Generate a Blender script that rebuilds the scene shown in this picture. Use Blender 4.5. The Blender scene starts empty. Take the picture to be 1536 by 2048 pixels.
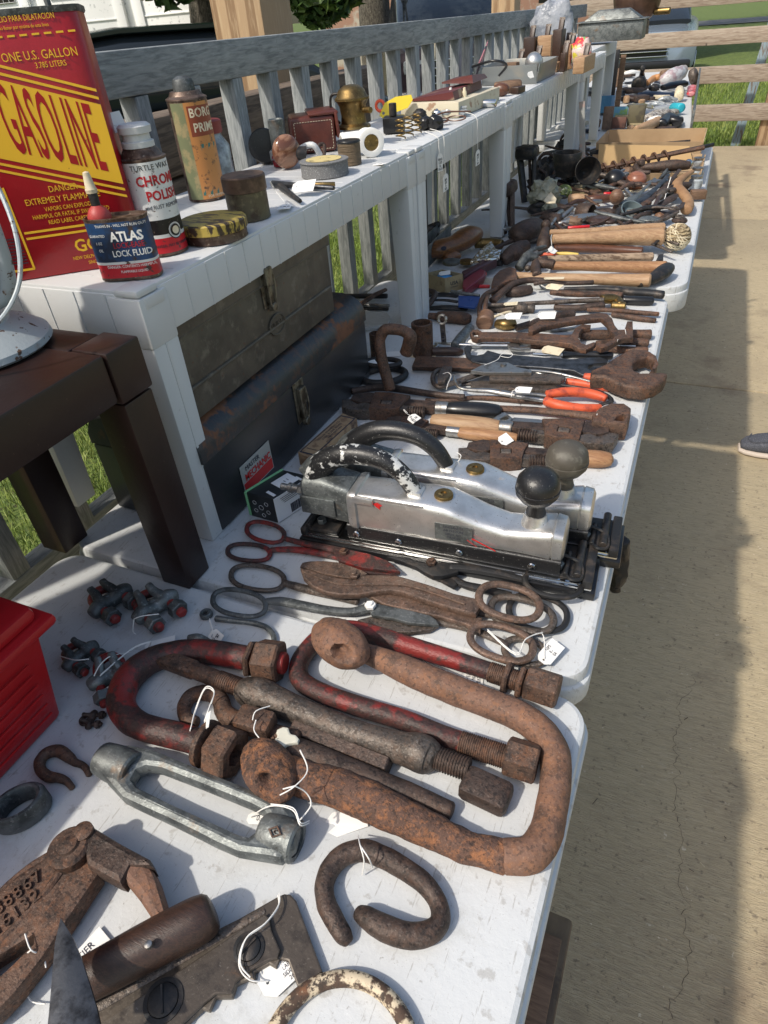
import bpy, bmesh, math, random
from mathutils import Vector, Matrix, noise, Euler
V = Vector
R = math.radians
random.seed(7)
scene = bpy.context.scene
C = scene.collection

# ---------------------------------------------------------------- camera, sky, sun, exposure
CAMROT = Matrix(((0.91481, -0.18937, 0.35674), (0.39706, 0.5834, -0.70851), (-0.07395, 0.7898, 0.60889)))
CAMPOS = V((0, 0, 0.6045))       # z = 0 is the folding table top
cd = bpy.data.cameras.new('camera')
cam = bpy.data.objects.new('camera', cd)
C.objects.link(cam)
cd.sensor_fit = 'HORIZONTAL'
cd.sensor_width = 36
cd.lens = 36 * 1300 / 1536
cd.clip_start = 0.02
cd.clip_end = 500
cam.matrix_world = Matrix.Translation(CAMPOS) @ CAMROT.to_4x4()
scene.camera = cam

SUN_TRAVEL = V((0.455, 0.80, -1.04)).normalized()
w = bpy.data.worlds.new('World')
scene.world = w
w.use_nodes = True
wn = w.node_tree.nodes
sky = wn.new('ShaderNodeTexSky')
sky.sky_type = 'NISHITA'
sky.sun_disc = False
sky.sun_elevation = math.asin(-SUN_TRAVEL.z)
sky.sun_rotation = math.atan2(-SUN_TRAVEL.x, -SUN_TRAVEL.y)
sky.air_density = 1.4
sky.dust_density = 3.0
w.node_tree.links.new(sky.outputs[0], wn['Background'].inputs[0])
wn['Background'].inputs[1].default_value = 0.15
sd = bpy.data.lights.new('sun', 'SUN')
sd.energy = 3.4
sd.angle = R(1.6)
sd.color = (1.0, 0.93, 0.82)
sun = bpy.data.objects.new('sun', sd)
C.objects.link(sun)
sun.rotation_euler = SUN_TRAVEL.to_track_quat('-Z', 'Y').to_euler()
scene.view_settings.view_transform = 'Standard'
scene.view_settings.look = 'None'
scene.view_settings.exposure = 0.07
scene.view_settings.gamma = 1

# ---------------------------------------------------------------- measuring: photo point -> point on a level plane
def P(x, y, z=0.0):
    r = CAMROT @ V((x - 768, -(y - 1024), -1300.0))
    return CAMPOS + r * ((z - CAMPOS.z) / r.z)
def PX(x, y, wx):
    r = CAMROT @ V((x - 768, -(y - 1024), -1300.0))
    return CAMPOS + r * (wx / r.x)
def PY(x, y, wy):
    r = CAMROT @ V((x - 768, -(y - 1024), -1300.0))
    return CAMPOS + r * (wy / r.y)
def S(p):                                     # metres per photo pixel at a point
    return abs((CAMROT.transposed() @ (V(p) - CAMPOS)).z) / 1300.0

# ---------------------------------------------------------------- mesh building
class M:
    def __init__(s):
        s.v = []; s.f = []; s.m = []
    def add(s, o, mi=None):
        n = len(s.v)
        s.v += o.v
        s.f += [tuple(i + n for i in f) for f in o.f]
        s.m += [mi] * len(o.f) if mi is not None else o.m
        return s
    def xf(s, mat):
        s.v = [mat @ V(p) for p in s.v]; return s
    def mi(s, k):
        s.m = [k] * len(s.f); return s
def J(*ms):
    r = M()
    for m in ms: r.add(m)
    return r
def frombm(bm):
    r = M()
    r.v = [v.co.copy() for v in bm.verts]
    for i, v in enumerate(bm.verts): v.index = i
    r.f = [tuple(v.index for v in f.verts) for f in bm.faces]
    r.m = [0] * len(r.f)
    bm.free()
    return r
def box(c, s, rz=0, bev=0.0, seg=2, rot=None):
    bm = bmesh.new()
    bmesh.ops.create_cube(bm, size=1)
    for v in bm.verts: v.co = V((v.co.x * s[0], v.co.y * s[1], v.co.z * s[2]))
    if bev > 0:
        bmesh.ops.bevel(bm, geom=list(bm.edges), offset=min(bev, min(s) * 0.45), segments=seg, affect='EDGES', profile=0.5)
    r = frombm(bm)
    mt = rot.to_4x4() if rot is not None else Matrix.Rotation(rz, 4, 'Z')
    return r.xf(Matrix.Translation(V(c)) @ mt)
def frame(ax, up=V((0, 0, 1))):
    z = V(ax).normalized()
    if abs(z.dot(up)) > 0.98: up = V((0, 1, 0))
    x = up.cross(z).normalized(); y = z.cross(x)
    return Matrix((x, y, z)).transposed()
def beam(a, b, wd, ht, bev=0.001, up=V((0, 0, 1))):
    a = V(a); b = V(b)
    return box((a + b) / 2, (wd, ht, (b - a).length), bev=bev, rot=frame(b - a, up))
def hexa(p, bev=0.0):                         # eight corners: bottom 4, top 4
    r = M(); r.v = [V(q) for q in p]
    r.f = [(3, 2, 1, 0), (4, 5, 6, 7), (0, 1, 5, 4), (1, 2, 6, 5), (2, 3, 7, 6), (3, 0, 4, 7)]; r.m = [0] * 6
    if bev:
        bm = bmesh.new(); vs = [bm.verts.new(q) for q in r.v]
        for f in r.f: bm.faces.new([vs[i] for i in f])
        bmesh.ops.bevel(bm, geom=list(bm.edges), offset=bev, segments=2, affect='EDGES', profile=0.5)
        r = frombm(bm)
    return r
def cr(pts, n):                               # Catmull-Rom through tuples
    if n <= 1 or len(pts) < 3: return [tuple(p) for p in pts]
    out = []
    L = len(pts)
    for i in range(L - 1):
        p0 = pts[max(i - 1, 0)]; p1 = pts[i]; p2 = pts[i + 1]; p3 = pts[min(i + 2, L - 1)]
        for k in range(n):
            t = k / n
            out.append(tuple(0.5 * (2 * b + (c - a) * t + (2 * a - 5 * b + 4 * c - d) * t * t + (3 * b - a - 3 * c + d) * t ** 3) for a, b, c, d in zip(p0, p1, p2, p3)))
    out.append(tuple(pts[-1]))
    return out
def sweep(pts, n=12, closed=False, sm=6, fl=1.0, caps=True, up=V((0, 0, 1))):
    """pts: (x,y,z,r). fl: height/width of the section. Round ends."""
    if closed:
        k = len(pts); ext = [pts[-1]] + list(pts) + [pts[0], pts[1]]
        c = cr(ext, sm); q = c[sm:sm * (k + 1)]
    else:
        q = cr(pts, sm)
    r = M(); L = len(q); P3 = [V(p[:3]) for p in q]
    rings = []
    for i in range(L):
        if closed: t = P3[(i + 1) % L] - P3[i - 1]
        else: t = P3[min(i + 1, L - 1)] - P3[max(i - 1, 0)]
        if t.length < 1e-9: t = V((1, 0, 0))
        rings.append((P3[i], t.normalized(), q[i][3]))
    if not closed and caps:
        a = rings[0]; b = rings[-1]
        e = [(a[0] - a[1] * a[2] * .28, a[1], a[2] * .5), (a[0] - a[1] * a[2] * .2, a[1], a[2] * .82)]
        g = [(b[0] + b[1] * b[2] * .2, b[1], b[2] * .82), (b[0] + b[1] * b[2] * .28, b[1], b[2] * .5)]
        rings = e + rings + g
    px = None
    for c, t, rad in rings:
        if abs(t.dot(up)) > 0.97:
            x = px if px is not None else V((1, 0, 0))
            x = (x - t * x.dot(t)).normalized()
        else:
            x = up.cross(t).normalized()
            if px is not None and x.dot(px) < 0 and abs(t.dot(up)) > .6: x = -x
        px = x; y = t.cross(x)
        for k in range(n):
            a = 2 * math.pi * k / n
            r.v.append(c + x * math.cos(a) * rad + y * math.sin(a) * rad * fl)
    m = len(rings)
    for i in range(m if closed else m - 1):
        for k in range(n):
            a = i * n + k; b = i * n + (k + 1) % n; j = ((i + 1) % m) * n
            r.f.append((a, b, j + (k + 1) % n, j + k))
    if not closed:
        r.f.append(tuple(range(n - 1, -1, -1))); r.f.append(tuple((m - 1) * n + k for k in range(n)))
    r.m = [0] * len(r.f)
    return r
def lathe(prof, p0, ax=V((0, 0, 1)), n=24, phase=0.0, sx=1.0):
    """prof: (radius, height along axis) list, closed with caps where radius is > 0."""
    r = M(); fr = frame(ax); p0 = V(p0)
    for rad, h in prof:
        for k in range(n):
            a = 2 * math.pi * k / n + phase
            r.v.append(p0 + fr @ V((rad * math.cos(a) * sx, rad * math.sin(a), h)))
    for i in range(len(prof) - 1):
        for k in range(n):
            a = i * n + k; b = i * n + (k + 1) % n
            r.f.append((a, b, b + n, a + n))
    r.f.append(tuple(range(n - 1, -1, -1)))
    r.f.append(tuple((len(prof) - 1) * n + k for k in range(n)))
    r.m = [0] * len(r.f)
    return r
def rod(a, b, ra, rb=None, n=16, bev=0.12):
    a = V(a); b = V(b); rb = ra if rb is None else rb; L = (b - a).length
    e = min(ra * bev, L * .3); g = min(rb * bev, L * .3)
    return lathe([(max(ra - e, 1e-5), 0), (ra, e), (rb, L - g), (max(rb - g, 1e-5), L)], a, b - a, n)
def pipe(a, b, ro, ri, n=24, phase=0.0):      # open tube
    a = V(a); b = V(b); L = (b - a).length
    r = lathe([(ri, L), (ri, 0), ((ro + ri) / 2, -.0004), (ro, .001), (ro, L - .001), ((ro + ri) / 2, L), (ri, L)], a, b - a, n, phase)
    r.f = r.f[:-2]; r.m = r.m[:-2]
    return r
def thread(a, b, rad, pitch=.0022, depth=.0009, n=16):
    a = V(a); b = V(b); L = (b - a).length; k = max(2, int(L / pitch)); pr = [(rad - depth, 0)]
    for i in range(k):
        pr += [(rad - depth, (i + .15) * L / k), (rad, (i + .45) * L / k), (rad, (i + .6) * L / k), (rad - depth, (i + .9) * L / k)]
    pr.append((rad - depth, L))
    return lathe(pr, a, b - a, n)
def hexnut(a, b, rad, hole=0.0, phase=.2):
    a = V(a); b = V(b); L = (b - a).length; c = rad * .1
    if hole:
        r = M(); pr = [(hole, L), (hole, 0), (rad - c, 0), (rad, c), (rad, L - c), (rad - c, L), (hole, L)]
        r = lathe(pr, a, b - a, 6, phase)
        r.f = r.f[:-2]; r.m = r.m[:-2]
        return r
    return lathe([(rad - c, 0), (rad, c), (rad, L - c), (rad - c, L)], a, b - a, 6, phase)
def curve2mesh(cu):
    o = bpy.data.objects.new('tmp', cu); C.objects.link(o)
    dg = bpy.context.evaluated_depsgraph_get()
    me = bpy.data.meshes.new_from_object(o.evaluated_get(dg))
    r = M(); r.v = [v.co.copy() for v in me.vertices]; r.f = [tuple(p.vertices) for p in me.polygons]; r.m = [0] * len(r.f)
    bpy.data.objects.remove(o); bpy.data.meshes.remove(me); bpy.data.curves.remove(cu)
    return r
def plate(outline, z0, z1, holes=(), bev=.0008, sm=1):
    """flat piece with a real thickness from z0 to z1; outline in world x,y"""
    cu = bpy.data.curves.new('c', 'CURVE'); cu.dimensions = '2D'; cu.fill_mode = 'BOTH'
    for pl in [outline] + list(holes):
        pl = [tuple(p)[:2] for p in pl]
        if sm > 1:
            k = len(pl); ext = [pl[-1]] + pl + [pl[0], pl[1]]; pl = cr(ext, sm)[sm:sm * (k + 1)]
        sp = cu.splines.new('POLY'); sp.points.add(len(pl) - 1); sp.use_cyclic_u = True
        for q, p in zip(sp.points, pl): q.co = (p[0], p[1], 0, 1)
    t = (z1 - z0) / 2; b = min(bev, t * .9)
    cu.extrude = t - b; cu.bevel_depth = b; cu.bevel_resolution = 1; cu.offset = -b
    return curve2mesh(cu).xf(Matrix.Translation((0, 0, (z0 + z1) / 2)))
def pplate(px, z0, z1, holes=(), bev=.0008, sm=1):       # outline measured at the top face
    return plate([P(x, y, z1) for x, y in px], z0, z1, [[P(x, y, z1) for x, y in h] for h in holes], bev, sm)
def ptube(px, n=12, sm=6, z=0.0, fl=1.0, closed=False):
    """px: (x, y, radius in photo px[, lift above z]); rests on z"""
    out = []
    for p in px:
        rad = p[2] * S(P(p[0], p[1], z)); c = P(p[0], p[1], z)
        for _ in range(3):
            zz = z + rad * fl + (p[3] if len(p) > 3 else 0)
            c = P(p[0], p[1], zz); rad = p[2] * S(c)
        out.append((c.x, c.y, c.z, rad))
    return sweep(out, n, closed, sm, fl)
def ppt(x, y, rpx, lift=0.0):                 # centre of a round thing of radius rpx resting on lift
    rad = rpx * S(P(x, y, lift)); c = P(x, y, lift + rad)
    return c, rpx * S(c)
def blob(c, rad, amp=0.0, fr=20, rot=None, sub=3, dents=()):
    bm = bmesh.new(); bmesh.ops.create_icosphere(bm, subdivisions=sub, radius=1)
    sd_ = V((random.random() * 9, random.random() * 9, random.random() * 9))
    for v in bm.verts:
        u = v.co.copy(); k = 1 + amp * noise.fractal(u * fr / 10 + sd_, .6, 2, 3)
        for d, wd, dp in dents:
            q = (u - V(d).normalized()).length
            if q < wd: k -= dp * (1 - (q / wd) ** 2) ** .5 if dp > 0 else dp * (1 - q / wd)
        v.co = V((u.x * rad[0] * k, u.y * rad[1] * k, u.z * rad[2] * k))
    r = frombm(bm)
    return r.xf(Matrix.Translation(V(c)) @ (rot.to_4x4() if rot is not None else Matrix()))
def rough(m, amp, fr=60, oct_=3):
    sd_ = V((random.random() * 9, random.random() * 9, random.random() * 9))
    m.v = [V(p) + noise.turbulence_vector(V(p) * fr + sd_, oct_, False) * amp for p in m.v]
    return m
def text(s, size, mapf=None, th=.0003, sx=1.0, bold=0.0, align='CENTER', res=2, sp=1.0):
    cu = bpy.data.curves.new('t', 'FONT'); cu.body = s; cu.size = size; cu.align_x = align; cu.align_y = 'CENTER'
    cu.resolution_u = res; cu.offset = bold * size; cu.extrude = th; cu.space_character = sp
    r = curve2mesh(cu)
    r.v = [V((p.x * sx, p.y, p.z)) for p in r.v]
    if mapf: r.v = [V(mapf(p.x, p.y, p.z)) for p in r.v]
    return r
def onplane(o, U, W_):                        # text on a plane: origin, right, up
    U = V(U).normalized(); W_ = V(W_).normalized(); N = U.cross(W_); o = V(o)
    return lambda u, v, w_: o + U * u + W_ * v + N * w_
def rect(w_, h_, cx=0, cy=0, t=.0003, mapf=None, nx=1):
    r = M()
    for k in (-t, t):
        for j in (0, 1):
            for i in range(nx + 1): r.v.append(V((cx - w_ / 2 + w_ * i / nx, cy - h_ / 2 + h_ * j, k)))
    n = nx + 1
    for i in range(nx):
        r.f += [(i, i + n, i + n + 1, i + 1), (2 * n + i, 2 * n + i + 1, 3 * n + i + 1, 3 * n + i), (i, i + 1, 2 * n + i + 1, 2 * n + i), (n + i, 3 * n + i, 3 * n + i + 1, n + i + 1)]
    r.f += [(0, 2 * n, 3 * n, n), (n - 1, 2 * n - 1, 4 * n - 1, 3 * n - 1)]
    r.m = [0] * len(r.f)
    if mapf: r.v = [V(mapf(p.x, p.y, p.z)) for p in r.v]
    return r

# ---------------------------------------------------------------- objects
def mkobj(name, m, mats, sharp=35, flat=False):
    me = bpy.data.meshes.new(name)
    me.from_pydata([tuple(p) for p in m.v], [], m.f)
    if not isinstance(mats, (list, tuple)): mats = [mats]
    for t in mats: me.materials.append(t)
    if len(mats) > 1: me.polygons.foreach_set('material_index', [k or 0 for k in m.m])
    if not flat:
        me.shade_smooth(); me.set_sharp_from_angle(angle=R(sharp))
    me.update()
    o = bpy.data.objects.new(name, me); C.objects.link(o)
    return o
LABELS = {}
def meta(o, label, cat, group=None, kind=None):
    if label: o['label'] = label
    if cat: o['category'] = cat
    if group: o['group'] = group
    if kind: o['kind'] = kind
    return o
def base(vs):
    xs = [p[0] for p in vs]; ys = [p[1] for p in vs]; zs = [p[2] for p in vs]
    return V(((min(xs) + max(xs)) / 2, (min(ys) + max(ys)) / 2, min(zs)))
def solo(name, m, mats, label, cat, group=None, kind=None, sharp=35, flat=False):
    b = base(m.v); m.v = [V(p) - b for p in m.v]
    o = mkobj(name, m, mats, sharp, flat); o.location = b
    return meta(o, label, cat, group, kind)
def thing(name, label, cat, parts, group=None):
    """parts: (name, mesh, material[, sub-parts or label])"""
    allv = [p for q in parts for p in q[1].v]
    b = base(allv)
    e = bpy.data.objects.new(name, None); C.objects.link(e); e.location = b; e.empty_display_size = .02
    meta(e, label, cat, group)
    for q in parts:
        q[1].v = [V(p) - b for p in q[1].v]
        o = mkobj(q[0], q[1], q[2]); o.parent = e
        for s_ in (q[3] if len(q) > 3 and isinstance(q[3], list) else []):
            s_[1].v = [V(p) - b for p in s_[1].v]
            t = mkobj(s_[0], s_[1], s_[2]); t.parent = o
        if len(q) > 3 and isinstance(q[3], str): o['label'] = q[3]
    return e
def struct(name, m, mat_, flat=False):
    o = mkobj(name, m, mat_, flat=flat); o['kind'] = 'structure'; return o
def copytree(o, loc, rz=0, label=None, parent=None, scale=None):
    c = o.copy(); C.objects.link(c)
    if parent: c.parent = parent
    else:
        c.location = loc; c.rotation_euler = (0, 0, rz)
        if scale: c.scale = (scale,) * 3
        if label: c['label'] = label
    for ch in [x for x in bpy.data.objects if x.parent == o]: copytree(ch, None, parent=c)
    return c

# ---------------------------------------------------------------- materials
def mat(name, col, rough_=.5, metal=0.0, layers=(), bump=(), coat=0.0, rn=.08, world=False, alpha=None, trans=0.0):
    """layers: dict(c, s(cale), lo, hi, r, m, st(retch), k(ind), d(etail)); bump: (scale, distance, stretch)"""
    mt = bpy.data.materials.new(name); mt.use_nodes = True
    nt = mt.node_tree; N = nt.nodes; L = nt.links; bs = N['Principled BSDF']
    tc = N.new('ShaderNodeTexCoord'); oi = N.new('ShaderNodeObjectInfo')
    ad = N.new('ShaderNodeVectorMath'); ad.operation = 'MULTIPLY_ADD'
    cb = N.new('ShaderNodeCombineXYZ')
    for k in range(3): L.new(oi.outputs['Random'], cb.inputs[k])
    L.new(cb.outputs[0], ad.inputs[0]); ad.inputs[1].default_value = (7.3, 11.1, 5.7)
    L.new(tc.outputs['Object'], ad.inputs[2])
    vec = tc.outputs['Object'] if world else ad.outputs[0]
    def tex(s, st=(1, 1, 1), kind='noise', d=5, dist=0.0, ro=.62):
        v = vec
        if st != (1, 1, 1):
            mp = N.new('ShaderNodeMapping'); mp.inputs['Scale'].default_value = st; L.new(v, mp.inputs[0]); v = mp.outputs[0]
        if kind == 'noise':
            t = N.new('ShaderNodeTexNoise'); t.inputs['Scale'].default_value = s; t.inputs['Detail'].default_value = d
            t.inputs['Roughness'].default_value = ro; t.inputs['Distortion'].default_value = dist; o = t.outputs[0]
        elif kind == 'vor':
            t = N.new('ShaderNodeTexVoronoi'); t.inputs['Scale'].default_value = s; o = t.outputs['Distance']
        elif kind == 'crack':
            t = N.new('ShaderNodeTexVoronoi'); t.feature = 'DISTANCE_TO_EDGE'; t.inputs['Scale'].default_value = s; o = t.outputs['Distance']
        else:
            t = N.new('ShaderNodeTexWave'); t.inputs['Scale'].default_value = s; t.inputs['Distortion'].default_value = dist or 6
            t.inputs['Detail'].default_value = 3; t.inputs['Detail Scale'].default_value = 1.2; t.bands_direction = kind[-1].upper() if kind[-1] in 'xyz' else 'X'; o = t.outputs[0]
        L.new(v, t.inputs['Vector'])
        return o
    def sock(v): 
        n = N.new('ShaderNodeValue'); n.outputs[0].default_value = v; return n.outputs[0]
    cc = None; rr = sock(rough_); mm = sock(metal)
    rgb = N.new('ShaderNodeRGB'); rgb.outputs[0].default_value = (*col, 1); cc = rgb.outputs[0]
    for l in layers:
        o = tex(l['s'], l.get('st', (1, 1, 1)), l.get('k', 'noise'), l.get('d', 5), l.get('dist', 0.0), l.get('ro', .62))
        mr = N.new('ShaderNodeMapRange'); mr.inputs[1].default_value = l['lo']; mr.inputs[2].default_value = l['hi']; mr.clamp = True
        L.new(o, mr.inputs[0]); f = mr.outputs[0]
        if 'a' in l:
            mu = N.new('ShaderNodeMath'); mu.operation = 'MULTIPLY'; mu.inputs[1].default_value = l['a']; L.new(f, mu.inputs[0]); f = mu.outputs[0]
        if l.get('c') is not None:
            mx = N.new('ShaderNodeMix'); mx.data_type = 'RGBA'; L.new(f, mx.inputs[0]); L.new(cc, mx.inputs[6]); mx.inputs[7].default_value = (*l['c'], 1); cc = mx.outputs[2]
        for key, ix in (('r', 0), ('m', 1)):
            if key in l:
                mf = N.new('ShaderNodeMix'); mf.data_type = 'FLOAT'; L.new(f, mf.inputs[0]); L.new(rr if ix == 0 else mm, mf.inputs[2]); mf.inputs[3].default_value = l[key]
                if ix == 0: rr = mf.outputs[0]
                else: mm = mf.outputs[0]
    if rn:                                     # small per-object change of value
        mr = N.new('ShaderNodeMapRange'); mr.inputs[3].default_value = 1 - rn; mr.inputs[4].default_value = 1 + rn; L.new(oi.outputs['Random'], mr.inputs[0])
        hs = N.new('ShaderNodeHueSaturation'); L.new(mr.outputs[0], hs.inputs['Value']); L.new(cc, hs.inputs['Color']); cc = hs.outputs[0]
    L.new(cc, bs.inputs['Base Color']); L.new(rr, bs.inputs['Roughness']); L.new(mm, bs.inputs['Metallic'])
    pn = None
    for b in bump:
        o = tex(b[0], b[2] if len(b) > 2 else (1, 1, 1), b[3] if len(b) > 3 else 'noise', 4)
        bn = N.new('ShaderNodeBump'); bn.inputs['Distance'].default_value = b[1]; bn.inputs['Strength'].default_value = 1
        L.new(o, bn.inputs['Height'])
        if pn: L.new(pn, bn.inputs['Normal'])
        pn = bn.outputs[0]
    if pn: L.new(pn, bs.inputs['Normal'])
    if coat: bs.inputs['Coat Weight'].default_value = coat; bs.inputs['Coat Roughness'].default_value = .12
    if alpha is not None: bs.inputs['Alpha'].default_value = alpha
    if trans: bs.inputs['Transmission Weight'].default_value = trans
    return mt
def rustm(name, base_=(.115, .07, .05), orange=(.23, .085, .03), dark=(.022, .016, .014), pale=(.30, .20, .15), oa=.5, sc=1.0, ro=.72, me=.25, bd=.0008, pa=.25, extra=()):
    return mat(name, base_, ro, me, [
        dict(c=dark, s=38 * sc, lo=.48, hi=.66, a=.75),
        dict(c=orange, s=55 * sc, lo=.5, hi=.68, a=oa, r=.9, m=0.0),
        dict(c=orange, s=160 * sc, lo=.52, hi=.6, a=oa * .6, r=.9, m=0.0),
        dict(c=pale, s=420 * sc, lo=.56, hi=.66, a=pa, r=.55),
        dict(c=dark, s=240 * sc, lo=.54, hi=.62, a=.7)] + list(extra),
        [(70 * sc, bd * 1.6), (350 * sc, bd)])
RU = rustm('brown_rusty_iron', oa=.38, ro=.62, me=.35, pa=.4)
RUS = rustm('smooth_brown_steel', (.15, .10, .075), (.24, .11, .06), (.05, .035, .028), (.38, .30, .25), oa=.28, ro=.48, me=.5, bd=.0003, pa=.45)
RUO = rustm('orange_rusty_iron', (.185, .098, .065), (.34, .145, .06), (.07, .042, .03), (.36, .23, .16), oa=.4, bd=.0006, me=.08, pa=.4)
DKP = mat('dark_patinated_plate', (.075, .060, .048), .45, .35, [dict(c=(.12, .10, .08), s=16, lo=.45, hi=.65), dict(c=(.035, .028, .024), s=70, lo=.52, hi=.64, a=.7), dict(c=(.16, .085, .045), s=34, lo=.62, hi=.7, a=.5), dict(c=(.25, .22, .19), s=420, lo=.62, hi=.68, a=.5)], [(260, .0003)])
RUH = rustm('scaly_rusty_iron', (.115, .062, .044), (.33, .135, .055), (.022, .015, .012), (.36, .22, .15), oa=.75, sc=1.15, bd=.0016, me=.05, ro=.82)
RUD = rustm('dark_worn_iron', (.075, .052, .042), (.12, .055, .03), (.014, .011, .010), (.26, .21, .18), oa=.35, me=.4, ro=.55)
RUG = rustm('grey_brown_worn_steel', (.125, .105, .09), (.15, .08, .045), (.03, .024, .02), (.36, .33, .3), oa=.4, me=.55, ro=.48, pa=.35)
RUR = rustm('red_painted_rusty_iron', (.055, .03, .026), (.19, .022, .018), (.02, .014, .014), (.25, .14, .1), oa=.3, me=.15, ro=.5,
            extra=[dict(c=(.24, .02, .016), s=16, lo=.5, hi=.56, r=.42, m=0.0, a=.85), dict(c=(.05, .03, .025), s=90, lo=.56, hi=.64, a=.8)])
REDP = mat('worn_red_paint', (.26, .022, .018), .5, 0, [dict(c=(.05, .028, .024), s=24, lo=.52, hi=.6), dict(c=(.05, .028, .024), s=120, lo=.58, hi=.66)], [(200, .0003)])
GALV = mat('weathered_galvanised_steel', (.20, .215, .21), .5, .65, [dict(c=(.10, .11, .11), s=45, lo=.42, hi=.62), dict(c=(.42, .44, .43), s=260, lo=.56, hi=.7, a=.6), dict(c=(.17, .10, .05), s=30, lo=.6, hi=.72, a=.7, m=.1), dict(c=(.05, .045, .04), s=160, lo=.62, hi=.7, a=.8)], [(150, .0006), (500, .0003)])
CHROME = mat('polished_chrome', (.62, .62, .61), .13, 1.0, [dict(c=(.42, .41, .4), s=60, lo=.5, hi=.8, r=.32)], [(40, .0003)])
STEEL = mat('worn_tool_steel', (.36, .355, .34), .33, .9, [dict(c=(.14, .125, .11), s=50, lo=.5, hi=.68, r=.55), dict(c=(.16, .09, .05), s=110, lo=.62, hi=.72, m=.2, r=.8)], [(300, .0002)])
ALU = mat('scuffed_cast_aluminium', (.74, .73, .71), .34, .85, [dict(c=(.5, .49, .47), s=22, lo=.42, hi=.62, a=.7), dict(c=(.12, .11, .10), s=330, lo=.63, hi=.69, m=.2, a=.85), dict(c=(.30, .23, .18), s=34, lo=.64, hi=.7, m=.1, a=.6)], [(420, .00025)])
BLKS = mat('speckled_black_paint', (.013, .013, .014), .33, 0, [dict(c=(.5, .5, .48), s=520, lo=.655, hi=.69, a=.75)], [(500, .0003)])
BLK = mat('glossy_black_plastic', (.012, .012, .013), .28, 0, [dict(c=(.10, .10, .10), s=300, lo=.62, hi=.7, a=.5)], [(60, .0002)])
BLKM = mat('dull_black_iron', (.022, .022, .023), .5, .3, [dict(c=(.07, .055, .045), s=60, lo=.5, hi=.68)], [(200, .0004)])
BLKC = mat('chipped_black_paint_on_aluminium', (.013, .013, .014), .4, 0, [dict(c=(.66, .66, .64), s=42, lo=.535, hi=.56, r=.5, m=.2), dict(c=(.5, .5, .48), s=520, lo=.63, hi=.67, a=.7)], [(120, .0005)])
GUN = mat('dark_gunmetal', (.10, .105, .115), .42, .8, [dict(c=(.03, .03, .032), s=60, lo=.45, hi=.65)], [(300, .0002)])
BRASS = mat('tarnished_brass', (.27, .18, .07), .4, .95, [dict(c=(.12, .085, .04), s=55, lo=.45, hi=.65, r=.5), dict(c=(.6, .42, .17), s=140, lo=.6, hi=.7)], [(200, .0002)])
def woodm(name, a, b, d=(.05, .03, .018), s=20, st=(1, 8, 8), ro=.55, da=.5, bd=.0003):
    return mat(name, a, ro, 0, [dict(c=b, s=s, lo=.38, hi=.62, st=st, dist=1.2), dict(c=d, s=s * 2.4, lo=.58, hi=.72, st=st, a=da), dict(c=d, s=9, lo=.58, hi=.75, a=.5)], [(s * 3, bd, st)])
HICK = woodm('worn_hickory', (.40, .22, .105), (.27, .13, .06))
HICKP = woodm('pale_worn_wood', (.46, .30, .17), (.33, .19, .10), (.12, .07, .04))
WALN = woodm('dark_varnished_wood', (.13, .052, .026), (.075, .03, .017), ro=.35)
WDK = woodm('oily_dark_wood', (.060, .031, .021), (.030, .017, .013), ro=.38, s=60, da=.3)
OLDW = woodm('old_brown_wood', (.21, .125, .075), (.12, .068, .04), ro=.65)
PAPER = mat('white_tag_paper', (.80, .79, .76), .8, 0, [], [(90, .0004)], rn=.03)
CREAM = mat('cream_card', (.66, .58, .42), .8, 0, [dict(c=(.48, .38, .24), s=60, lo=.5, hi=.7)], [(90, .0003)])
CORD = mat('white_cotton_string', (.80, .78, .74), .9, 0, [], [], rn=.03)
INK = mat('dark_ink', (.03, .03, .045), .7, 0, [], [], rn=0)
WHT = mat('white_moulded_plastic', (.60, .61, .61), .45, 0, [dict(c=(.62, .63, .63), s=7, lo=.5, hi=.75, a=.5), dict(c=(.30, .29, .27), s=60, lo=.66, hi=.76, a=.55), dict(c=(.45, .44, .42), s=400, lo=.68, hi=.74, a=.6)], [(90, .0004)], world=True, rn=.02)
TOPM = mat('scuffed_white_table_plastic', (.575, .59, .595), .55, 0, [dict(c=(.52, .535, .54), s=5, lo=.45, hi=.7, a=.7), dict(c=(.36, .35, .32), s=17, lo=.56, hi=.72, a=.5, d=9, ro=.75), dict(c=(.30, .25, .19), s=9, lo=.66, hi=.74, a=.35), dict(c=(.30, .29, .27), s=30, lo=.62, hi=.66, a=.6, st=(14, 1, 1)), dict(c=(.28, .26, .23), s=70, lo=.60, hi=.66, a=.45, d=8), dict(c=(.2, .17, .14), s=900, lo=.66, hi=.70, a=.8), dict(c=(.7, .72, .73), s=50, lo=.64, hi=.70, a=.6, st=(1, 12, 1)), dict(c=(.25, .24, .22), s=210, lo=.67, hi=.73, a=.7), dict(c=(.42, .34, .24), s=3.1, lo=.62, hi=.7, a=.22)], [(140, .0005), (9, .001)], world=True, rn=0)
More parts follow.
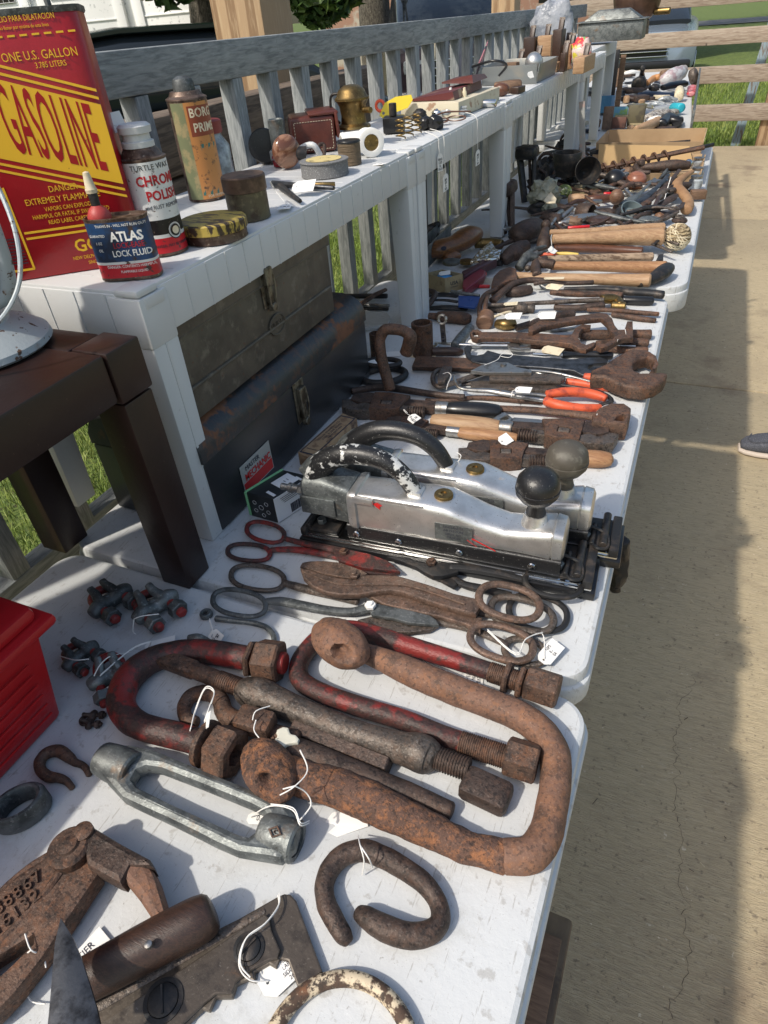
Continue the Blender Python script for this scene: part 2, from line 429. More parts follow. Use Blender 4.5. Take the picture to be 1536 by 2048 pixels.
# ================================================================ SETTING
GZ = -0.74
CONC = mat('broomed_concrete', (.50, .405, .255), .85, 0, [
    dict(c=(.36, .285, .185), s=1.3, lo=.4, hi=.7, a=.8), dict(c=(.24, .18, .12), s=4.5, lo=.58, hi=.72, a=.6),
    dict(c=(.30, .24, .16), s=26, lo=.45, hi=.7, a=.6, st=(1, 7, 1)),
    dict(c=(.60, .51, .36), s=60, lo=.5, hi=.7, a=.5, st=(1, 9, 1)),
    dict(c=(.15, .10, .07), s=2.1, lo=.58, hi=.70, a=.6), dict(c=(.13, .10, .07), s=90, lo=.60, hi=.68, a=.6), dict(c=(.62, .54, .4), s=14, lo=.62, hi=.7, a=.4, d=9, ro=.8),
    dict(c=(.09, .07, .05), s=38, lo=.66, hi=.73, a=.7),
    dict(c=(.72, .64, .48), s=55, lo=.68, hi=.72, a=.8)],
    [(60, .004, (1, 9, 1)), (300, .0012)], world=True, rn=0)
def slab(x0, x1, y0, y1):
    return box(((x0 + x1) / 2, (y0 + y1) / 2, GZ - .05), (x1 - x0, y1 - y0, .1), bev=.004)
sl = M()
ys = [-3.2, 0.02, 2.78, 5.46, 8.25]
for a, b in zip(ys[:-1], ys[1:]): sl.add(slab(-.95, 3.6, a + .006, b - .006))
struct('concrete_floor', sl, CONC)
CRK = mat('dark_crack', (.12, .095, .065), .95, 0, [], [], rn=0)
random.seed(31)
ck = M(); cx_, cy_ = .20, .42
for k in range(110):
    nx_ = cx_ + random.uniform(-.0075, .0078); ny_ = cy_ + random.uniform(.002, .012); w_ = random.uniform(.0002, .0007)
    i = len(ck.v); ck.v += [V((cx_ - w_, cy_, GZ + .0008)), V((cx_ + w_, cy_, GZ + .0008)), V((nx_ + w_, ny_, GZ + .0008)), V((nx_ - w_, ny_, GZ + .0008))]; ck.f.append((i, i + 1, i + 2, i + 3)); ck.m.append(0); cx_, cy_ = nx_, ny_
struct('floor_crack', ck, CRK, flat=True)
GRND = mat('lawn_soil', (.085, .13, .025), .95, 0, [dict(c=(.14, .19, .04), s=9, lo=.4, hi=.6), dict(c=(.06, .055, .025), s=30, lo=.5, hi=.7)], [(60, .01)], world=True, rn=0)
g = M(); g.v = [V((-200, -200, -.86)), V((200, -200, -.86)), V((200, 300, -.86)), V((-200, 300, -.86))]; g.f = [(0, 1, 2, 3)]; g.m = [0]
struct('ground', g, GRND)
GRASS = mat('grass_blades', (.17, .25, .035), .6, 0, [dict(c=(.30, .34, .09), s=3, lo=.42, hi=.62), dict(c=(.07, .13, .02), s=22, lo=.45, hi=.65)], [], world=True, rn=0)
def blades(n, reg, hmin, hmax, wd):
    r = M()
    for _ in range(n):
        x, y = reg()
        h = random.uniform(hmin, hmax); a = random.uniform(0, 6.28); b = random.uniform(0, 6.28); l = h * random.uniform(.1, .9)
        dx = math.cos(a) * wd; dy = math.sin(a) * wd; ex = math.cos(b) * l; ey = math.sin(b) * l; z = -.86
        i = len(r.v)
        r.v += [V((x - dx, y - dy, z)), V((x + dx, y + dy, z)), V((x + dx * .7 + ex * .4, y + dy * .7 + ey * .4, z + h * .7)), V((x - dx * .7 + ex * .4, y - dy * .7 + ey * .4, z + h * .7)), V((x + ex, y + ey, z + h))]
        r.f += [(i, i + 1, i + 2, i + 3), (i + 3, i + 2, i + 4)]
    r.m = [0] * len(r.f)
    return r
def u(a, b): return random.uniform(a, b)
gr = blades(42000, lambda: (u(-3.2, -1.0), u(.2, 5.0)), .03, .085, .0022)
gr.add(blades(22000, lambda: (-u(.96, 3.0) ** 2, u(3.5, 15)), .04, .1, .005))
gr.add(blades(26000, lambda: (u(-1.4, 2.6), 8.35 + u(0, 2.4) ** 2 * 1.2), .03, .09, .005))
o = mkobj('grass', gr, GRASS, flat=True); meta(o, 'short sunlit lawn grass beyond the railing and fence', 'grass', kind='stuff')
DRV = mat('grey_asphalt_driveway', (.16, .155, .15), .9, 0, [dict(c=(.24, .23, .22), s=40, lo=.5, hi=.7)], [(80, .003)], world=True, rn=0)
a_ = [P(1400, 52, -.85), P(1700, 30, -.85), P(1700, 2, -.85), P(1400, 26, -.85)]
d = M(); d.v = [V((a_[0].x - 3, a_[0].y, -.835)), V((a_[0].x + 14, a_[0].y - 1, -.835)), V((a_[0].x + 14, a_[0].y + 3.4, -.835)), V((a_[0].x - 3, a_[0].y + 4.4, -.835))]; d.f = [(0, 1, 2, 3)]; d.m = [0]
struct('driveway', d, DRV)

# ---- folding tables
TW = mat('table_skirt_plastic', (.76, .785, .80), .45, 0, [dict(c=(.5, .5, .48), s=40, lo=.64, hi=.75, a=.5)], [(60, .0004)], world=True, rn=0)
LEGG = mat('grey_table_leg_paint', (.18, .19, .2), .4, .4, [], [])
def folding_table(cx, cy, wx, ly, rz, label, z=0.0, th=.045, rad=.035):
    pts = []
    for sx, sy, a0 in ((1, 1, 0), (-1, 1, 90), (-1, -1, 180), (1, -1, 270)):
        for k in range(7):
            a = R(a0 + 15 * k); pts.append((sx * (wx / 2 - rad) + rad * math.cos(a), sy * (ly / 2 - rad) + rad * math.sin(a)))
    top = plate(pts, -th, 0, bev=.006)
    lip = plate([(p[0] * (1 + .008 / wx), p[1] * (1 + .008 / ly)) for p in pts], -th - .006, -.018, bev=.004)
    T = Matrix.Translation((cx, cy, z)) @ Matrix.Rotation(rz, 4, 'Z')
    parts = [('tabletop', J(top, lip).xf(T), TOPM)]
    for sy in (-1, 1):
        y = sy * (ly / 2 - .25)
        l = J(sweep([(-wx * .38, y, -th - .01, .013), (-wx * .38, y, GZ + .04, .013), (-wx * .37, y, GZ + .014, .013), (0, y, GZ + .014, .013), (wx * .37, y, GZ + .014, .013), (wx * .38, y, GZ + .04, .013), (wx * .38, y, -th - .01, .013)], 10, sm=3), rod((0, y, -th - .01), (0, y, GZ + .02), .011))
        parts.append(('leg', l.xf(T), LEGG))
    return thing('folding_table', label, 'folding table', parts, 'white folding tables in a row')
folding_table(-.395, -.14, .765, 1.215, R(-.6), 'nearest white plastic folding table, covered in clevises, turnbuckles and wire clips')
folding_table(-.405, 1.093, .765, 1.22, R(.5), 'second white folding table, carrying the snips, air sanders and wrenches')
folding_table(-.383, 2.785, .775, 1.99, R(.2), 'long white folding table with rounded corner carrying hammers and wooden tool heads', z=-.006, th=.06, rad=.07)
folding_table(-.60, 5.65, .80, 3.4, R(3.2), 'farthest white folding table under bagged hardware and books before the fence', z=-.004)

# ---- white plastic side tables used as shelves
RZ = 0.37
def riser(y0, y1, xf, label, depth=.30, mat_=WHT, foot=.0):
    x1 = xf; x0 = xf - depth; t = .056; parts = []
    sk = M()
    sk.add(box(((x0 + x1) / 2, (y0 + y1) / 2, RZ - .004), (depth - .004, y1 - y0 - .004, .008), bev=.002))
    for (cx, cy, sx, sy) in (((x0 + x1) / 2, y0 + .004, depth - .05, .008), ((x0 + x1) / 2, y1 - .004, depth - .05, .008), (x1 - .004, (y0 + y1) / 2, .008, y1 - y0 - .07), (x0 + .004, (y0 + y1) / 2, .008, y1 - y0 - .07)):
        sk.add(box((cx, cy, RZ - .004 - t / 2), (sx, sy, t), bev=.0015))
    n = int((y1 - y0) / .043)                 # moulded seams on the apron
    for i in range(1, n):
        y = y0 + (y1 - y0) * i / n
        if y - y0 > .05 and y1 - y > .05: sk.add(box((x1 + .0004, y, RZ - .004 - t / 2), (.0016, .0014, t * .98)))
    for i in range(1, 6):
        sk.add(box((x0 + depth * i / 6, y0 - .0004, RZ - .004 - t / 2), (.0014, .0016, t * .98)))
    for i in range(1, n):
        y = y0 + (y1 - y0) * i / n
        sk.add(box(((x0 + x1) / 2, y, RZ + .0002), (depth - .03, .0009, .0004)))
    parts.append(('tabletop', sk, mat_))
    for (sx, sy) in ((1, -1), (1, 1), (-1, -1), (-1, 1)):
        cx = (x1 - .022) if sx > 0 else (x0 + .022); cy = (y0 + .022) if sy < 0 else (y1 - .022)
        k = J(box((cx, cy, RZ - .010 - t / 2), (.05, .05, t + .006), bev=.003),
              box((cx + sx * .006, cy + sy * .006, RZ - .002), (.036, .036, .009), bev=.003))
        if sx > 0: k.add(box((cx + sx * .0215, cy, RZ - .014), (.010, .034, .014), bev=.002))
        a = .024; b = .020; o_ = .006; zt = RZ - .012 - t
        lg = J(hexa([(cx - b + sx * o_, cy - b + sy * .004, .0005), (cx + b + sx * o_, cy - b + sy * .004, .0005), (cx + b + sx * o_, cy + b + sy * .004, .0005), (cx - b + sx * o_, cy + b + sy * .004, .0005), (cx - a, cy - a, zt), (cx + a, cy - a, zt), (cx + a, cy + a, zt), (cx - a, cy + a, zt)], .002))
        lg.add(beam((cx + sx * (b + o_), cy, .004), (cx + sx * a, cy, zt), .0016, .004, 0))
        parts.append(('leg', lg, mat_)); parts.append(('corner_cap', k, mat_))
    return thing('side_table', label, 'side table', parts, 'white plastic side tables used as a shelf')
riser(.560, 1.432, -.572, 'nearest white plastic side table, holding the gasoline can and old polish cans')
riser(1.440, 2.185, -.570, 'second white side table, holding sunglasses, cigar box and yellow key tag')
riser(2.193, 3.36, -.572, 'third white side table, holding a grey metal tray and wooden planes')
riser(3.37, 3.95, -.560, 'fourth white side table behind the wooden planes')
riser(3.96, 4.9, -.640, 'small fifth white side table carrying the galvanised metal trough')
riser(5.0, 5.9, -.80, 'last white side table beside the wooden rail fence, below the brown kettle')

# ---- brown side table
BRN = mat('dark_brown_moulded_plastic', (.017, .0065, .005), .42, 0, [dict(c=(.03, .014, .011), s=6, lo=.45, hi=.7, a=.6), dict(c=(.16, .10, .08), s=230, lo=.68, hi=.73, a=.5)], [(40, .0006)], world=True, rn=0)
BX1 = -.538; BX0 = -.812; BY1 = .508; BY0 = .06; BZ = .345
bp = [('tabletop', J(box(((BX0 + BX1) / 2, (BY0 + BY1 - .05) / 2, BZ - .0285), (BX1 - BX0, BY1 - BY0 - .052, .056), bev=.004),
                     box(((BX0 + BX1 - .05) / 2, BY1 - .026, BZ - .030), (BX1 - BX0 - .052, .049, .056), bev=.004)), BRN)]
for cx, cy in ((BX1 - .023, BY1 - .024), (BX0 + .023, BY1 - .024), (BX1 - .023, BY0 + .024), (BX0 + .023, BY0 + .024)):
    bp.append(('corner_cap', box((cx, cy, BZ - .0305), (.050, .051, .060), bev=.003), BRN))
    bp.append(('leg', box((cx, cy, (BZ - .064) / 2 + .001), (.046, .046, BZ - .064), bev=.002), BRN))
thing('side_table', 'dark brown plastic side table, with the grey lantern standing on it', 'side table', bp)

# ---- grey railing
GW = mat('weathered_grey_wood', (.27, .285, .285), .75, 0, [dict(c=(.15, .165, .17), s=14, lo=.4, hi=.62, st=(8, 1, 8), dist=1), dict(c=(.34, .36, .36), s=30, lo=.5, hi=.68, st=(8, 1, 8), a=.6), dict(c=(.06, .055, .05), s=12, lo=.66, hi=.72, a=.7)], [(40, .001, (8, 1, 8))], world=True, rn=0)
GWV = mat('weathered_grey_upright', (.27, .285, .285), .75, 0, [dict(c=(.15, .165, .17), s=14, lo=.4, hi=.62, st=(8, 8, 1), dist=1), dict(c=(.36, .38, .38), s=30, lo=.5, hi=.68, st=(8, 8, 1), a=.6)], [(40, .001, (8, 8, 1))])
rx = -.87
rp = [('top_rail', box((rx - .022, 2.0, .546), (.040, 6.3, .062), bev=.004, rot=Matrix.Rotation(-.010, 3, 'X')), GW),
      ('bottom_rail', box((rx - .022, 2.0, -.085), (.038, 6.3, .05), bev=.004), GW)]
yb = 1.0 - 12*.1385
k = 0
while yb < 5.0:
    rp.append(('baluster', box((rx - .022 + u(-.002, .002), yb, .22 - (yb - 2) * .005), (.034, .034, .598), bev=.002, rot=Euler((u(-.01, .01), u(-.01, .01), 0)).to_matrix()), GWV))
    yb += .1385
thing('railing', 'weathered grey wooden porch railing behind the row of tables', 'railing', rp)

# ---- brown timber wall rail behind the railing, posts
PT = mat('treated_timber', (.40, .27, .155), .7, 0, [dict(c=(.24, .145, .075), s=5, lo=.4, hi=.6, st=(1, 1, .12), dist=2.2, k='wavex'), dict(c=(.50, .37, .23), s=26, lo=.5, hi=.7, st=(6, 6, .6), a=.6)], [(30, .001, (6, 6, .7))], world=False)
PTH = mat('treated_timber_board', (.35, .285, .225), .75, 0, [dict(c=(.21, .155, .115), s=9, lo=.42, hi=.62, st=(.5, 5, 6), dist=1.6), dict(c=(.46, .40, .33), s=26, lo=.5, hi=.7, st=(.6, 6, 6), a=.6), dict(c=(.07, .05, .04), s=7, lo=.68, hi=.72)], [(40, .001, (.6, 6, 6))])
PTD = mat('stained_timber_beam', (.17, .125, .09), .8, 0, [dict(c=(.08, .058, .042), s=9, lo=.42, hi=.6, st=(6, .5, 6), dist=1.6), dict(c=(.26, .20, .14), s=26, lo=.5, hi=.7, st=(6, .6, 6), a=.6), dict(c=(.02, .016, .012), s=8, lo=.68, hi=.71)], [(40, .001, (6, .6, 6))])
def pr_(n, d, m): return (n, m, d)
for k, (z, lab) in enumerate(((.40, 'topmost of the stained timber beams behind the grey railing'), (.275, 'middle stained timber beam behind the grey railing'), (.150, 'lowest stained timber beam behind the grey railing'))):
    solo('timber_beam', box((-1.15 - .004 * k, .95, z), (.09, 3.1, .120), bev=.006), PTD, lab, 'beam', 'stained timber beams outside the railing')
pa = P(505, 70, .62)
def post(px, py, y, w_, label, z0=-.86, z1=1.5, m=None):
    c = PY(px, py, y)
    return solo('porch_post', box((c.x, c.y, (z0 + z1) / 2), (w_, w_, z1 - z0), bev=.006), m or PT, label, 'post', 'porch posts')
post(505, 30, 2.12, .175, 'thick square pine post at the left, rising behind the grey railing')
post(1012, 10, 4.6, .135, 'farther square pine post rising behind the wooden planes')
solo('timber_board', beam(P(462, 262, -.1) + V((-.35, .2, 0)), P(490, 335, -.3) + V((-.35, .2, 0)), .05, .03, .003), PT, 'short pale pine offcut leaning outside the railing', 'board')

# ---- wooden rail fence at the far end
FY = 8.28
fp = []
for i, (za, zb) in enumerate((( .252, .46), (-.055, .105), (-.372, -.205), (-.52, -.66))):
    pass
def rail_at(yt_l, yb_l, x0=-1.9, x1=2.6):
    a = PY(1400, yt_l, FY); b = PY(1400, yb_l, FY)
    return box(((x0 + x1) / 2, FY, (a.z + b.z) / 2), (x1 - x0, .04, abs(a.z - b.z)), bev=.004)
for yt, yb_ in ((-22, 13), (60, 92), (134, 168), (210, 243)):
    fp.append(('rail', rail_at(yt, yb_), PTH))
for pxx in (1528,):
    c = PY(pxx, 280, FY + .08)
    fp.append(('post', box((c.x, FY + .09, -.05), (.14, .13, 1.62), bev=.005), PT))
fp.append(('post', box((-1.2, FY + .09, -.05), (.14, .13, 1.62), bev=.005), PT))
thing('rail_fence', 'four-board pale timber rail fence closing the far end of the porch', 'fence', fp)
c = PY(1505, 150, FY + .45)
solo('leaning_board', beam((c.x - .02, c.y, -.86), (c.x + .13, c.y + .1, .8), .09, .03, .003), mat('faded_blue_paint_board', (.30, .40, .47), .7, 0, [dict(c=(.2, .14, .1), s=12, lo=.5, hi=.6, st=(6, 6, .6))], []), 'narrow faded blue board leaning behind the far fence post', 'board')
# ================================================================ NEAR TABLE: big iron
def c3(x, y): return (x / 2.477, 1080 + y / 2.477)
def c4(x, y): return (420 + x / 1.969, 1200 + y / 1.969)
def c5(x, y): return (x / 2.327, 1560 + y / 2.327)
def c6(x, y): return (500 + x / 2.194, 1600 + y / 2.194)
def cs(x, y): return (420 + x / 1.829, 820 + y / 1.829)
def K(f, k, pts): return [(*f(p[0], p[1]), p[2] / k, *p[3:]) for p in pts]
def dirv(a, b, z=0.0): return (P(*b, z) - P(*a, z))
def ptip(x, y, z): return P(x, y, z)

# tags with strings ---------------------------------------------------------
def tagat(px, py, z, w_=.026, h_=.016, ang=0.0, tilt=0.0, string=(), lines=(), label='', kind='paper', at=None, roll=0.0, m=None):
    o = V(at) if at is not None else P(px, py, z)
    rot = Matrix.Rotation(R(ang), 4, 'Z') @ Matrix.Rotation(R(tilt), 4, 'X') @ Matrix.Rotation(R(roll), 4, 'Y')
    c = min(w_, h_) * .28; a = w_ / 2; b = h_ / 2
    hole = [(-a + c * .9 + .0014 * math.cos(i), .0014 * math.sin(i)) for i in (0, 1.05, 2.1, 3.14, 4.2, 5.25)]
    pl = plate([(-a + c, -b), (a, -b), (a, b), (-a + c, b), (-a, b - c), (-a, -b + c)], -.0003, .0003, [hole] if w_ > .02 else [], bev=.0001)
    pl.v = [V((p.x, p.y, p.z + .0016 * math.sin(p.x / w_ * 4))) for p in pl.v]
    T = Matrix.Translation(o) @ rot
    parts = [('tag_card', pl.xf(T), m or PAPER)]
    if lines:
        tx = M(); n = len(lines); hh = h_ / (n + .6)
        for i, l in enumerate(lines):
            tx.add(text(l, hh * 1.05, lambda u_, v_, k: (u_, v_, k + .0004 + .0016 * math.sin(u_ / w_ * 4)), th=.0001, sx=.8).xf(Matrix.Translation((c * .4, b - hh * (i + .85), .0003))))
        parts.append(('handwriting', tx.xf(T), INK))
    if string:
        st = [(*(P(q[0], q[1], q[2]) if len(q) == 3 else V(q[:3])), .0006) for q in string]
        hp = T @ V((-a + c, 0, .0004))
        parts.append(('string', J(sweep([(*hp, .0006)] + st, 5, sm=5), sweep([(q[0] + u(-.001, .001), q[1] + .0015, q[2] + .001, .0006) for q in st], 5, sm=5) if len(st) > 1 else M()), CORD))
    return thing('price_tag', label, 'price tag', parts)
def knot(pts, r=.00065):
    return sweep([(*P(x, y, z), r) for x, y, z in pts], 5, sm=5)

# 1 big scaly rusty clevis --------------------------------------------------
hk = K(c4, 1.969, [(560, 190, 34, .014), (640, 220, 42, .012), (720, 252, 50, .009), (800, 288, 56, .005), (900, 330, 58, .002), (1000, 370, 58), (1120, 415, 58), (1220, 458, 59), (1300, 515, 61), (1352, 595, 62), (1362, 700, 60), (1345, 820, 62), (1320, 925, 66), (1262, 1000, 70), (1160, 1010, 66), (1080, 993, 62), (1000, 968, 62), (900, 920, 66), (800, 875, 70), (700, 828, 74), (600, 782, 76), (500, 740, 74), (400, 715, 72), (330, 690, 70), (230, 665, 60)])
arm = rough(ptube(hk[:15], n=30, sm=9), .0005, 70)
arm2 = rough(ptube(hk[14:], n=30, sm=9), .0011, 75)
def eye(cx, cy, rx_, hx, hy, lift, ang):
    c, rad = ppt(*c4(cx, cy), rx_ / 1.969, lift)
    hd = P(*c4(hx, hy), c.z + rad * .8) - c
    rotm = Matrix.Rotation(R(ang), 3, 'Z')
    return rough(blob(c, (rad * 1.3, rad * .86, rad * .70), .03, 18, rot=rotm, sub=5, dents=[(rotm.transposed() @ hd, .40, .62)]), .001, 50)
e1 = eye(512, 168, 108, 496, 205, .010, -24)
e2 = eye(232, 668, 116, 198, 715, .0, -30)
solo('clevis', J(arm, e1), RUO, 'largest open rusty iron clevis with two knobbed eyes, near the table edge', 'clevis', sharp=80)
o = bpy.data.objects['clevis']
m2_ = mkobj('lower_arm', M().add(arm2.xf(Matrix.Translation(-o.location))), RUH, sharp=80); m2_.parent = o
me_ = mkobj('knob_eye', M().add(e2.xf(Matrix.Translation(-o.location))), RUH, sharp=80); me_.parent = o; me_['label'] = 'scaly lower eye of the clevis'

# 2 dark open link ----------------------------------------------------------
ln = K(c6, 2.194, [(432, 622, 26), (408, 590, 40), (372, 530, 44), (338, 460, 44), (326, 380, 43), (352, 300, 44), (415, 240, 46), (500, 222, 46), (600, 258, 46), (700, 318, 45), (785, 388, 44), (832, 470, 42), (828, 545, 46), (770, 588, 52), (680, 592, 55), (585, 558, 54), (505, 512, 44), (478, 492, 34)])
solo('chain_link', rough(ptube(ln, n=24, sm=8), .0006, 60), RUD, 'dark brown open chain link with overlapping cut ends, below the big clevis', 'chain link', sharp=80)
# 3 cream painted ring ------------------------------------------------------
def circ3(a, b, c):
    ax, ay, bx, by, cx, cy = a.x, a.y, b.x, b.y, c.x, c.y
    d = 2 * (ax * (by - cy) + bx * (cy - ay) + cx * (ay - by))
    ux = ((ax * ax + ay * ay) * (by - cy) + (bx * bx + by * by) * (cy - ay) + (cx * cx + cy * cy) * (ay - by)) / d
    uy = ((ax * ax + ay * ay) * (cx - bx) + (bx * bx + by * by) * (ax - cx) + (cx * cx + cy * cy) * (bx - ax)) / d
    return V((ux, uy)), math.hypot(ax - ux, ay - uy)
rc, rr_ = circ3(P(562, 2036, .006), P(683, 1957, .006), P(806, 2036, .006))
CRM = mat('flaking_cream_paint_on_iron', (.56, .46, .32), .6, 0, [dict(c=(.075, .045, .03), s=75, lo=.47, hi=.54, r=.8), dict(c=(.25, .10, .04), s=30, lo=.55, hi=.7, a=.6), dict(c=(.05, .035, .025), s=260, lo=.52, hi=.6)], [(150, .0008)])
rg = sweep([(rc.x + rr_ * math.cos(a), rc.y + rr_ * math.sin(a), .0062, .0062) for a in [k * math.pi / 16 for k in range(32)]], 14, True, 3)
solo('iron_ring', rg, CRM, 'round iron ring with flaking cream paint at the near edge', 'ring', sharp=80)

# 4 turnbuckle --------------------------------------------------------------
z0 = .017
a1 = P(*c3(500, 1078), z0); a2 = P(*c3(672, 1138), z0); b1 = P(*c5(1212, 228), z0); b2 = P(*c5(1385, 292), z0)
ax = (b2 - a1).normalized()
def barrel(p, q, ro, ri, closed_end):
    L = (q - p).length; sg = 1
    pr = [(ri, L), (ro * .97, L), (ro, L - .003), (ro * .98, L * .5), (ro * .9, .004), (ro * .72, 0), (ri, 0)]
    r = lathe([(ri, L * .3), (ri, L - .0005)] + [(ro * .9, L), (ro, L - .002), (ro * .98, L * .45), (ro * .88, .003), (ri * 1.1, 0), (ri, .002)], p, q - p, 28)
    r.f = r.f[:-2]; r.m = r.m[:-2]
    r.add(lathe([(ri * 1.02, 0), (ri * 1.02, .001)], p + (q - p).normalized() * L * .35, q - p, 20))
    return r
tb_ = M(); tb_.add(barrel(a1, a1 + ax * (a2 - a1).length, .0192, .0118, 0)); tb_.add(barrel(b1 + ax * .002, b2, .0185, .0128, 0))
tb_.add(pplate([(225, 1490), (258, 1486), (307, 1495), (404, 1535), (525, 1584), (572, 1602), (602, 1640), (588, 1690), (560, 1717), (537, 1713), (473, 1703), (430, 1684), (387, 1662), (330, 1634), (275, 1609), (242, 1594), (208, 1556), (198, 1522)], .007, .0265,
    [[(290, 1531), (319, 1535), (404, 1568), (500, 1607), (526, 1620), (532, 1632), (518, 1652), (496, 1669), (476, 1665), (420, 1640), (345, 1606), (272, 1570), (262, 1556), (272, 1538)]], bev=.0062))
e_o = P(*c5(1300, 196), .035); U_ = ax; 
dm = plate([(-.007, 0), (0, -.0055), (.007, 0), (0, .0055)], 0, .0012, [[(-.0048, 0), (0, -.0037), (.0048, 0), (0, .0037)]], bev=.0002)
dm.add(text('C', .0045, th=.0008))
fr_ = Matrix((V((ax.x, ax.y, 0)).normalized(), V((-ax.y, ax.x, 0)).normalized(), V((0, 0, 1)))).transposed()
fr_ = fr_ @ Matrix.Rotation(R(14), 3, 'X')
thing('turnbuckle', 'open galvanised turnbuckle frame with a diamond mark on one end', 'turnbuckle',
      [('frame', rough(tb_, .0004, 70), GALV), ('diamond_mark', dm.xf(Matrix.Translation(V((b1 + ax * .022).to_tuple()) + V((0, -.004, .0186))) @ fr_.to_4x4()), RU)])

# 5 red shackle -------------------------------------------------------------
def along(a, b, d): return a + (b - a).normalized() * d
sh = K(c3, 2.477, [(1235, 588, 60), (1120, 566, 62), (1000, 552, 62), (870, 562, 63), (760, 592, 66), (670, 650, 70), (615, 730, 71), (600, 810, 70), (640, 885, 68), (720, 930, 66), (840, 960, 66), (930, 985, 65), (1010, 1008, 64)])
sb = ptube(sh, n=24, sm=7)
un = P(*c3(1270, 592), .026); ue = P(*c3(1418, 612), .026); uw = P(*c3(1236, 586), .026)
ln_ = P(*c3(1060, 1030), .026); le = P(*c3(1190, 1075), .026); lw = P(*c3(1008, 1003), .026)
thing('shackle', 'red painted U shackle with large rusty hex nuts on both ends', 'shackle',
      [('bow', rough(sb, .0005, 60), RUR),
       ('washer', hexnut(uw, along(uw, un, .0065), .0225, 0), RU), ('nut', hexnut(along(un, ue, .001), along(un, ue, .030), .0255, .0125, .35), RU, [('threaded_end', rod(along(un, ue, .0), along(un, ue, .036), .0128), REDP)]),
       ('washer', lathe([(.0225, 0), (.024, .001), (.024, .0065), (.0225, .0075)], lw, le - lw, 28), RU), ('nut', hexnut(along(lw, le, .0135), along(lw, le, .040), .0265, .0125, .1), RU)])

# 6 screw jack --------------------------------------------------------------
zj = .013
j = [P(*c3(x, y), zj + .006) for x, y in ((800, 585), (950, 640), (1080, 690), (1212, 738))]
jr = [P(*c4(x, y), zj + .003) for x, y in ((880, 618), (1020, 668), (1000, 690), (1185, 772))]
body = ptube(K(c4, 1.969, [(125, 350, 40, .003), (150, 360, 58, .001), (200, 372, 64, .0), (260, 398, 60, .001), (330, 428, 54, .003), (420, 466, 53, .003), (560, 522, 54, .003), (680, 560, 56, .003), (760, 585, 64, .002), (820, 600, 74, .0), (862, 618, 70, .0), (880, 628, 56, .004)]), n=22, sm=5)
thing('pipe_spreader', 'brown iron screw jack pipe with threaded rods and flattened ends', 'screw jack',
      [('barrel', rough(body, .0004, 70), RUG),
       ('threaded_rod', J(sweep([(*j[1], .0095), (*along(j[1], j[2], .01), .0098), (*j[2], .0098)], 14, sm=1), thread(j[2], j[3] + (j[3] - j[2]) * .2, .0108, .0027, .0012, 18),
                          beam(j[0], along(j[1], j[2], .006), .020, .015, .003)), RU),
       ('threaded_rod', J(thread(jr[0] - (jr[1] - jr[0]) * .15, jr[1], .0118, .0028, .0013, 18), rough(beam(jr[2] + V((0, -.004, -.002)), jr[3] + V((0, -.004, -.004)), .031, .022, .006), .0006, 60)), RUD)])

# 7 long U bolt -------------------------------------------------------------
ub = K(c4, 1.969, [(1160, 302, 34), (1060, 268, 36), (960, 236, 37), (800, 186, 38), (680, 148, 38), (560, 118, 38), (470, 128, 38), (400, 180, 38), (352, 250, 38), (358, 315, 39), (430, 362, 40), (560, 410, 40), (760, 472, 41), (900, 528, 41), (1000, 562, 41)])
q = [P(*c4(x, y), .0125) for x, y in ((1100, 282), (1255, 332), (1160, 302), (1216, 320), (1246, 330), (1372, 372), (985, 560), (1180, 632), (1165, 618), (1290, 658))]
def hexat(a, b, r_, ph=.3): return hexnut(a, b, r_, .0, ph)
thing('u_bolt', 'long dark red U bolt with fine threads and square-cut nuts', 'u bolt',
      [('rod', rough(ptube(ub, n=18, sm=6), .0002, 90), RUR),
       ('thread', J(thread(q[0], q[5], .0118, .0021, .0010), ), RU), ('thread', thread(q[6], q[8], .0122, .0021, .0010), RU),
       ('washer', hexnut(q[2], along(q[2], q[5], .006), .0195), RU), ('washer', hexnut(q[3], along(q[3], q[5], .006), .0195), RU),
       ('nut', hexnut(q[4] + V((0, 0, .004)), q[5] + V((0, 0, .004)), .0195, .0085, .3), RU), ('nut', hexnut(q[8] + V((0, 0, .004)), q[9] + V((0, 0, .004)), .0195, .0085, .3), RU)])

# 8 swivel eye hook, hex bar, long drift -----------------------------------
sw = J(ptube(K(c3, 2.477, [(975, 905, 30), (920, 880, 34), (915, 820, 36), (955, 770, 38), (1030, 758, 40), (1090, 790, 42), (1110, 850, 46), (1150, 885, 50), (1230, 905, 52), (1310, 915, 50)]), n=16, sm=6),
       )
sl_ = P(*c3(1180, 880), .030); sr_ = P(*c3(1350, 925), .030)
sw.add(beam(sl_, sr_, .026, .020, .004))
sw.add(ptube(K(c4, 1.969, [(200, 520, 36, .004), (260, 535, 44, .003), (340, 560, 46, .002)]), n=16))
cp = P(*c4(292, 540), .034)
WSP = mat('dried_white_paint', (.62, .60, .50), .6, 0, [], [(200, .0006)], rn=0)
sp_ = [(cp.x + .012 * (1 + .35 * math.sin(3 * a + 1)) * math.cos(a), cp.y + .010 * (1 + .3 * math.sin(4 * a)) * math.sin(a)) for a in [k * .35 for k in range(18)]]
thing('swivel_hook', 'brown swivel eye with slotted block and a splash of white paint', 'swivel',
      [('eye_body', rough(sw, .0006, 70), RU), ('paint_splash', plate(sp_, .0275, .0335, bev=.002), WSP)])
hb = [P(*c4(x, y), .011) for x, y in ((330, 505), (705, 655))]
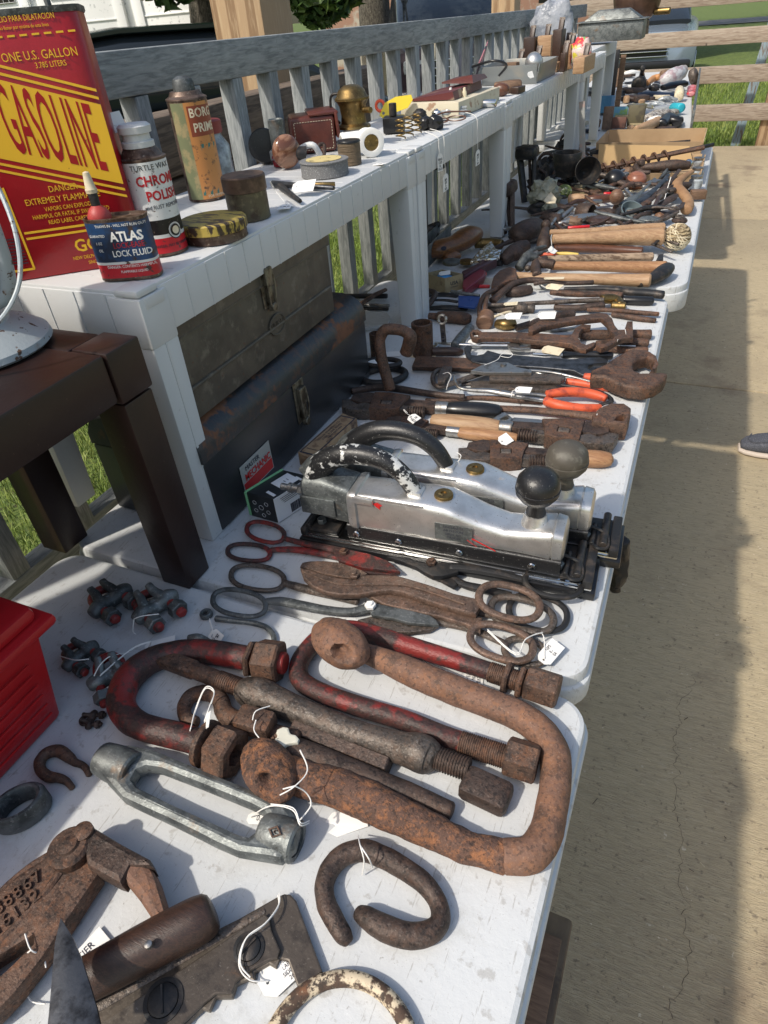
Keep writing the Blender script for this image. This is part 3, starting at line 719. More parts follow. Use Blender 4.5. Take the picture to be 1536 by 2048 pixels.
solo('hex_bar', lathe([(.0105, 0), (.012, .0015), (.0115, .17), (.0105, .172)] if False else [(.0108, 0), (.0118, .0012), (.0118, (hb[1] - hb[0]).length - .0012), (.0108, (hb[1] - hb[0]).length)], hb[0], hb[1] - hb[0], 6, .3), RUD, 'straight dark hexagonal iron bar lying behind the long tapered drift pin', 'bar')
solo('drift_pin', rough(ptube(K(c4, 1.969, [(300, 585, 56), (420, 628, 56), (600, 698, 52), (780, 765, 46), (880, 805, 42), (945, 835, 40)]), n=16, sm=5), .0005, 60), RUD, 'long tapered iron drift pin lying beside the lower arm of the clevis', 'drift pin', sharp=80)

# 9 wire rope clips ---------------------------------------------------------
def clip(cx, cy, ang, s, label, z=0.0, red=True, tilt=0.0, mt=None):
    """legs run along +x, saddle crosses at x = 0, nuts at +x"""
    mt = mt or GALV
    d = .0145; ub_ = sweep([(.034, d, .012, .0052), (.012, d, .012, .0052), (-.010, d, .012, .0052), (-.022, d * .75, .012, .0054), (-.0275, 0, .012, .0056), (-.022, -d * .75, .012, .0054), (-.010, -d, .012, .0052), (.012, -d, .012, .0052), (.034, -d, .012, .0052)], 12, sm=5)
    th = J(thread((.004, d, .012), (.034, d, .012), .0056, .0019, .0008), thread((.004, -d, .012), (.034, -d, .012), .0056, .0019, .0008))
    sd_ = J(sweep([(.001, -.025, .011, .008), (0, -.014, .013, .0105), (-.001, 0, .0105, .0085), (0, .014, .013, .0105), (.001, .025, .011, .008)], 12, sm=4),
            sweep([(-.002, -.011, .018, .0062), (-.012, -.0085, .022, .0055), (-.022, -.008, .0265, .0042)], 10, sm=3),
            sweep([(-.002, .011, .018, .0062), (-.012, .0085, .022, .0055), (-.022, .008, .0265, .0042)], 10, sm=3),
            sweep([(-.002, -.010, .010, .008), (-.004, 0, .0145, .006), (-.002, .010, .010, .008)], 10, sm=3))
    nt_ = [hexnut((.017, sy * d, .012), (.029, sy * d, .012), .0108, .0054, .3 * sy) for sy in (1, -1)]
    o = P(cx, cy, .012)
    T = Matrix.Translation((o.x, o.y, z)) @ Matrix.Rotation(R(ang), 4, 'Z') @ Matrix.Rotation(R(tilt), 4, 'Y') @ Matrix.Scale(s, 4)
    return thing('wire_rope_clip', label, 'wire clip', [('u_bolt', ub_.xf(T), REDP if red else mt, [('thread', th.xf(T), REDP if red else mt)]), ('saddle', rough(sd_, .0006, 160).xf(T), mt), ('nut', nt_[0].xf(T), mt), ('nut', nt_[1].xf(T), mt)], 'forged wire rope clips')
GALD = mat('dirty_galvanised_steel', (.13, .14, .14), .55, .5, [dict(c=(.05, .055, .055), s=45, lo=.42, hi=.62), dict(c=(.3, .31, .31), s=260, lo=.56, hi=.7, a=.6)], [(150, .0006)])
dd = dirv((300, 1200), (350, 1240)); A1 = math.degrees(math.atan2(dd.y, dd.x))
clip(222, 1203, A1 + 4, 1.12, 'big darker wire rope clip, farthest left of the upper pair', mt=GALD)
clip(312, 1215, A1 - 2, 1.15, 'big galvanised wire rope clip with bright red bolt threads and open nuts')
clip(160, 1310, A1 + 6, .86, 'small dark wire rope clip of the lower pair, nearer the red toolbox', mt=GALD)
clip(222, 1348, A1 - 22, .98, 'small galvanised wire rope clip with pinkish red bow beside the red shackle', tilt=14)
clip(178, 1432, A1 + 40, .42, 'tiny dark wire rope clip standing alone below the others', red=False, mt=RUD)

# 10 small galvanised hooks -------------------------------------------------
jt = ptube([(432, 1237, 6.5), (470, 1242, 5.5), (505, 1246, 5.5), (533, 1255, 5.5), (547, 1272, 5.5), (545, 1290, 5.5), (530, 1300, 5)], n=10)
jt.add(plate([(P(414, 1233).x + .0085 * math.cos(a), P(414, 1233).y + .0085 * math.sin(a)) for a in [k * .42 for k in range(15)]], .0005, .008, [[(P(412, 1233).x + .0034 * math.cos(a), P(412, 1233).y + .0034 * math.sin(a)) for a in [k * .7 for k in range(9)]]], bev=.002))
solo('wire_hook', jt, GALV, 'small galvanised J hook with a round eye beside the grey snips', 'hook')
solo('wire_hook', ptube([(378, 1276, 7), (395, 1276, 9), (412, 1281, 7), (430, 1292, 6)], n=10), GALV, 'short galvanised hook end showing behind the red shackle', 'hook')
rs = ptube(K(c3, 2.477, [(358, 1228, 15), (330, 1196, 19), (290, 1180, 23), (235, 1170, 27), (200, 1135, 27), (200, 1092, 28), (235, 1055, 30), (290, 1045, 31), (340, 1075, 27), (372, 1102, 20), (412, 1118, 17), (438, 1150, 17), (440, 1168, 14)]), n=14, sm=6)
solo('cold_shut', rough(rs, .0004, 80), RU, 'small rusty open repair link between the red toolbox and the turnbuckle', 'repair link', sharp=80)
oc = P(26, 1598, .03)
ov = [(oc.x + .027 * math.cos(a) * math.cos(1.0) - .019 * math.sin(a) * math.sin(1.0), oc.y + .027 * math.cos(a) * math.sin(1.0) + .019 * math.sin(a) * math.cos(1.0)) for a in [k * math.pi / 14 for k in range(28)]]
ih = [(oc.x + (x - oc.x) * .68, oc.y + (y - oc.y) * .68) for x, y in ov]
solo('oval_link', plate(ov, 0, .026, [ih], bev=.004), GALD, 'thick dark steel oval ring standing against the red toolbox', 'ring')

# 11 load binder ------------------------------------------------------------
def c5w(pts): return [c5(x, y) for x, y in pts]
hnd = pplate(c5w([(385, 215), (300, 265), (250, 330), (150, 385), (60, 455), (-60, 570), (-200, 740), (-200, 1200), (-60, 1120), (60, 1000), (200, 820), (310, 655), (400, 520), (455, 440), (440, 350), (420, 270)]), .004, .026,
             [c5w([(-60, 850), (20, 800), (150, 722), (150, 760), (60, 850), (-60, 960)])], bev=.004)
rim = J(ptube(K(c5, 2.327, [(345, 300, 24, .022), (300, 400, 24, .020), (220, 520, 24, .019), (100, 660, 26, .018), (-60, 820, 26, .018)]), n=10),
        ptube(K(c5, 2.327, [(262, 330, 16, .020), (150, 400, 18, .019), (40, 490, 18, .018), (-60, 590, 18, .018)]), n=10),
        ptube(K(c5, 2.327, [(440, 440, 18, .018), (330, 610, 20, .016), (180, 800, 22, .016), (20, 990, 22, .016), (-60, 1080, 22, .016)]), n=10))
pv = P(*c5(320, 312), .035); pv2 = P(*c5(383, 236), .040)
piv = J(lathe([(.019, -.012), (.019, 0), (.016, .003), (.010, .0035), (.009, .006), (.003, .007)], pv, n=24), lathe([(.009, -.006), (.009, 0), (.004, .002)], pv2, n=20))
lnk = pplate(c5w([(385, 205), (430, 213), (560, 290), (690, 362), (705, 400), (660, 400), (600, 400), (560, 478), (530, 468), (400, 395), (385, 300)]), .012, .037, bev=.005)
jw = J(pplate(c5w([(545, 395), (620, 345), (690, 380), (718, 440), (776, 628), (715, 655), (640, 540), (570, 455)]), .004, .033, bev=.006))
bl = P(*c5(75, 520), .0275); bdv = dirv(c5(20, 590), c5(165, 470), .027)
tx = text('88867', .017, onplane(bl + V((.002, .0, 0)), bdv, V((-bdv.y, bdv.x, 0))), th=.0011, sx=.85, sp=1.15)
tx.add(text('516132', .017, onplane(bl + V((.012, -.016, 0)), bdv, V((-bdv.y, bdv.x, 0))), th=.0011, sx=.85, sp=1.15))
thing('load_binder', 'heavy rusty lever load binder lying at the left edge', 'load binder',
      [('lever', rough(hnd, .0008, 55), RU), ('raised_rim', rim, RU), ('cast_numbers', tx, RU), ('pivot_pin', piv, RU), ('link', rough(lnk, .0008, 55), RUD), ('jaw', rough(jw, .0008, 55), RUO)])

# 12 clapboard gauge --------------------------------------------------------
go = c5w([(425, 1035), (1030, 690), (1290, 542), (1322, 528), (1352, 532), (1378, 560), (1500, 890), (1385, 965), (1340, 842), (1302, 832), (1284, 874), (1252, 855), (1184, 892), (1188, 938), (1150, 928), (1100, 952), (1080, 1012), (1002, 1014), (974, 1074), (942, 1066), (862, 1140), (780, 1260), (380, 1260)])
gi = c5w([(450, 1140), (1232, 622), (1252, 640), (1264, 700), (1304, 790), (1290, 830), (1250, 838), (1182, 874), (1100, 934), (1076, 990), (1000, 996), (940, 1046), (850, 1130), (770, 1250), (440, 1250)])
scr = []
for x, y, r_ in ((1158, 783, .0095), (760, 1026, .0115)):
    p = P(*c5(x, y), .013)
    s_ = lathe([(r_ * 1.35, -.002), (r_ * 1.35, .0005), (r_ * 1.05, .001), (r_ * 1.02, -.0008), (r_, -.0008), (r_, .002), (r_ * .8, .0032), (.0005, .0036)], p, n=24)
    s_.add(box((p.x, p.y, p.z + .0042), (r_ * 1.7, .0016, .0016), rz=R(-50 if x < 1000 else 70)))
    scr.append(('screw', s_, BLKM))
tp = J(ptube(K(c5, 2.327, [(400, 1080, 30, .007), (700, 905, 30, .007), (1015, 725, 26, .007), (1230, 610, 16, .007)]), n=8, fl=.35))
thing('siding_gauge', 'dark notched metal siding gauge plate with two slotted screws', 'siding gauge',
      [('plate', pplate(go, .001, .008, bev=.0015), DKP), ('slide_plate', pplate(gi, .0081, .0125, bev=.0012), DKP), ('edge_ridge', tp, RUG)] + scr)
rol = ptube(K(c5, 2.327, [(300, 985, 86, .006), (380, 940, 98, .006), (520, 865, 103, .006), (700, 768, 106, .006), (860, 685, 106, .006), (930, 648, 103, .006), (975, 620, 92, .008)]), n=26, sm=5)
pp = P(*c5(690, 765), .047)
thing('turned_roller', 'short thick dark turned wooden grip between the load binder and the siding gauge', 'handle',
      [('grip', rol, WDK), ('pin', lathe([(.003, -.003), (.003, .0008), (.001, .0014)], pp, n=10), STEEL)])
bz = .066
bp_ = [P(*c5(x, y), bz) for x, y in ((282, 642), (335, 730), (375, 820), (420, 960), (450, 1060), (480, 1200), (215, 1200), (228, 1080), (240, 940), (255, 760))]
bm_ = M(); cpt = P(*c5(310, 1000), bz + .004); cb_ = P(*c5(345, 1200), bz + .004); tpt = P(*c5(288, 660), bz)
bm_.v = [p.copy() for p in bp_] + [p - V((0, 0, .003)) for p in bp_] + [tpt, cpt, cb_]
n_ = 10
bm_.f = [(0, 1, 20), (1, 2, 21, 20), (2, 3, 21), (3, 4, 21), (4, 5, 22, 21), (6, 7, 21, 22), (7, 8, 21), (8, 9, 20, 21), (9, 0, 20), (5, 6, 22)] + [(i, i + n_, (i + 1) % n_ + n_, (i + 1) % n_) for i in range(n_)] + [tuple(range(19, 9, -1))]
bm_.m = [0] * len(bm_.f)
# the blade's socket goes down to the table outside the photo
bs_ = sweep([(*(cb_ - V((0, 0, .004))), .007), (*(cb_ + V((.0, -.03, -.022))), .009), (*(cb_ + V((.0, -.075, -.056))), .010)], 12, sm=4)
thing('spear_blade', 'pointed grey steel blade rising at the bottom left in front of the roller handle', 'blade', [('blade', bm_, GUN), ('socket', bs_, GUN)])

# 13 red toolbox at left ----------------------------------------------------
RED = mat('bright_red_plastic', (.50, .012, .016), .36, 0, [dict(c=(.38, .01, .014), s=5, lo=.4, hi=.7, a=.6)], [(260, .0003)], rn=0)
x1 = -.553; y1 = .243
bd = hexa([(x1 - .19, y1 - .44, .001), (x1, y1 - .44, .001), (x1, y1, .001), (x1 - .19, y1, .001), (x1 - .21, y1 - .45, .128), (x1 + .018, y1 - .45, .128), (x1 + .018, y1 + .018, .138), (x1 - .21, y1 + .018, .138)], .006)
rb = M()
for k in range(6):
    z = .022 + k * .017
    rb.add(box((x1 + .0025 + z * .14, y1 - .21, z), (.0026, .40, .0022), bev=.0006))
ld = J(box((x1 - .095, y1 - .215, .144), (.262, .49, .012), bev=.005), box((x1 - .095, y1 - .215, .158), (.242, .47, .018), bev=.008), box((x1 - .095, y1 - .215, .172), (.20, .43, .016), bev=.008))
thing('toolbox', 'bright red plastic toolbox with ribbed side at the left edge', 'toolbox', [('box', bd, RED), ('rib_set', rb, RED), ('lid', ld, RED)])
# ================================================================ SNIPS
def cz(x, y): return (620 + x / 4.518, 980 + y / 4.518)
def loop(cx, cy, rx_, ry_, ang, r_, z, n=16, f=cs, k=1.829, fl=.8):
    pts = []
    for i in range(n):
        a = 2 * math.pi * i / n; ex = 2.3
        ca = math.copysign(abs(math.cos(a)) ** (2 / ex), math.cos(a)); sa = math.copysign(abs(math.sin(a)) ** (2 / ex), math.sin(a))
        x = ca * rx_; y = sa * ry_; t = R(ang)
        pts.append((cx + x * math.cos(t) - y * math.sin(t), cy + x * math.sin(t) + y * math.cos(t), r_, z))
    return ptube(K(f, k, pts), n=10, sm=4, fl=fl, closed=True)
def tbz(f, k, pts, z, fl=.7, n=10): return ptube(K(f, k, [(p[0], p[1], p[2], z) for p in pts]), n=n, sm=5, fl=fl)
def boltat(x, y, z, r_=.0062, f=cs):
    p = P(*f(x, y), z); return J(hexnut(p, p + V((0, 0, .005)), r_, 0, .4), rod(p + V((0, 0, .004)), p + V((0, 0, .0075)), r_ * .5, n=10))
def cutter(name, label, half_a, half_b, bolt, ma, mb=None, mbolt=None):
    return thing(name, label, 'tin snips', [('handle_half', half_a, ma), ('handle_half', half_b, mb or ma), ('pivot_bolt', bolt, mbolt or ma)], 'pairs of tin snips')
def pl(f, pts, z0, z1, bev=.001): return pplate([f(x, y) for x, y in pts], z0, z1, bev=bev)
cutter('tin_snips', 'tin snips with dull red handles, nearest the black toolbox',
       J(loop(203, 447, 70, 34, 14, 9, .006), tbz(cs, 1.829, [(268, 468, 11), (330, 485, 13), (420, 503, 15), (500, 522, 17)], .006), pl(cs, [(440, 498), (500, 508), (580, 525), (650, 550), (696, 590), (650, 586), (560, 576), (470, 550)], .009, .014)),
       J(loop(142, 521, 78, 30, 5, 9, .002), tbz(cs, 1.829, [(222, 512, 11), (300, 510, 14), (400, 524, 15), (500, 545, 14)], .002), pl(cs, [(480, 545), (560, 560), (696, 594), (660, 602), (580, 596), (500, 575)], .003, .008)),
       boltat(490, 523, .014), RUR, RUR, RU)
cutter('tin_snips', 'grey tin snips with a white dab on the pivot, in front of the others',
       J(loop(107, 706, 98, 46, 10, 10, .006), tbz(cs, 1.829, [(205, 700, 14), (260, 700, 19), (340, 715, 19), (430, 732, 18), (520, 738, 18), (585, 722, 22)], .005), pl(cz, [(500, 1000), (640, 1030), (700, 1045), (900, 1085), (1080, 1130), (1140, 1170), (1165, 1215), (1100, 1215), (900, 1200), (760, 1160), (560, 1130)], .010, .015)),
       J(loop(174, 614, 98, 44, 8, 10, .002), tbz(cs, 1.829, [(270, 632, 14), (340, 652, 18), (440, 675, 18), (540, 700, 17)], .002), pl(cz, [(430, 1170), (640, 1120), (760, 1165), (900, 1205), (1100, 1225), (1165, 1220), (1080, 1265), (900, 1285), (760, 1280), (600, 1245)], .003, .009)),
       boltat(587, 720, .016, .0072), GALD, RUG, PAPER)
bigp = [(-90, 700), (-60, 790), (20, 870), (140, 925), (260, 945), (440, 945), (600, 915), (720, 905), (840, 925), (1000, 980), (1200, 1045), (1400, 1100), (1500, 1120), (1540, 1050), (1500, 975), (1300, 930), (1100, 860), (900, 800), (780, 768), (640, 762), (520, 762), (440, 770), (380, 800), (250, 790), (120, 760), (0, 715)]
cutter('tin_snips', 'biggest rusty brown tin snips, with the blades pointing left and string on its lower loop',
       J(loop(1095, 703, 114, 58, 15, 15, .020), pl(cz, bigp, .016, .025, .0025), ptube([(*cz(-60, 735), 2, .024), (*cz(250, 845), 2, .0245), (*cz(600, 850), 2.5, .0245), (*cz(900, 865), 2.5, .0245), (*cz(1400, 1030), 2.5, .0245)], n=6)),
       J(loop(1067, 851, 118, 58, 17, 15, .013), pl(cz, [(490, 935), (700, 905), (840, 940), (1000, 995), (1200, 1060), (1420, 1120), (1560, 1150), (1540, 1275), (1400, 1210), (1150, 1140), (900, 1085), (700, 1040), (640, 1020), (560, 975)], .009, .0158, .002), pl(cz, [(-90, 690), (-70, 655), (0, 642), (120, 638), (260, 652), (380, 690), (460, 720), (520, 755), (440, 800), (300, 790), (100, 750), (0, 715)], .010, .0155)),
       boltat(528, 607, .025, .008), RUS, RUS)
cutter('tin_snips', 'tin snips with glossy black loop handles lying against the front sander',
       J(loop(1255, 632, 104, 50, 10, 12, .014), tbz(cs, 1.829, [(880, 575, 20), (960, 580, 20), (1060, 598, 18), (1150, 622, 13)], .012), pl(cz, [(690, 600), (780, 595), (900, 610), (980, 650), (1060, 655), (1180, 650), (1340, 655), (1340, 740), (1200, 775), (1100, 775), (1030, 740), (950, 690), (820, 640)], .012, .019)),
       J(loop(1200, 742, 108, 62, 14, 12, .004), tbz(cs, 1.829, [(870, 600, 16), (920, 635, 16), (1000, 655, 18), (1100, 676, 13)], .004), pl(cz, [(690, 605), (900, 640), (1080, 770), (1300, 780), (1330, 850), (1300, 880), (1150, 800), (960, 700)], .006, .011)),
       boltat(810, 560, .019, .0072), BLKM, BLKM, RU)
cutter('tin_snips', 'brown tin snips mostly hidden under the biggest rusty pair',
       J(loop(1142, 748, 118, 55, 16, 14, .008), tbz(cs, 1.829, [(640, 650, 16), (760, 690, 16), (900, 725, 16), (1030, 750, 15)], .003)),
       J(loop(1152, 884, 76, 44, 14, 13, .004), tbz(cs, 1.829, [(640, 700, 16), (800, 765, 16), (950, 800, 16), (1090, 860, 14)], .001)),
       boltat(660, 680, .006), RUG)

# ================================================================ AIR SANDERS
def loft(secs, n=28, ex=5.0):
    """secs: (u, n0, n1, z0, z1)"""
    r = M()
    for s_ in secs:
        uu, n0, n1, z0_, z1_ = s_[:5]; e = s_[5] if len(s_) > 5 else ex
        for k in range(n):
            a = 2 * math.pi * (k + .5) / n
            ca = math.copysign(abs(math.cos(a)) ** (2 / e), math.cos(a)); sa = math.copysign(abs(math.sin(a)) ** (2 / e), math.sin(a))
            r.v.append(V((uu, (n0 + n1) / 2 + ca * (n1 - n0) / 2, (z0_ + z1_) / 2 + sa * (z1_ - z0_) / 2)))
    for i in range(len(secs) - 1):
        for k in range(n):
            a = i * n + k; b = i * n + (k + 1) % n; r.f.append((b, a, a + n, b + n))
    r.f.append(tuple(range(n))); r.f.append(tuple((len(secs) - 1) * n + k for k in range(n - 1, -1, -1)))
    r.m = [0] * len(r.f)
    return r
def sander(o, U, label, mh, mk, redlogo):
    U = V((U.x, U.y, 0)).normalized(); Nn = V((-U.y, U.x, 0))
    T = Matrix((( U.x, Nn.x, 0, o.x), (U.y, Nn.y, 0, o.y), (0, 0, 1, 0), (0, 0, 0, 1)))
    parts = []
    def a(name, m, mt, sub=None): 
        parts.append((name, m.xf(T), mt, [(x, y.xf(T), z) for x, y, z in sub] if sub else None))
    bolts = []
    for uu in (.088, .150, .235, .330): bolts.append(('bolt', lathe([(.0048, 0), (.0052, .001), (.0042, .0026), (.0015, .003)], (uu, .0075, .0335), V((0, -1, 0)), 12), CHROME))
    a('sanding_pad', box((.205, .040, .0065), (.412, .082, .012), bev=.002), BLK)
    a('pad_frame', J(box((.205, .040, .0150), (.402, .076, .0045), bev=.001), box((.205, .040, .0185), (.392, .070, .004), bev=.001)), CHROME)
    a('clamp', J(box((.030, .040, .0235), (.052, .060, .006), bev=.0015), box((.006, .040, .022), (.010, .074, .012), bev=.002), rod((.012, .008, .030), (.012, .072, .030), .004)), BLKM, [('bolt', hexnut((.026, .026, .0265), (.026, .026, .034), .0068), GALV)])
    a('clamp', J(box((.376, .040, .0235), (.050, .060, .006), bev=.0015), box((.400, .040, .022), (.012, .076, .014), bev=.002), rod((.386, .006, .031), (.386, .074, .031), .0052), rod((.372, .006, .030), (.372, .05, .030), .0036), sweep([(.372, .008, .03, .0022), (.38, -.002, .032, .0022), (.392, .006, .030, .0022), (.386, .03, .034, .0022), (.35, .036, .04, .0022)], 6)), BLKM, [('bolt', hexnut((.362, .022, .0265), (.362, .022, .0345), .0068), GALV)])
    a('side_rail', loft([(.074, .0085, .0645, .0205, .047, 9), (.365, .0085, .0645, .0205, .047, 9)]), BLKS, bolts)
    a('body', J(loft([(.080, .006, .066, .042, .100, 7), (.086, .005, .067, .041, .102, 8), (.092, .005, .067, .041, .102, 8), (.094, .0085, .063, .042, .099, 8), (.112, .0085, .063, .042, .100, 7), (.178, .0085, .063, .042, .101, 7), (.190, .0065, .065, .042, .102, 6), (.215, .0065, .065, .042, .101, 6), (.232, .0075, .064, .042, .096, 5), (.262, .0095, .062, .042, .086, 4), (.292, .010, .061, .042, .079, 3.6), (.312, .010, .061, .042, .081, 3.6), (.335, .009, .062, .042, .086, 4), (.350, .009, .062, .042, .088, 5), (.3515, .0105, .0605, .044, .086, 5), (.353, .009, .062, .042, .088, 5), (.364, .010, .061, .043, .086, 5), (.367, .014, .057, .047, .080, 5)]),
                box((.104, .0075, .0935), (.030, .006, .011), bev=.002), box((.14, .0082, .0985), (.095, .002, .003), bev=.0008),
                lathe([(.019, -.008), (.0165, 0), (.0145, .008), (.0135, .014)], (.326, .0355, .083), n=22)), ALU)
    a('rear_housing', J(loft([(.004, .020, .052, .060, .098, 4), (.012, .012, .060, .050, .108, 4), (.040, .010, .062, .045, .112, 5), (.078, .010, .062, .044, .104, 7), (.081, .010, .062, .044, .102, 7)]), box((.022, .040, .112), (.030, .030, .030), bev=.003, rot=Matrix.Rotation(R(-38), 3, 'Y')), box((.034, .0085, .070), (.052, .003, .028), bev=.001)), GALV)
    hp = [(.030, .075, .0215), (.026, .100, .0200), (.038, .124, .0175), (.066, .142, .0150), (.098, .147, .0135), (.128, .142, .0125), (.150, .127, .0118), (.163, .108, .0112), (.169, .094, .0105)]
    a('handle', sweep([(q_[0], .036, q_[1], q_[2]) for q_ in hp], 18, sm=6, up=V((0, 1, 0))), mh)
    a('handle_foot', box((.169, .036, .100), (.020, .022, .012), bev=.003), ALU)
    a('air_fitting', J(rod((.008, .034, .074), (-.008, .034, .074), .0085, n=6), rod((-.006, .034, .074), (-.018, .034, .074), .0062), rod((-.017, .034, .074), (-.024, .034, .074), .0075), rod((-.023, .034, .074), (-.036, .034, .074), .0045, .0052)), STEEL)
    a('brass_plug', lathe([(.0125, -.002), (.0125, .003), (.0115, .0045), (.004, .005), (.0038, .0035)], (.207, .036, .1005), n=26), BRASS)
    a('knob', lathe([(.0115, 0), (.0125, .003), (.0105, .012), (.012, .018), (.020, .024), (.0262, .033), (.0272, .0385), (.0272, .0405), (.0262, .041), (.0268, .044), (.0250, .053), (.0195, .060), (.011, .0645), (.003, .0658)], (.326, .0355, .0955), n=36), mk)
    lb = rect(.050, .026, mapf=lambda x, y, w_: V((.228 + x, .0068 - w_ - .0004, .066 + y)))
    lt = M()
    for k, l in enumerate(('LINE SANDER', 'AIR PRESSURE', 'SERIAL NO.', 'MADE IN')):
        lt.add(text(l, .0055, lambda x, y, w_, k=k: V((.228 + x, .0060 - w_, .0745 + y - k * .0056)), th=.0001, sx=.8))
    a('data_plate', lb, GALV, [('lettering', lt, INK)])
    rmk = J(plate([(.252, .058), (.2535, .0595), (.283, .0445), (.2835, .043)], 0, .0006, bev=.0001), plate([(.246, .055), (.2465, .0555), (.259, .047), (.2592, .0463)], 0, .0006, bev=.0001), plate([(.118, .087), (.124, .090), (.131, .086), (.127, .084), (.128, .079), (.122, .083)], 0, .0006, bev=.0001))
    rmk.v = [V((p.x, .0078 - p.z - (.002 if p.x > .24 else 0) + (.0016 if p.x > .262 else 0), p.y + .004)) for p in rmk.v]
    if not redlogo: a('red_mark', rmk, MREDP)
    else:
        rl = lathe([(.0135, 0), (.0135, .0012)], (.118, .0085, .080), V((0, -1, 0)), 26)
        rw = J(*[rect(.0055, .0055, mapf=lambda x, y, w_, i=i, j=j: V((.118 + x + i * .0068, .0066 - w_, .080 + y + j * .0068))) for i in (-.5, .5) for j in (-.5, .5)])
        a('red_badge', rl, MREDP, [('white_square', rw, PAPER)])
    return thing('air_sander', label, 'air sander', parts, 'long inline air sanders')
MREDP = mat('flat_red_paint', (.55, .02, .02), .5, 0, [], [])
UA = dirv((600, 1078), (1190, 1192), .01)
o1 = P(600, 1078, .01)
sander(o1, UA, 'front inline air sander with white-chipped arch handle and shiny black knob', BLKC, BLKS, False)
Nn = V((-UA.y, UA.x, 0)).normalized()
dpl = P(950, 943, .1) - P(887, 995, .1)
KNB = mat('dusty_grey_brown_knob', (.075, .066, .052), .55, 0, [dict(c=(.16, .15, .12), s=60, lo=.5, hi=.65), dict(c=(.03, .026, .02), s=30, lo=.55, hi=.7)], [(200, .0003)])
sander(o1 + V((dpl.x, dpl.y, 0)), UA, 'rear inline air sander with smooth black arch handle and dusty grey-brown knob', BLKS, KNB, True)
# black rag hanging off the table edge
solo('rag', rough(sweep([(P(1245, 1060).x, P(1245, 1060).y, -.02, .010), (P(1245, 1060).x + .006, P(1245, 1060).y + .004, -.06, .013), (P(1245, 1060).x + .004, P(1245, 1060).y, -.10, .012), (P(1245, 1060).x + .008, P(1245, 1060).y - .004, -.115, .006)], 12, sm=5), .005, 60), BLKM, 'black strap end hanging below the table edge beside the sanders', 'strap')

# ================================================================ TOOLBOXES
TBK = mat('worn_black_enamel', (.022, .026, .032), .33, .0, [dict(c=(.035, .034, .034), s=6, lo=.4, hi=.7), dict(c=(.12, .10, .085), s=420, lo=.67, hi=.72, a=.7)], [(220, .0002)], rn=0)
TBR = mat('rusty_black_enamel', (.028, .030, .034), .42, 0, [dict(c=(.20, .085, .042), s=9, lo=.55, hi=.59, r=.9), dict(c=(.10, .048, .028), s=60, lo=.5, hi=.6, a=.5)], [(120, .0006)], rn=0)
TGR = mat('dirty_brown_grey_enamel', (.115, .098, .076), .5, .2, [dict(c=(.07, .06, .048), s=14, lo=.42, hi=.62), dict(c=(.2, .175, .14), s=46, lo=.55, hi=.68, a=.6), dict(c=(.12, .06, .035), s=110, lo=.62, hi=.7)], [(90, .0006)], rn=0)
LTC = mat('tarnished_latch_metal', (.20, .18, .14), .42, .7, [dict(c=(.08, .065, .045), s=70, lo=.45, hi=.6)], [(200, .0004)])
def latch(px, py, fx, s=1.0, m=STEEL):
    p = PX(px, py, fx); p.x = fx
    m_ = J(box((fx + .0014, p.y, p.z + .004), (.0025, .026 * s, .058 * s), bev=.001), box((fx + .0065, p.y, p.z + .012 * s), (.009, .015 * s, .024 * s), bev=.0025), box((fx + .0055, p.y, p.z - .010 * s), (.006, .012 * s, .022 * s), bev=.002),
           sweep([(fx + .009, p.y - .007 * s, p.z + .022 * s, .0016), (fx + .011, p.y - .008 * s, p.z, .0016), (fx + .009, p.y - .006 * s, p.z - .020 * s, .0016), (fx + .010, p.y, p.z - .026 * s, .0018), (fx + .009, p.y + .006 * s, p.z - .020 * s, .0016), (fx + .011, p.y + .008 * s, p.z, .0016), (fx + .009, p.y + .007 * s, p.z + .022 * s, .0016)], 8, sm=4),
           rod((fx + .003, p.y, p.z - .026 * s), (fx + .012, p.y, p.z - .026 * s), .0055 * s, n=16))
    return m_
fx = -.566; D_ = .205
y0, y1_ = .580, 1.120; zb_, zs, zt_ = .001, .118, .172
# black box: rounded top shoulder
def boxprof(y0, y1_, prof, nrm=0):
    r = M()
    for y in (y0, y1_):
        for x, z in prof: r.v.append(V((x, y, z)))
    n = len(prof)
    r.f = [(k, (k + 1) % n, (k + 1) % n + n, k + n) for k in range(n)] + [tuple(range(n - 1, -1, -1)), tuple(range(n, 2 * n))]
    r.m = [0] * len(r.f)
    return r
bb = box((fx - D_ / 2, (y0 + y1_) / 2, .062), (D_, y1_ - y0, .120), bev=.004)
prof = [(fx - D_, .1235), (fx + .0015, .1235), (fx + .0015, .140), (fx - .003, .152), (fx - .012, .163), (fx - .026, .1705), (fx - .045, .174), (fx - D_ + .045, .174), (fx - D_ + .012, .163), (fx - D_, .140)]
bl_ = boxprof(y0 - .001, y1_ + .001, prof)
sk = PX(513, 935, fx)
stt = rect(.084, .052, mapf=lambda x, y, w_: V((fx + .0016 + w_, sk.y + x, sk.z + y)))
str_ = rect(.080, .018, mapf=lambda x, y, w_: V((fx + .0022 + w_, sk.y + x, sk.z - .015 + y)))
ymap = lambda dx, dz: (lambda x, y, w_: V((fx + .0026 + w_, sk.y + x + dx, sk.z + y + dz)))
SIL = mat('silver_sticker', (.45, .47, .45), .4, .4, [], [])
sl2 = J(text('MASTER', .0115, ymap(-.010, .016), th=.0001, sx=.95), )
sl3 = text('MECHANIC', .0165, ymap(.002, .0015), th=.0001, sx=.86, bold=.02)
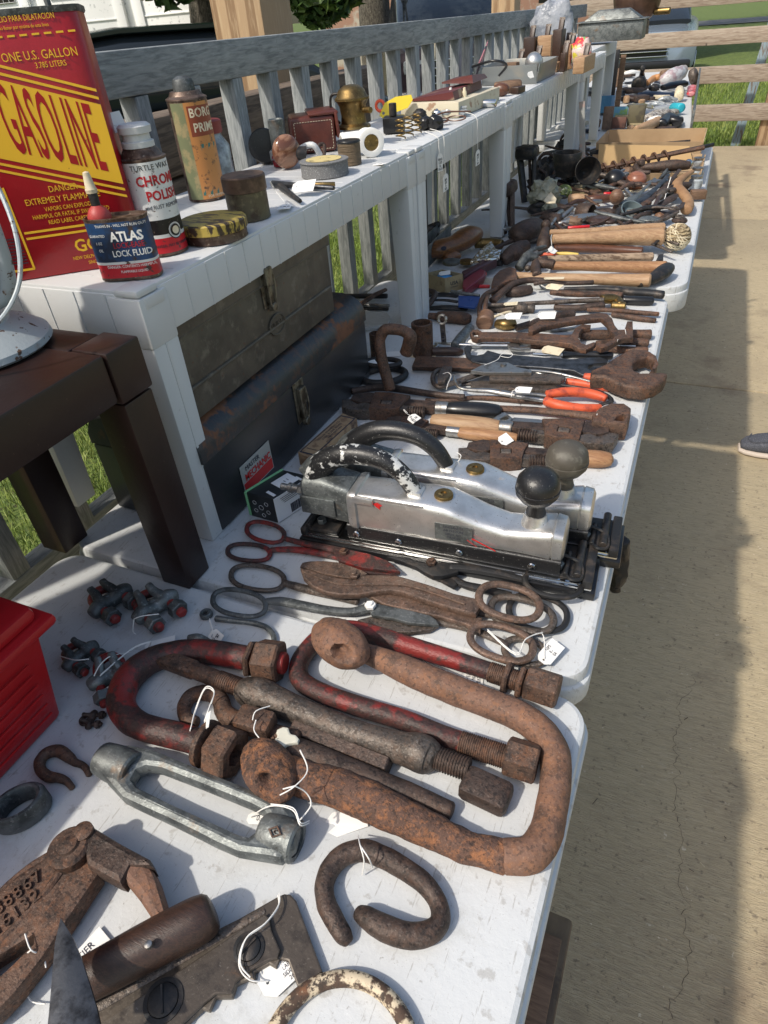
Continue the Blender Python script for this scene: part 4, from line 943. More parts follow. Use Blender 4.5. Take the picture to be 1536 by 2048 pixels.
thing('toolbox', 'long black metal toolbox with rusted top, underneath the brown-grey one', 'toolbox',
      [('box', bb, TBK), ('lid', bl_, TBR), ('latch', latch(600, 806, fx, 1.3), LTC),
       ('sticker', stt, SIL, [('red_band', str_, MREDP), ('lettering', sl2, INK), ('lettering', sl3, MREDP)])])
fy0, fy1 = .600, 1.030; zg0, zg1, zg2 = .1755, .305, .340; gfx = -.580; GD = .185
gb = box((gfx - GD / 2, (fy0 + fy1) / 2, (zg0 + zg1) / 2), (GD, fy1 - fy0, zg1 - zg0), bev=.003)
gl = boxprof(fy0 - .002, fy1 + .002, [(gfx - GD - .002, zg1 - .012), (gfx + .0025, zg1 - .012), (gfx + .0025, zg1 + .018), (gfx - .012, zg2), (gfx - GD + .012, zg2), (gfx - GD - .002, zg1 + .018)])
gl.add(box((gfx + .0022, (fy0 + fy1) / 2, zg1 - .0125), (.002, fy1 - fy0 + .004, .003), bev=.0008))
rl_ = J(rod((gfx + .0005, fy0 + .008, .222), (gfx + .0005, fy1 - .008, .222), .0028, n=8), box((gfx - GD / 2, fy0 - .0005, .24), (GD - .03, .003, .10), bev=.001))
ov_ = PX(553, 648, gfx)
el = [(.024 * math.cos(a), .017 * math.sin(a)) for a in [k * .26 for k in range(24)]]; eh = [(x * .84, y * .80) for x, y in el]
em = J(plate(el, 0, .003, [eh], bev=.001), plate(eh, 0, .0012, bev=.0002)).add(text('UNION', .014, th=.0012, sx=.75).xf(Matrix.Translation((0, 0, .001))))
em.v = [V((gfx + .0005 + p.z, ov_.y + p.x, ov_.z + p.y)) for p in em.v]
thing('toolbox', 'worn brown-grey metal toolbox stacked on the black one, under the side table', 'toolbox',
      [('box', gb, TGR), ('lid', gl, TGR), ('rib', rl_, TGR), ('oval_badge', em, TGR), ('latch', latch(531, 572, gfx, 1.2), LTC)])

# cartons -------------------------------------------------------------------
a_, b_, c_ = P(557, 1047), P(503, 1032), P(634, 985)
def ontop(pa, pb, pc, h): return [pa, pb, pb + (pc - pa), pc], [V((p.x, p.y, h)) for p in (pa, pb, pb + (pc - pa), pc)]
c_ = a_ + (P(628, 1000) - a_)
bt, tp_ = ontop(a_, b_, c_, .046)
for p in bt: p.z = .0008
BXK = mat('black_printed_card', (.018, .02, .022), .4, 0, [], [])
BXW = mat('white_printed_card', (.72, .73, .75), .5, 0, [], [])
GRN = mat('green_printed_card', (.22, .52, .26), .5, 0, [], [])
uv = (c_ - a_).normalized(); lf = (b_ - a_).normalized(); W3 = (c_ - a_).length; L3 = (b_ - a_).length
tc_ = (tp_[0] + tp_[2]) / 2
up = V((0, 0, 1))
plug = box(tc_ + V((0, 0, .0006)) + uv * .010 - lf * .004, (.034, .028, .0008), rz=math.atan2(uv.y, uv.x) , bev=.0003)
hol = J(*[box(tc_ + V((0, 0, .0013)) + uv * (.012 + dx) - lf * (.004 - dy), (.0008, .005, .0004), rz=math.atan2(uv.y, uv.x)) for dx, dy in ((-.003, 0), (.003, 0))])
strp = J(box(tc_ + V((0, 0, .0006)) - uv * (W3 * .36) + lf * (-.012), (.005, .018, .0006), rz=math.atan2(uv.y, uv.x)), box(tc_ + V((0, 0, .0006)) + uv * (W3 * .33) - lf * .016, (.004, .014, .0006), rz=math.atan2(uv.y, uv.x)))
sidN = uv.cross(up) * 1.0
sc_ = (a_ + c_) / 2; sc_ = V((sc_.x, sc_.y, .023)); nrm = V((-lf.x, -lf.y, 0)).normalized()
white = hexa([*(V((p.x, p.y, z)) for z in (.0014, .0456) for p in (a_ + nrm * .0007, c_ + nrm * .0007, c_ , a_))])
bars = M(); bx = -.018
random.seed(3)
while bx < .016:
    w_ = random.choice((.0005, .0009, .0013)); q_ = sc_ + uv * (bx + W3 * .12) + nrm * .0011; bars.add(box(V((q_.x, q_.y, .013)), (w_, .0005, .016), rz=math.atan2(uv.y, uv.x))); bx += w_ + random.choice((.0006, .001))
fp_ = onplane(sc_ + nrm * .0011, uv, up)
for k in range(4): bars.add(rect(.052 - k * .004, .0008, 0, .017 - k * .0032, .0001, fp_))
fo = (a_ + b_) / 2; fo = V((fo.x, fo.y, .024)); n2 = -uv
icon = M(); fm = onplane(fo + n2 * .0012, -lf, up)
def ring2(cx, cy, r_, mp, t=.0005):
    o_ = [(cx + r_ * math.cos(a), cy + r_ * math.sin(a)) for a in [k * .6 for k in range(10)]]
    i_ = [(cx + (r_ - t) * math.cos(a), cy + (r_ - t) * math.sin(a)) for a in [k * .6 for k in range(10)]]
    m = plate(o_, 0, .0002, [i_], bev=0); m.v = [mp(p.x, p.y, p.z) for p in m.v]; return m
for x, y in ((0, 0), (-.011, .007), (.011, .009), (-.011, -.008), (.012, -.006), (.002, -.014)):
    icon.add(ring2(x, y, .0035 if x else .0045, fm)); 
thing('carton', 'small black and white printed carton with green edge, picturing a white wall plug', 'carton',
      [('box', hexa(bt + tp_, .001), BXK), ('green_edge', J(beam(tp_[1] + V((0, 0, .0003)), tp_[2] + V((0, 0, .0003)), .004, .002, .0003), beam(bt[1] + uv * 0 + V((0, 0, .002)), tp_[1], .004, .003, .0003)), GRN), ('white_panel', white, BXW), ('plug_picture', plug, BXW, [('slot', hol, INK)]), ('label_strip', strp, BXW), ('barcode', bars, INK), ('icon_set', icon, BXW)])
k1, k2, k3 = P(602, 934, .0), P(628, 938, .0), P(716, 868, 0)
k1 = P(600, 930); k2 = P(630, 944); k3 = P(717, 862)
bt, tp_ = ontop(k2, k1, k3, .026)
for p in bt: p.z = .0008
CRD = mat('worn_brown_carton', (.34, .23, .13), .8, 0, [dict(c=(.20, .12, .07), s=60, lo=.5, hi=.65), dict(c=(.09, .05, .035), s=22, lo=.58, hi=.68)], [(200, .0004)])
tcc = (tp_[0] + tp_[2]) / 2; uu_ = (k3 - k2).normalized(); vv_ = (k1 - k2).normalized(); Lk = (k3 - k2).length; Wk = (k1 - k2).length
mpk = onplane(tcc + V((0, 0, .0004)), uu_, V((-uu_.y, uu_.x, 0)))
inner = rect(Lk * .88, Wk * .72, t=.0002, mapf=mpk); frm = rect(Lk * .93, Wk * .84, t=.0001, mapf=mpk)
mp2 = onplane(tcc + V((0, 0, .0008)), uu_, V((-uu_.y, uu_.x, 0)))
tk = J(*[text(l, .0062, lambda x, y, w_, k=k: mp2(x + .012, y + .0065 - k * .0066, w_), th=.0001, sx=1.1) for k, l in enumerate(('ROLLER STAMPING CO', 'STEEL PLANE IRONS', 'NEW BRITAIN'))], text('CRESCENT', .0048, lambda x, y, w_: mp2(y - Lk * .36, x, w_), th=.0001))
thing('carton', 'long brown cardboard carton with black-bordered label beside the rear sander', 'carton', [('box', hexa(bt + tp_, .001), CRD), ('label_border', frm, INK, [('label_panel', inner, CRD), ('lettering', tk, INK)])])

# ================================================================ NEAR TAGS
tagat(414, 1441, .052, .022, .016, 20, 25, [(420, 1410, .055), (428, 1385, .05), (410, 1378, .045), (392, 1420, .03), (380, 1462, .028)], (), 'blank white price tag on string at the brown swivel eye', roll=-50)
tagat(568, 1935, .004, .044, .026, 62, 0, [(500, 1960, .012), (478, 1930, .018), (490, 1880, .022), (528, 1850, .02), (556, 1815, .014), (556, 1790, .012)], ('53', 'STANLEY', 'CLAPBD', 'SIDING', '26.-'), 'handwritten white tag under the notched edge of the siding gauge')
tagat(172, 1915, .002, .040, .022, 75, 0, [], ('TIER', '21'), 'handwritten tag half hidden between the grey blade and the roller handle')
tagat(690, 1642, .001, .040, .024, 38, 0, [], (), 'blank square white tag under the lower arm of the big clevis')
tagat(514, 1636, .003, .020, .012, 15, 0, [(540, 1612, .040), (585, 1620, .044), (600, 1650, .04), (618, 1646, .03)], ('20.-',), 'small tag tied to the right end of the galvanised turnbuckle')
tagat(948, 1352, .001, .038, .022, -80, 0, [], ('CLEVIS', 'PIN', '15.-'), 'handwritten tag beneath the dark red U bolt nut')
tagat(1100, 1305, .012, .034, .018, 70, 12, [(1085, 1268, .02), (1050, 1280, .03), (1032, 1310, .03), (975, 1262, .03)], ('SNIPS', '8.-', 'EA'), 'handwritten tag tied to the loop of the biggest tin snips')
tagat(320, 1290, .004, .038, .018, 35, 10, [(300, 1285, .018), (262, 1300, .022), (200, 1352, .028)], (), 'blank white tag lying beyond the red shackle near the wire clips')
tagat(430, 1275, .008, .024, .018, -20, 30, [(425, 1262, .01), (418, 1240, .01)], ('$4', 'HOOK'), 'crumpled tag beside the small J hook')
tagat(204, 1388, .002, .022, .012, 20, 0, [(228, 1368, .02)], (), 'tag half under the small galvanised wire clip')
solo('string_tie', J(knot([(505, 1440, .045), (512, 1422, .05), (540, 1412, .045)]), knot([(512, 1440, .048), (508, 1460, .045), (520, 1478, .04)])), CORD, 'white string knotted through the slotted block of the swivel', 'string')
solo('string_tie', J(knot([(560, 1590, .058), (590, 1572, .064), (615, 1540, .062), (600, 1500, .066)]), knot([(590, 1572, .064), (612, 1585, .05), (622, 1610, .04), (600, 1640, .036)]), knot([(590, 1572, .064), (566, 1578, .062)])), CORD, 'white string tied around the scaly lower eye of the big clevis', 'string')
solo('string_tie', J(knot([(716, 1672, .012), (720, 1690, .038), (728, 1722, .03), (724, 1750, .004)]), knot([(721, 1692, .0385), (738, 1718, .034), (745, 1735, .01)])), CORD, 'white string looped round the dark open chain link', 'string')
solo('string_tie', J(knot([(50, 1868, .03), (62, 1900, .03), (85, 1910, .02), (92, 1935, .018)]), knot([(62, 1900, .03), (45, 1920, .016), (48, 1960, .006), (60, 2000, .004), (90, 2008, .004)])), CORD, 'white string hanging from the slot of the load binder', 'string')
solo('string_tie', J(knot([(268, 1238, .03), (285, 1232, .036), (318, 1228, .034)]), knot([(268, 1238, .03), (266, 1262, .012), (272, 1268, .006)])), CORD, 'white string tied over the upper pair of wire clips', 'string')
solo('string_tie', J(knot([(120, 1312, .014), (150, 1320, .03), (178, 1318, .03)]), knot([(188, 1352, .028), (200, 1330, .034), (222, 1312, .03), (260, 1305, .004)])), CORD, 'white string tied over the lower pair of wire clips', 'string')
solo('string_tie', J(knot([(840, 998, .10), (858, 990, .10), (875, 980, .10)]), knot([(848, 996, .10), (852, 1008, .095), (862, 1012, .09)]), loop(845, 990, 14, 6, 10, 1.5, .09, f=lambda x, y: (x, y), k=1)), CORD, 'white string knotted at the foot of the chipped sander handle', 'string')
solo('string_tie', J(loop(908, 930, 15, 6, 10, 1.5, .09, f=lambda x, y: (x, y), k=1), knot([(915, 925, .10), (922, 912, .11), (914, 905, .11)])), CORD, 'white string knotted at the foot of the smooth black sander handle', 'string')
# ================================================================ WRENCHES AND BARS
def cw(x, y): return (660 + x / 2.133, 640 + y / 2.133)
def ca(x, y): return (1000 + x / 3.84, 640 + y / 3.84)
def cb(x, y): return (690 + x / 4.267, 640 + y / 4.267)
def ct(x, y): return (940 + x / 3.657, 560 + y / 3.657)
def ch(x, y): return (960 + x / 3.339, 360 + y / 3.339)
def cl(x, y): return (680 + x / 4.267, 380 + y / 4.267)
def cp_(x, y): return (1040 + x / 4.042, 280 + y / 4.042)
KK = {cw: 2.133, ca: 3.84, cb: 4.267, ct: 3.657, ch: 3.339, cl: 4.267, cp_: 4.042, cs: 1.829}
def tu(f, pts, z=0.0, fl=1.0, n=12, sm=5, closed=False):
    return ptube([(*f(p[0], p[1]), p[2] / KK[f], z + (p[3] if len(p) > 3 else 0)) for p in pts], n=n, sm=sm, fl=fl, closed=closed)
def ball(f, x, y, rp, z=0.0, flat=1.0, amp=0.0, stretch=1.0, ang=0, sub=4):
    c, r_ = ppt(*f(x, y), rp / KK[f], z)
    return blob(c, (r_ * stretch, r_, r_ * flat), amp, rot=Matrix.Rotation(R(ang), 3, 'Z'), sub=sub)
def pipe_wrench(f, jaw, end, wd, label, mh, z=0.0, flip=1, mb=RU, hl=.34):
    a = P(*f(*jaw), z + .012); b = P(*f(*end), z + .012); L = (b - a).length; k = wd
    ux = (b - a).normalized(); uy = V((-ux.y, ux.x, 0)).normalized() * flip; uz = ux.cross(uy) * flip
    T = Matrix(((ux.x, uy.x, 0, a.x), (ux.y, uy.y, 0, a.y), (ux.z, uy.z, 1, a.z), (0, 0, 0, 1)))
    t = .011 * k
    hook = plate([(0, -.010 * k), (.004 * k, .012 * k), (.016 * k, .020 * k), (.040 * k, .021 * k), (.060 * k, .015 * k), (.11 * k, .014 * k), (.11 * k, .003 * k), (.045 * k, .002 * k), (.036 * k, -.004 * k), (.026 * k, .002 * k), (.018 * k, -.004 * k), (.012 * k, -.012 * k)], -t * .7, t * .7, bev=.0015)
    heel = plate([(.014 * k, -.024 * k), (.012 * k, -.008 * k), (.022 * k, -.004 * k), (.030 * k, -.001 * k), (.044 * k, -.003 * k), (.052 * k, -.012 * k), (.055 * k, -.028 * k), (.035 * k, -.033 * k)], -t * .8, t * .8, bev=.0015)
    fr_ = plate([(.046 * k, .019 * k), (.075 * k, .021 * k), (.090 * k, .017 * k), (.094 * k, -.004 * k), (.100 * k, -.022 * k), (.070 * k, -.030 * k), (.045 * k, -.030 * k)], -t, t, [[(.060 * k, .006 * k), (.076 * k, .006 * k), (.076 * k, -.008 * k), (.060 * k, -.008 * k)]], bev=.002)
    scw = thread((.10 * k, .0105 * k, .001), (.125 * k, .0105 * k, .001), .0088 * k, .0034 * k, .0022 * k, 12)
    nutm = rod((.0605 * k, -.001 * k, .002), (.0755 * k, -.001 * k, .002), .0098 * k, n=16)
    sh_ = beam((.07 * k, -.013 * k, 0), (L * (1 - hl), -.004 * k, 0), .018 * k, .014 * k, .003)
    fe = rod((L * (1 - hl) - .012, -.004 * k, 0), (L * (1 - hl) + .012, -.003 * k, 0), .0105 * k)
    hn = sweep([(L * (1 - hl) + .01, -.003 * k, 0, .0105 * k), (L * (1 - hl * .72), -.002 * k, 0, .0135 * k), (L * (1 - hl * .3), 0, 0, .0138 * k), (L * .985, 0, 0, .0105 * k), (L * .998, 0, 0, .006 * k)], 14, sm=4, fl=.85)
    pts = [('hook_jaw', rough(hook, .0004, 90), RUG), ('heel_jaw', rough(heel, .0004, 90), RUD), ('frame', fr_, mb), ('screw', scw, RUD), ('adjusting_nut', nutm, RUG), ('shaft', sh_, RUD), ('ferrule', fe, STEEL), ('handle', hn, mh)]
    return thing('pipe_wrench', label, 'pipe wrench', [(n_, m.xf(T), mt) for n_, m, mt in pts], 'old wooden-handled pipe wrenches')
pipe_wrench(cw, (48, 372), (728, 390), 1.3, 'old pipe wrench with glossy black handle, jaws next to the black toolbox', BLK, .0, -1, RU, .36)
pipe_wrench(cw, (1226, 525), (432, 428), 1.28, 'pipe wrench with light wooden handle, its big jaws toward the right table edge', HICKP, .004, 1, RU, .42)
pipe_wrench(cw, (545, 580), (1205, 595), 1.15, 'pipe wrench right behind the sander knobs, with its fat wooden handle at the right', HICK, .0, -1, RU, .30)
pipe_wrench(cw, (205, 452), (800, 505), .9, 'smaller pipe wrench half hidden behind the rear sander handle, handwritten tag on its jaw', HICK, .0, -1, RU, .45)
def rodthing(name, label, cat, m, mt=RU, group=None): return solo(name, m, mt, label, cat, group, sharp=60)
# long strap lever
thing('strap_lever', 'long rusty iron lever ending in a thick looped strap at the right edge', 'lever', [
    ('bar', rough(tu(cw, [(715, 378, 17), (850, 384, 18), (1000, 398, 19), (1120, 412, 22), (1170, 418, 26)], .004, .8), .0005, 80), RU),
    ('strap_eye', rough(pplate([cw(x, y) for x, y in [(1120, 400), (1150, 372), (1200, 352), (1255, 352), (1285, 372), (1284, 400), (1270, 440), (1210, 440), (1170, 436), (1120, 430)]], .002, .036, [[cw(x, y) for x, y in [(1215, 425), (1225, 408), (1252, 400), (1262, 410), (1250, 428)]]], bev=.004), .0006, 70), RU)])
# tall bent bar
bpt = [P(*cb(385, 590), .030), P(*cb(365, 520), .045), P(*cb(325, 380), .075), P(*cb(300, 240), .105), P(*cb(300, 150), .122), P(*cb(345, 85), .136), P(*cb(430, 80), .136), P(*cb(510, 100), .130), P(*cb(555, 140), .122), P(*cb(548, 200), .108), P(*cb(520, 285), .088)]
thing('bent_bar', 'rusty bar bent into a hook, standing up between the toolbox and the wrenches', 'bar', [
    ('hooked_bar', rough(sweep([(*p, .0105 if i < 8 else .0125) for i, p in enumerate(bpt)], 14, sm=5), .0005, 80), RU),
    ('foot_bar', tu(cw, [(95, 305, 14), (180, 290, 15), (260, 290, 16), (360, 305, 15), (480, 322, 14), (572, 330, 14)], .004), RUD)])
def piperound(f, x, y, rp, h, mt, label, wall=.8, name='iron_bushing', cat='bushing'):
    c = P(*f(x, y), h); r_ = rp / KK[f] * S(c)
    return solo(name, pipe((c.x, c.y, .0008), (c.x, c.y, h), r_, r_ * wall, 28), mt, label, cat)
piperound(cb, 655, 20, 92, .075, RU, 'taller rusty iron pipe bushing standing on end at the foot of the side table leg')
piperound(cb, 262, 110, 58, .055, RU, 'shorter rusty pipe bushing standing behind the hooked bar')
def ell(f, cx, cy, rx_, ry_, n=16, ang=0):
    return [(cx + rx_ * math.cos(2 * math.pi * i / n) * math.cos(R(ang)) - ry_ * math.sin(2 * math.pi * i / n) * math.sin(R(ang)), cy + rx_ * math.cos(2 * math.pi * i / n) * math.sin(R(ang)) + ry_ * math.sin(2 * math.pi * i / n) * math.cos(R(ang))) for i in range(n)]
rodthing('chain_link', 'flat black oval iron link lying next to the black toolbox', 'chain link', tu(cb, [(x, y, 22, .018) for x, y in ell(cb, 320, 365, 150, 32)], closed=True), BLKM)
rodthing('chain_link', 'large thick black iron link beneath the flat one beside the toolbox', 'chain link', tu(cb, [(x, y, 30) for x, y in ell(cb, 330, 475, 185, 62, ang=-6)], closed=True), BLKM)
rodthing('iron_clevis', 'small black iron loop with a white tag against the toolbox corner', 'clevis', tu(cb, [(x, y, 16, .012) for x, y in ell(cb, 155, 390, 34, 74)], closed=True), BLKM)
rodthing('flat_bar', 'flat rusty rectangular iron bar left of the grey pliers', 'bar', rough(hexa([P(*cb(x, y), z) for z, q in ((.001, [(572, 430), (1260, 452), (1290, 360), (600, 330)]), (.018, [(568, 398), (1255, 420), (1285, 330), (610, 305)])) for x, y in q], .002), .0003, 80), RU)
# open-end wrenches as plates
def wr(f, name, label, cat, pts, z0, z1, mt, holes=(), bev=.0015, amp=.0003, extra=()):
    m = rough(pl2(f, pts, z0, z1, holes, bev), amp, 90)
    for e in extra: m.add(e)
    return solo(name, m, mt, label, cat, sharp=50)
def pl2(f, pts, z0, z1, holes=(), bev=.0015, sm=1): return pplate([f(x, y) for x, y in pts], z0, z1, [[f(x, y) for x, y in h] for h in holes], bev, sm)
wr(cw, 'open_end_wrench', 'blackish double open-end wrench lying above the grey pliers', 'wrench', [(572, 118), (585, 106), (606, 110), (600, 128), (602, 148), (625, 150), (655, 144), (672, 128), (720, 142), (900, 158), (1040, 168), (1090, 160), (1150, 158), (1188, 166), (1184, 180), (1130, 182), (1105, 192), (1100, 208), (1130, 222), (1160, 228), (1130, 238), (1075, 232), (1040, 214), (900, 200), (720, 190), (650, 186), (610, 178), (585, 160)], .012, .021, GUN)
wr(ca, 'open_end_wrench', 'huge rusty open-end wrench head overhanging the right table edge', 'wrench', [(700, 380), (800, 340), (880, 285), (960, 240), (1040, 215), (1140, 228), (1205, 270), (1215, 330), (1190, 385), (1150, 385), (1190, 340), (1180, 300), (1130, 275), (1060, 290), (1020, 325), (1030, 380), (1080, 400), (1180, 400), (1240, 396), (1290, 408), (1270, 450), (1200, 500), (1100, 520), (980, 505), (880, 470), (800, 430), (700, 430)], .006, .034, RU, bev=.006, amp=.0008)
wr(ct, 'open_end_wrench', 'long rusty open-end wrench with hexagonal hole in its left end', 'wrench', [(0, 385), (20, 362), (60, 360), (90, 378), (300, 378), (500, 388), (690, 400), (745, 395), (770, 350), (820, 322), (885, 326), (880, 345), (830, 350), (800, 385), (795, 425), (815, 460), (850, 472), (905, 452), (925, 456), (900, 485), (850, 505), (790, 498), (745, 465), (690, 458), (480, 442), (300, 422), (95, 420), (60, 432), (15, 418)], .020, .031, RU, holes=[[(18, 390), (32, 372), (55, 372), (72, 392), (58, 410), (30, 410)]], amp=.0005)
wr(ct, 'buggy_wrench', 'S-shaped rusty wrench with forked right end tied by white string', 'wrench', [(430, 345), (500, 300), (640, 280), (800, 258), (940, 240), (1000, 245), (1040, 280), (1060, 330), (1085, 362), (1130, 362), (1150, 300), (1190, 300), (1195, 420), (1120, 425), (1085, 440), (1020, 480), (960, 495), (925, 480), (930, 462), (985, 465), (1040, 435), (1060, 405), (1030, 370), (1000, 310), (960, 275), (800, 292), (640, 318), (520, 345), (460, 372), (430, 370)], .030, .042, RU, amp=.0005)
# combination wrench, chrome
thing('combination_wrench', 'shiny chrome open-end wrench lying beside the standing ring spanner', 'wrench', [
    ('shank', tu(cb, [(770, 200, 18, .004), (900, 205, 17, .008), (1100, 210, 16, .010), (1350, 212, 17, .010), (1420, 210, 20, .010)], 0, .7), CHROME),
    ('open_end', pl2(cb, [(650, 195), (665, 178), (735, 178), (738, 192), (700, 200), (705, 212), (760, 210), (790, 190), (800, 215), (770, 238), (700, 240), (655, 225)], .006, .014), CHROME),
    ('ring_end', pl2(cb, [(1385, 205), (1420, 180), (1480, 172), (1580, 176), (1586, 190), (1500, 190), (1480, 210), (1500, 225), (1590, 222), (1580, 240), (1480, 246), (1410, 236)], .010, .018), STEEL)])
sv = [P(*cb(830, 30), .085), P(*cb(838, 100), .06), P(*cb(845, 190), .030)]
thing('ring_spanner', 'grey ring spanner with punched holes, leaning upright near the side table leg', 'wrench', [
    ('shank', beam(sv[0], sv[2], .011, .004, .001), STEEL), ('ring', sweep([(sv[0].x + .0085 * math.cos(a), sv[0].y + .002 * math.sin(a), sv[0].z + .0085 + .0085 * math.sin(a), .003) for a in [k * .785 for k in range(8)]], 8, True, 3), STEEL),
    ('hole_row', J(*[lathe([(.0028, 0), (.0028, .0008)], sv[0].lerp(sv[2], t) + V((0, -.0024, .0006)), V((0, -1, .5)), 12) for t in (.3, .5, .7, .88)]), INK)])
# pliers
def pliers(label, head, arms, grips, mt, mg, rivet=None, extra=()):
    ps = [('jaws', head, mt)] + [('handle', a, mt, [('grip', g, mg)] if g else None) for a, g in zip(arms, grips)] + list(extra)
    if rivet: ps.append(('rivet', rivet, STEEL))
    return thing('pliers', label, 'pliers', [p if p[-1] is not None else p[:-1] for p in ps], 'pliers among the wrenches')
pliers('grey chain-nose locking pliers with long ribbed straight handles, white string on the head',
       J(tu(cb, [(x, y, 20, .008) for x, y in ell(cb, 810, 500, 62, 72, 12)], closed=True), pl2(cb, [(830, 395), (915, 392), (905, 440), (850, 520), (790, 530), (790, 470)], .018, .026)),
       [tu(cb, [(850, 560, 34, .006), (950, 530, 34, .008), (1060, 490, 34, .008), (1180, 450, 34, .008)], 0, .6).add(pl2(cw, [(680, 228), (715, 222), (990, 228), (1005, 236), (1003, 250), (985, 260), (680, 252)], .012, .022, bev=.003)),
        tu(cb, [(1000, 545, 26), (1100, 540, 26), (1180, 545, 26)], 0, .6).add(pl2(cw, [(600, 262), (640, 256), (960, 274), (985, 282), (985, 294), (970, 300), (640, 288), (600, 278)], .002, .012, bev=.003))], [None, None], RUG, RUG)
pliers('slip-joint pliers with orange grips partly under the huge rusty wrench',
       pl2(cw, [(600, 215), (650, 190), (710, 178), (760, 180), (800, 200), (860, 212), (860, 222), (760, 222), (660, 222)], .022, .030),
       [tu(cw, [(850, 214, 7, .016), (940, 222, 7, .014), (1020, 238, 7, .012), (1110, 262, 7, .012)], 0, .8), tu(cw, [(850, 216, 7, .012), (940, 240, 7, .008), (1000, 262, 7, .004)], 0, .8)],
       [tu(cw, [(1085, 244, 18, .006), (1140, 248, 19, .006), (1190, 258, 19, .004), (1215, 268, 16, .002)]), tu(cw, [(1010, 262, 15), (1080, 272, 16), (1150, 284, 16), (1190, 292, 14)])], STEEL, mat('orange_rubber_grip', (.62, .10, .035), .5, 0, [dict(c=(.30, .05, .03), s=60, lo=.5, hi=.66)], [(300, .0002)]),
       lathe([(.006, -.003), (.006, .002), (.003, .003)], P(*cw(740, 190), .031), n=16))
ORG = bpy.data.materials['orange_rubber_grip']
pliers('long bent-nose pliers with bright orange grips, nearest the sanders', 
       tu(cw, [(530, 238, 5, .030), (535, 262, 6, .026), (552, 288, 8, .020), (600, 298, 11, .016), (680, 302, 14, .014), (740, 312, 16, .012), (790, 320, 14, .012)], 0, .8),
       [tu(cw, [(770, 312, 9, .016), (860, 318, 9, .014), (930, 325, 9, .012)]), tu(cw, [(770, 322, 11, .010), (860, 335, 10, .008), (925, 345, 10, .006)])],
       [tu(cw, [(925, 318, 18, .012), (1000, 308, 21, .012), (1080, 310, 21, .010), (1140, 322, 20, .008), (1176, 335, 16, .008)]), tu(cw, [(920, 345, 20, .004), (980, 366, 23, .002), (1060, 378, 22), (1120, 378, 20), (1152, 374, 16)])], STEEL, ORG)
rodthing('bent_probe', 'thin dark curved tool end poking out past the orange pliers', 'hook', tu(cw, [(985, 278, 7, .010), (1080, 292, 7, .010), (1150, 308, 8, .01), (1192, 330, 9, .008), (1196, 352, 12, .004), (1150, 366, 10, .002)]), BLKM)
rodthing('iron_rod', 'rusty iron rod running under the orange-handled pliers', 'rod', rough(tu(cb, [(690, 685, 18), (900, 690, 20), (1080, 665, 20), (1300, 672, 24), (1536, 690, 26), (1700, 690, 26)]), .0004, 80), RU)
thing('adjustable_wrench', 'long slim grey adjustable wrench between the two wood-handled pipe wrenches', 'wrench', [
    ('head', pl2(cb, [(1250, 850), (1300, 810), (1365, 782), (1430, 835), (1400, 870), (1300, 872)], .004, .014, [[(1318, 842), (1370, 815), (1400, 838), (1350, 860)]]), STEEL),
    ('shank', pl2(ca, [(60, 770), (110, 745), (300, 760), (640, 795), (655, 812), (400, 812), (100, 795)], .003, .009), STEEL)])
thing('screwdriver', 'screwdriver with glossy black fluted handle between black wrench and huge rusty one', 'screwdriver', [
    ('handle', tu(ca, [(475, 268, 22, .012), (500, 270, 28, .010), (560, 268, 24, .010), (600, 266, 28, .008), (700, 268, 32, .006), (800, 272, 33, .006), (860, 276, 30, .006)]), BLK),
    ('blade', tu(ca, [(250, 262, 10, .018), (350, 266, 14, .016), (480, 270, 14, .016)]), CHROME)])
rodthing('ribbed_handle', 'short ribbed wooden and black cylinder above the flat rusty bar', 'tool handle', tu(cb, [(745, 268, 36, .002), (820, 268, 38), (895, 268, 38), (960, 270, 34), (1000, 272, 22)]), WDK)  # tool handle of wood and black
# mid clutter in tools crop
MALT = woodm('worn_brown_mallet', (.20, .11, .065), (.12, .06, .035))
thing('drive_tool', 'brown turned wooden head with rusty iron prongs above the hexagonal wrench end', 'tool', [
    ('head', lathe([(.016, 0), (.0195, .004), (.0205, .02), (.0195, .036), (.016, .040)], P(*ct(118, 300), .014) + V((0, -.018, 0)), V((-.12, 1, .10)), 24), MALT),
    ('prong', tu(ct, [(70, 260, 18, .02), (75, 180, 18, .022), (110, 110, 18, .024), (190, 70, 18, .02)]), RU), ('prong', tu(ct, [(110, 240, 17, .024), (115, 170, 17, .03), (130, 120, 16, .03)]), RU), ('prong', tu(ct, [(175, 160, 18, .012), (230, 100, 20, .014), (265, 60, 20, .014)]), RU)])
thing('water_pipe', 'brown iron pipe with a brass elbow fitting at its right end', 'pipe', [
    ('pipe', rough(tu(ct, [(130, 185, 14, .018), (400, 172, 15, .018), (700, 158, 17, .018), (975, 146, 19, .018)]), .0003, 90), RUG),
    ('elbow', tu(ct, [(965, 142, 34, .012), (1030, 138, 36, .010), (1080, 150, 32, .008), (1100, 185, 30, .006)]), BRASS), ('collar', tu(ct, [(1040, 192, 34), (1130, 196, 36)], sm=1), BRASS)])
rodthing('socket_bar', 'thick dark iron socket bar with swollen right end under the brown pipe', 'bar', tu(ct, [(130, 208, 30), (330, 206, 32), (345, 206, 40), (395, 206, 40), (400, 206, 34), (465, 206, 36)], sm=2), RUG)
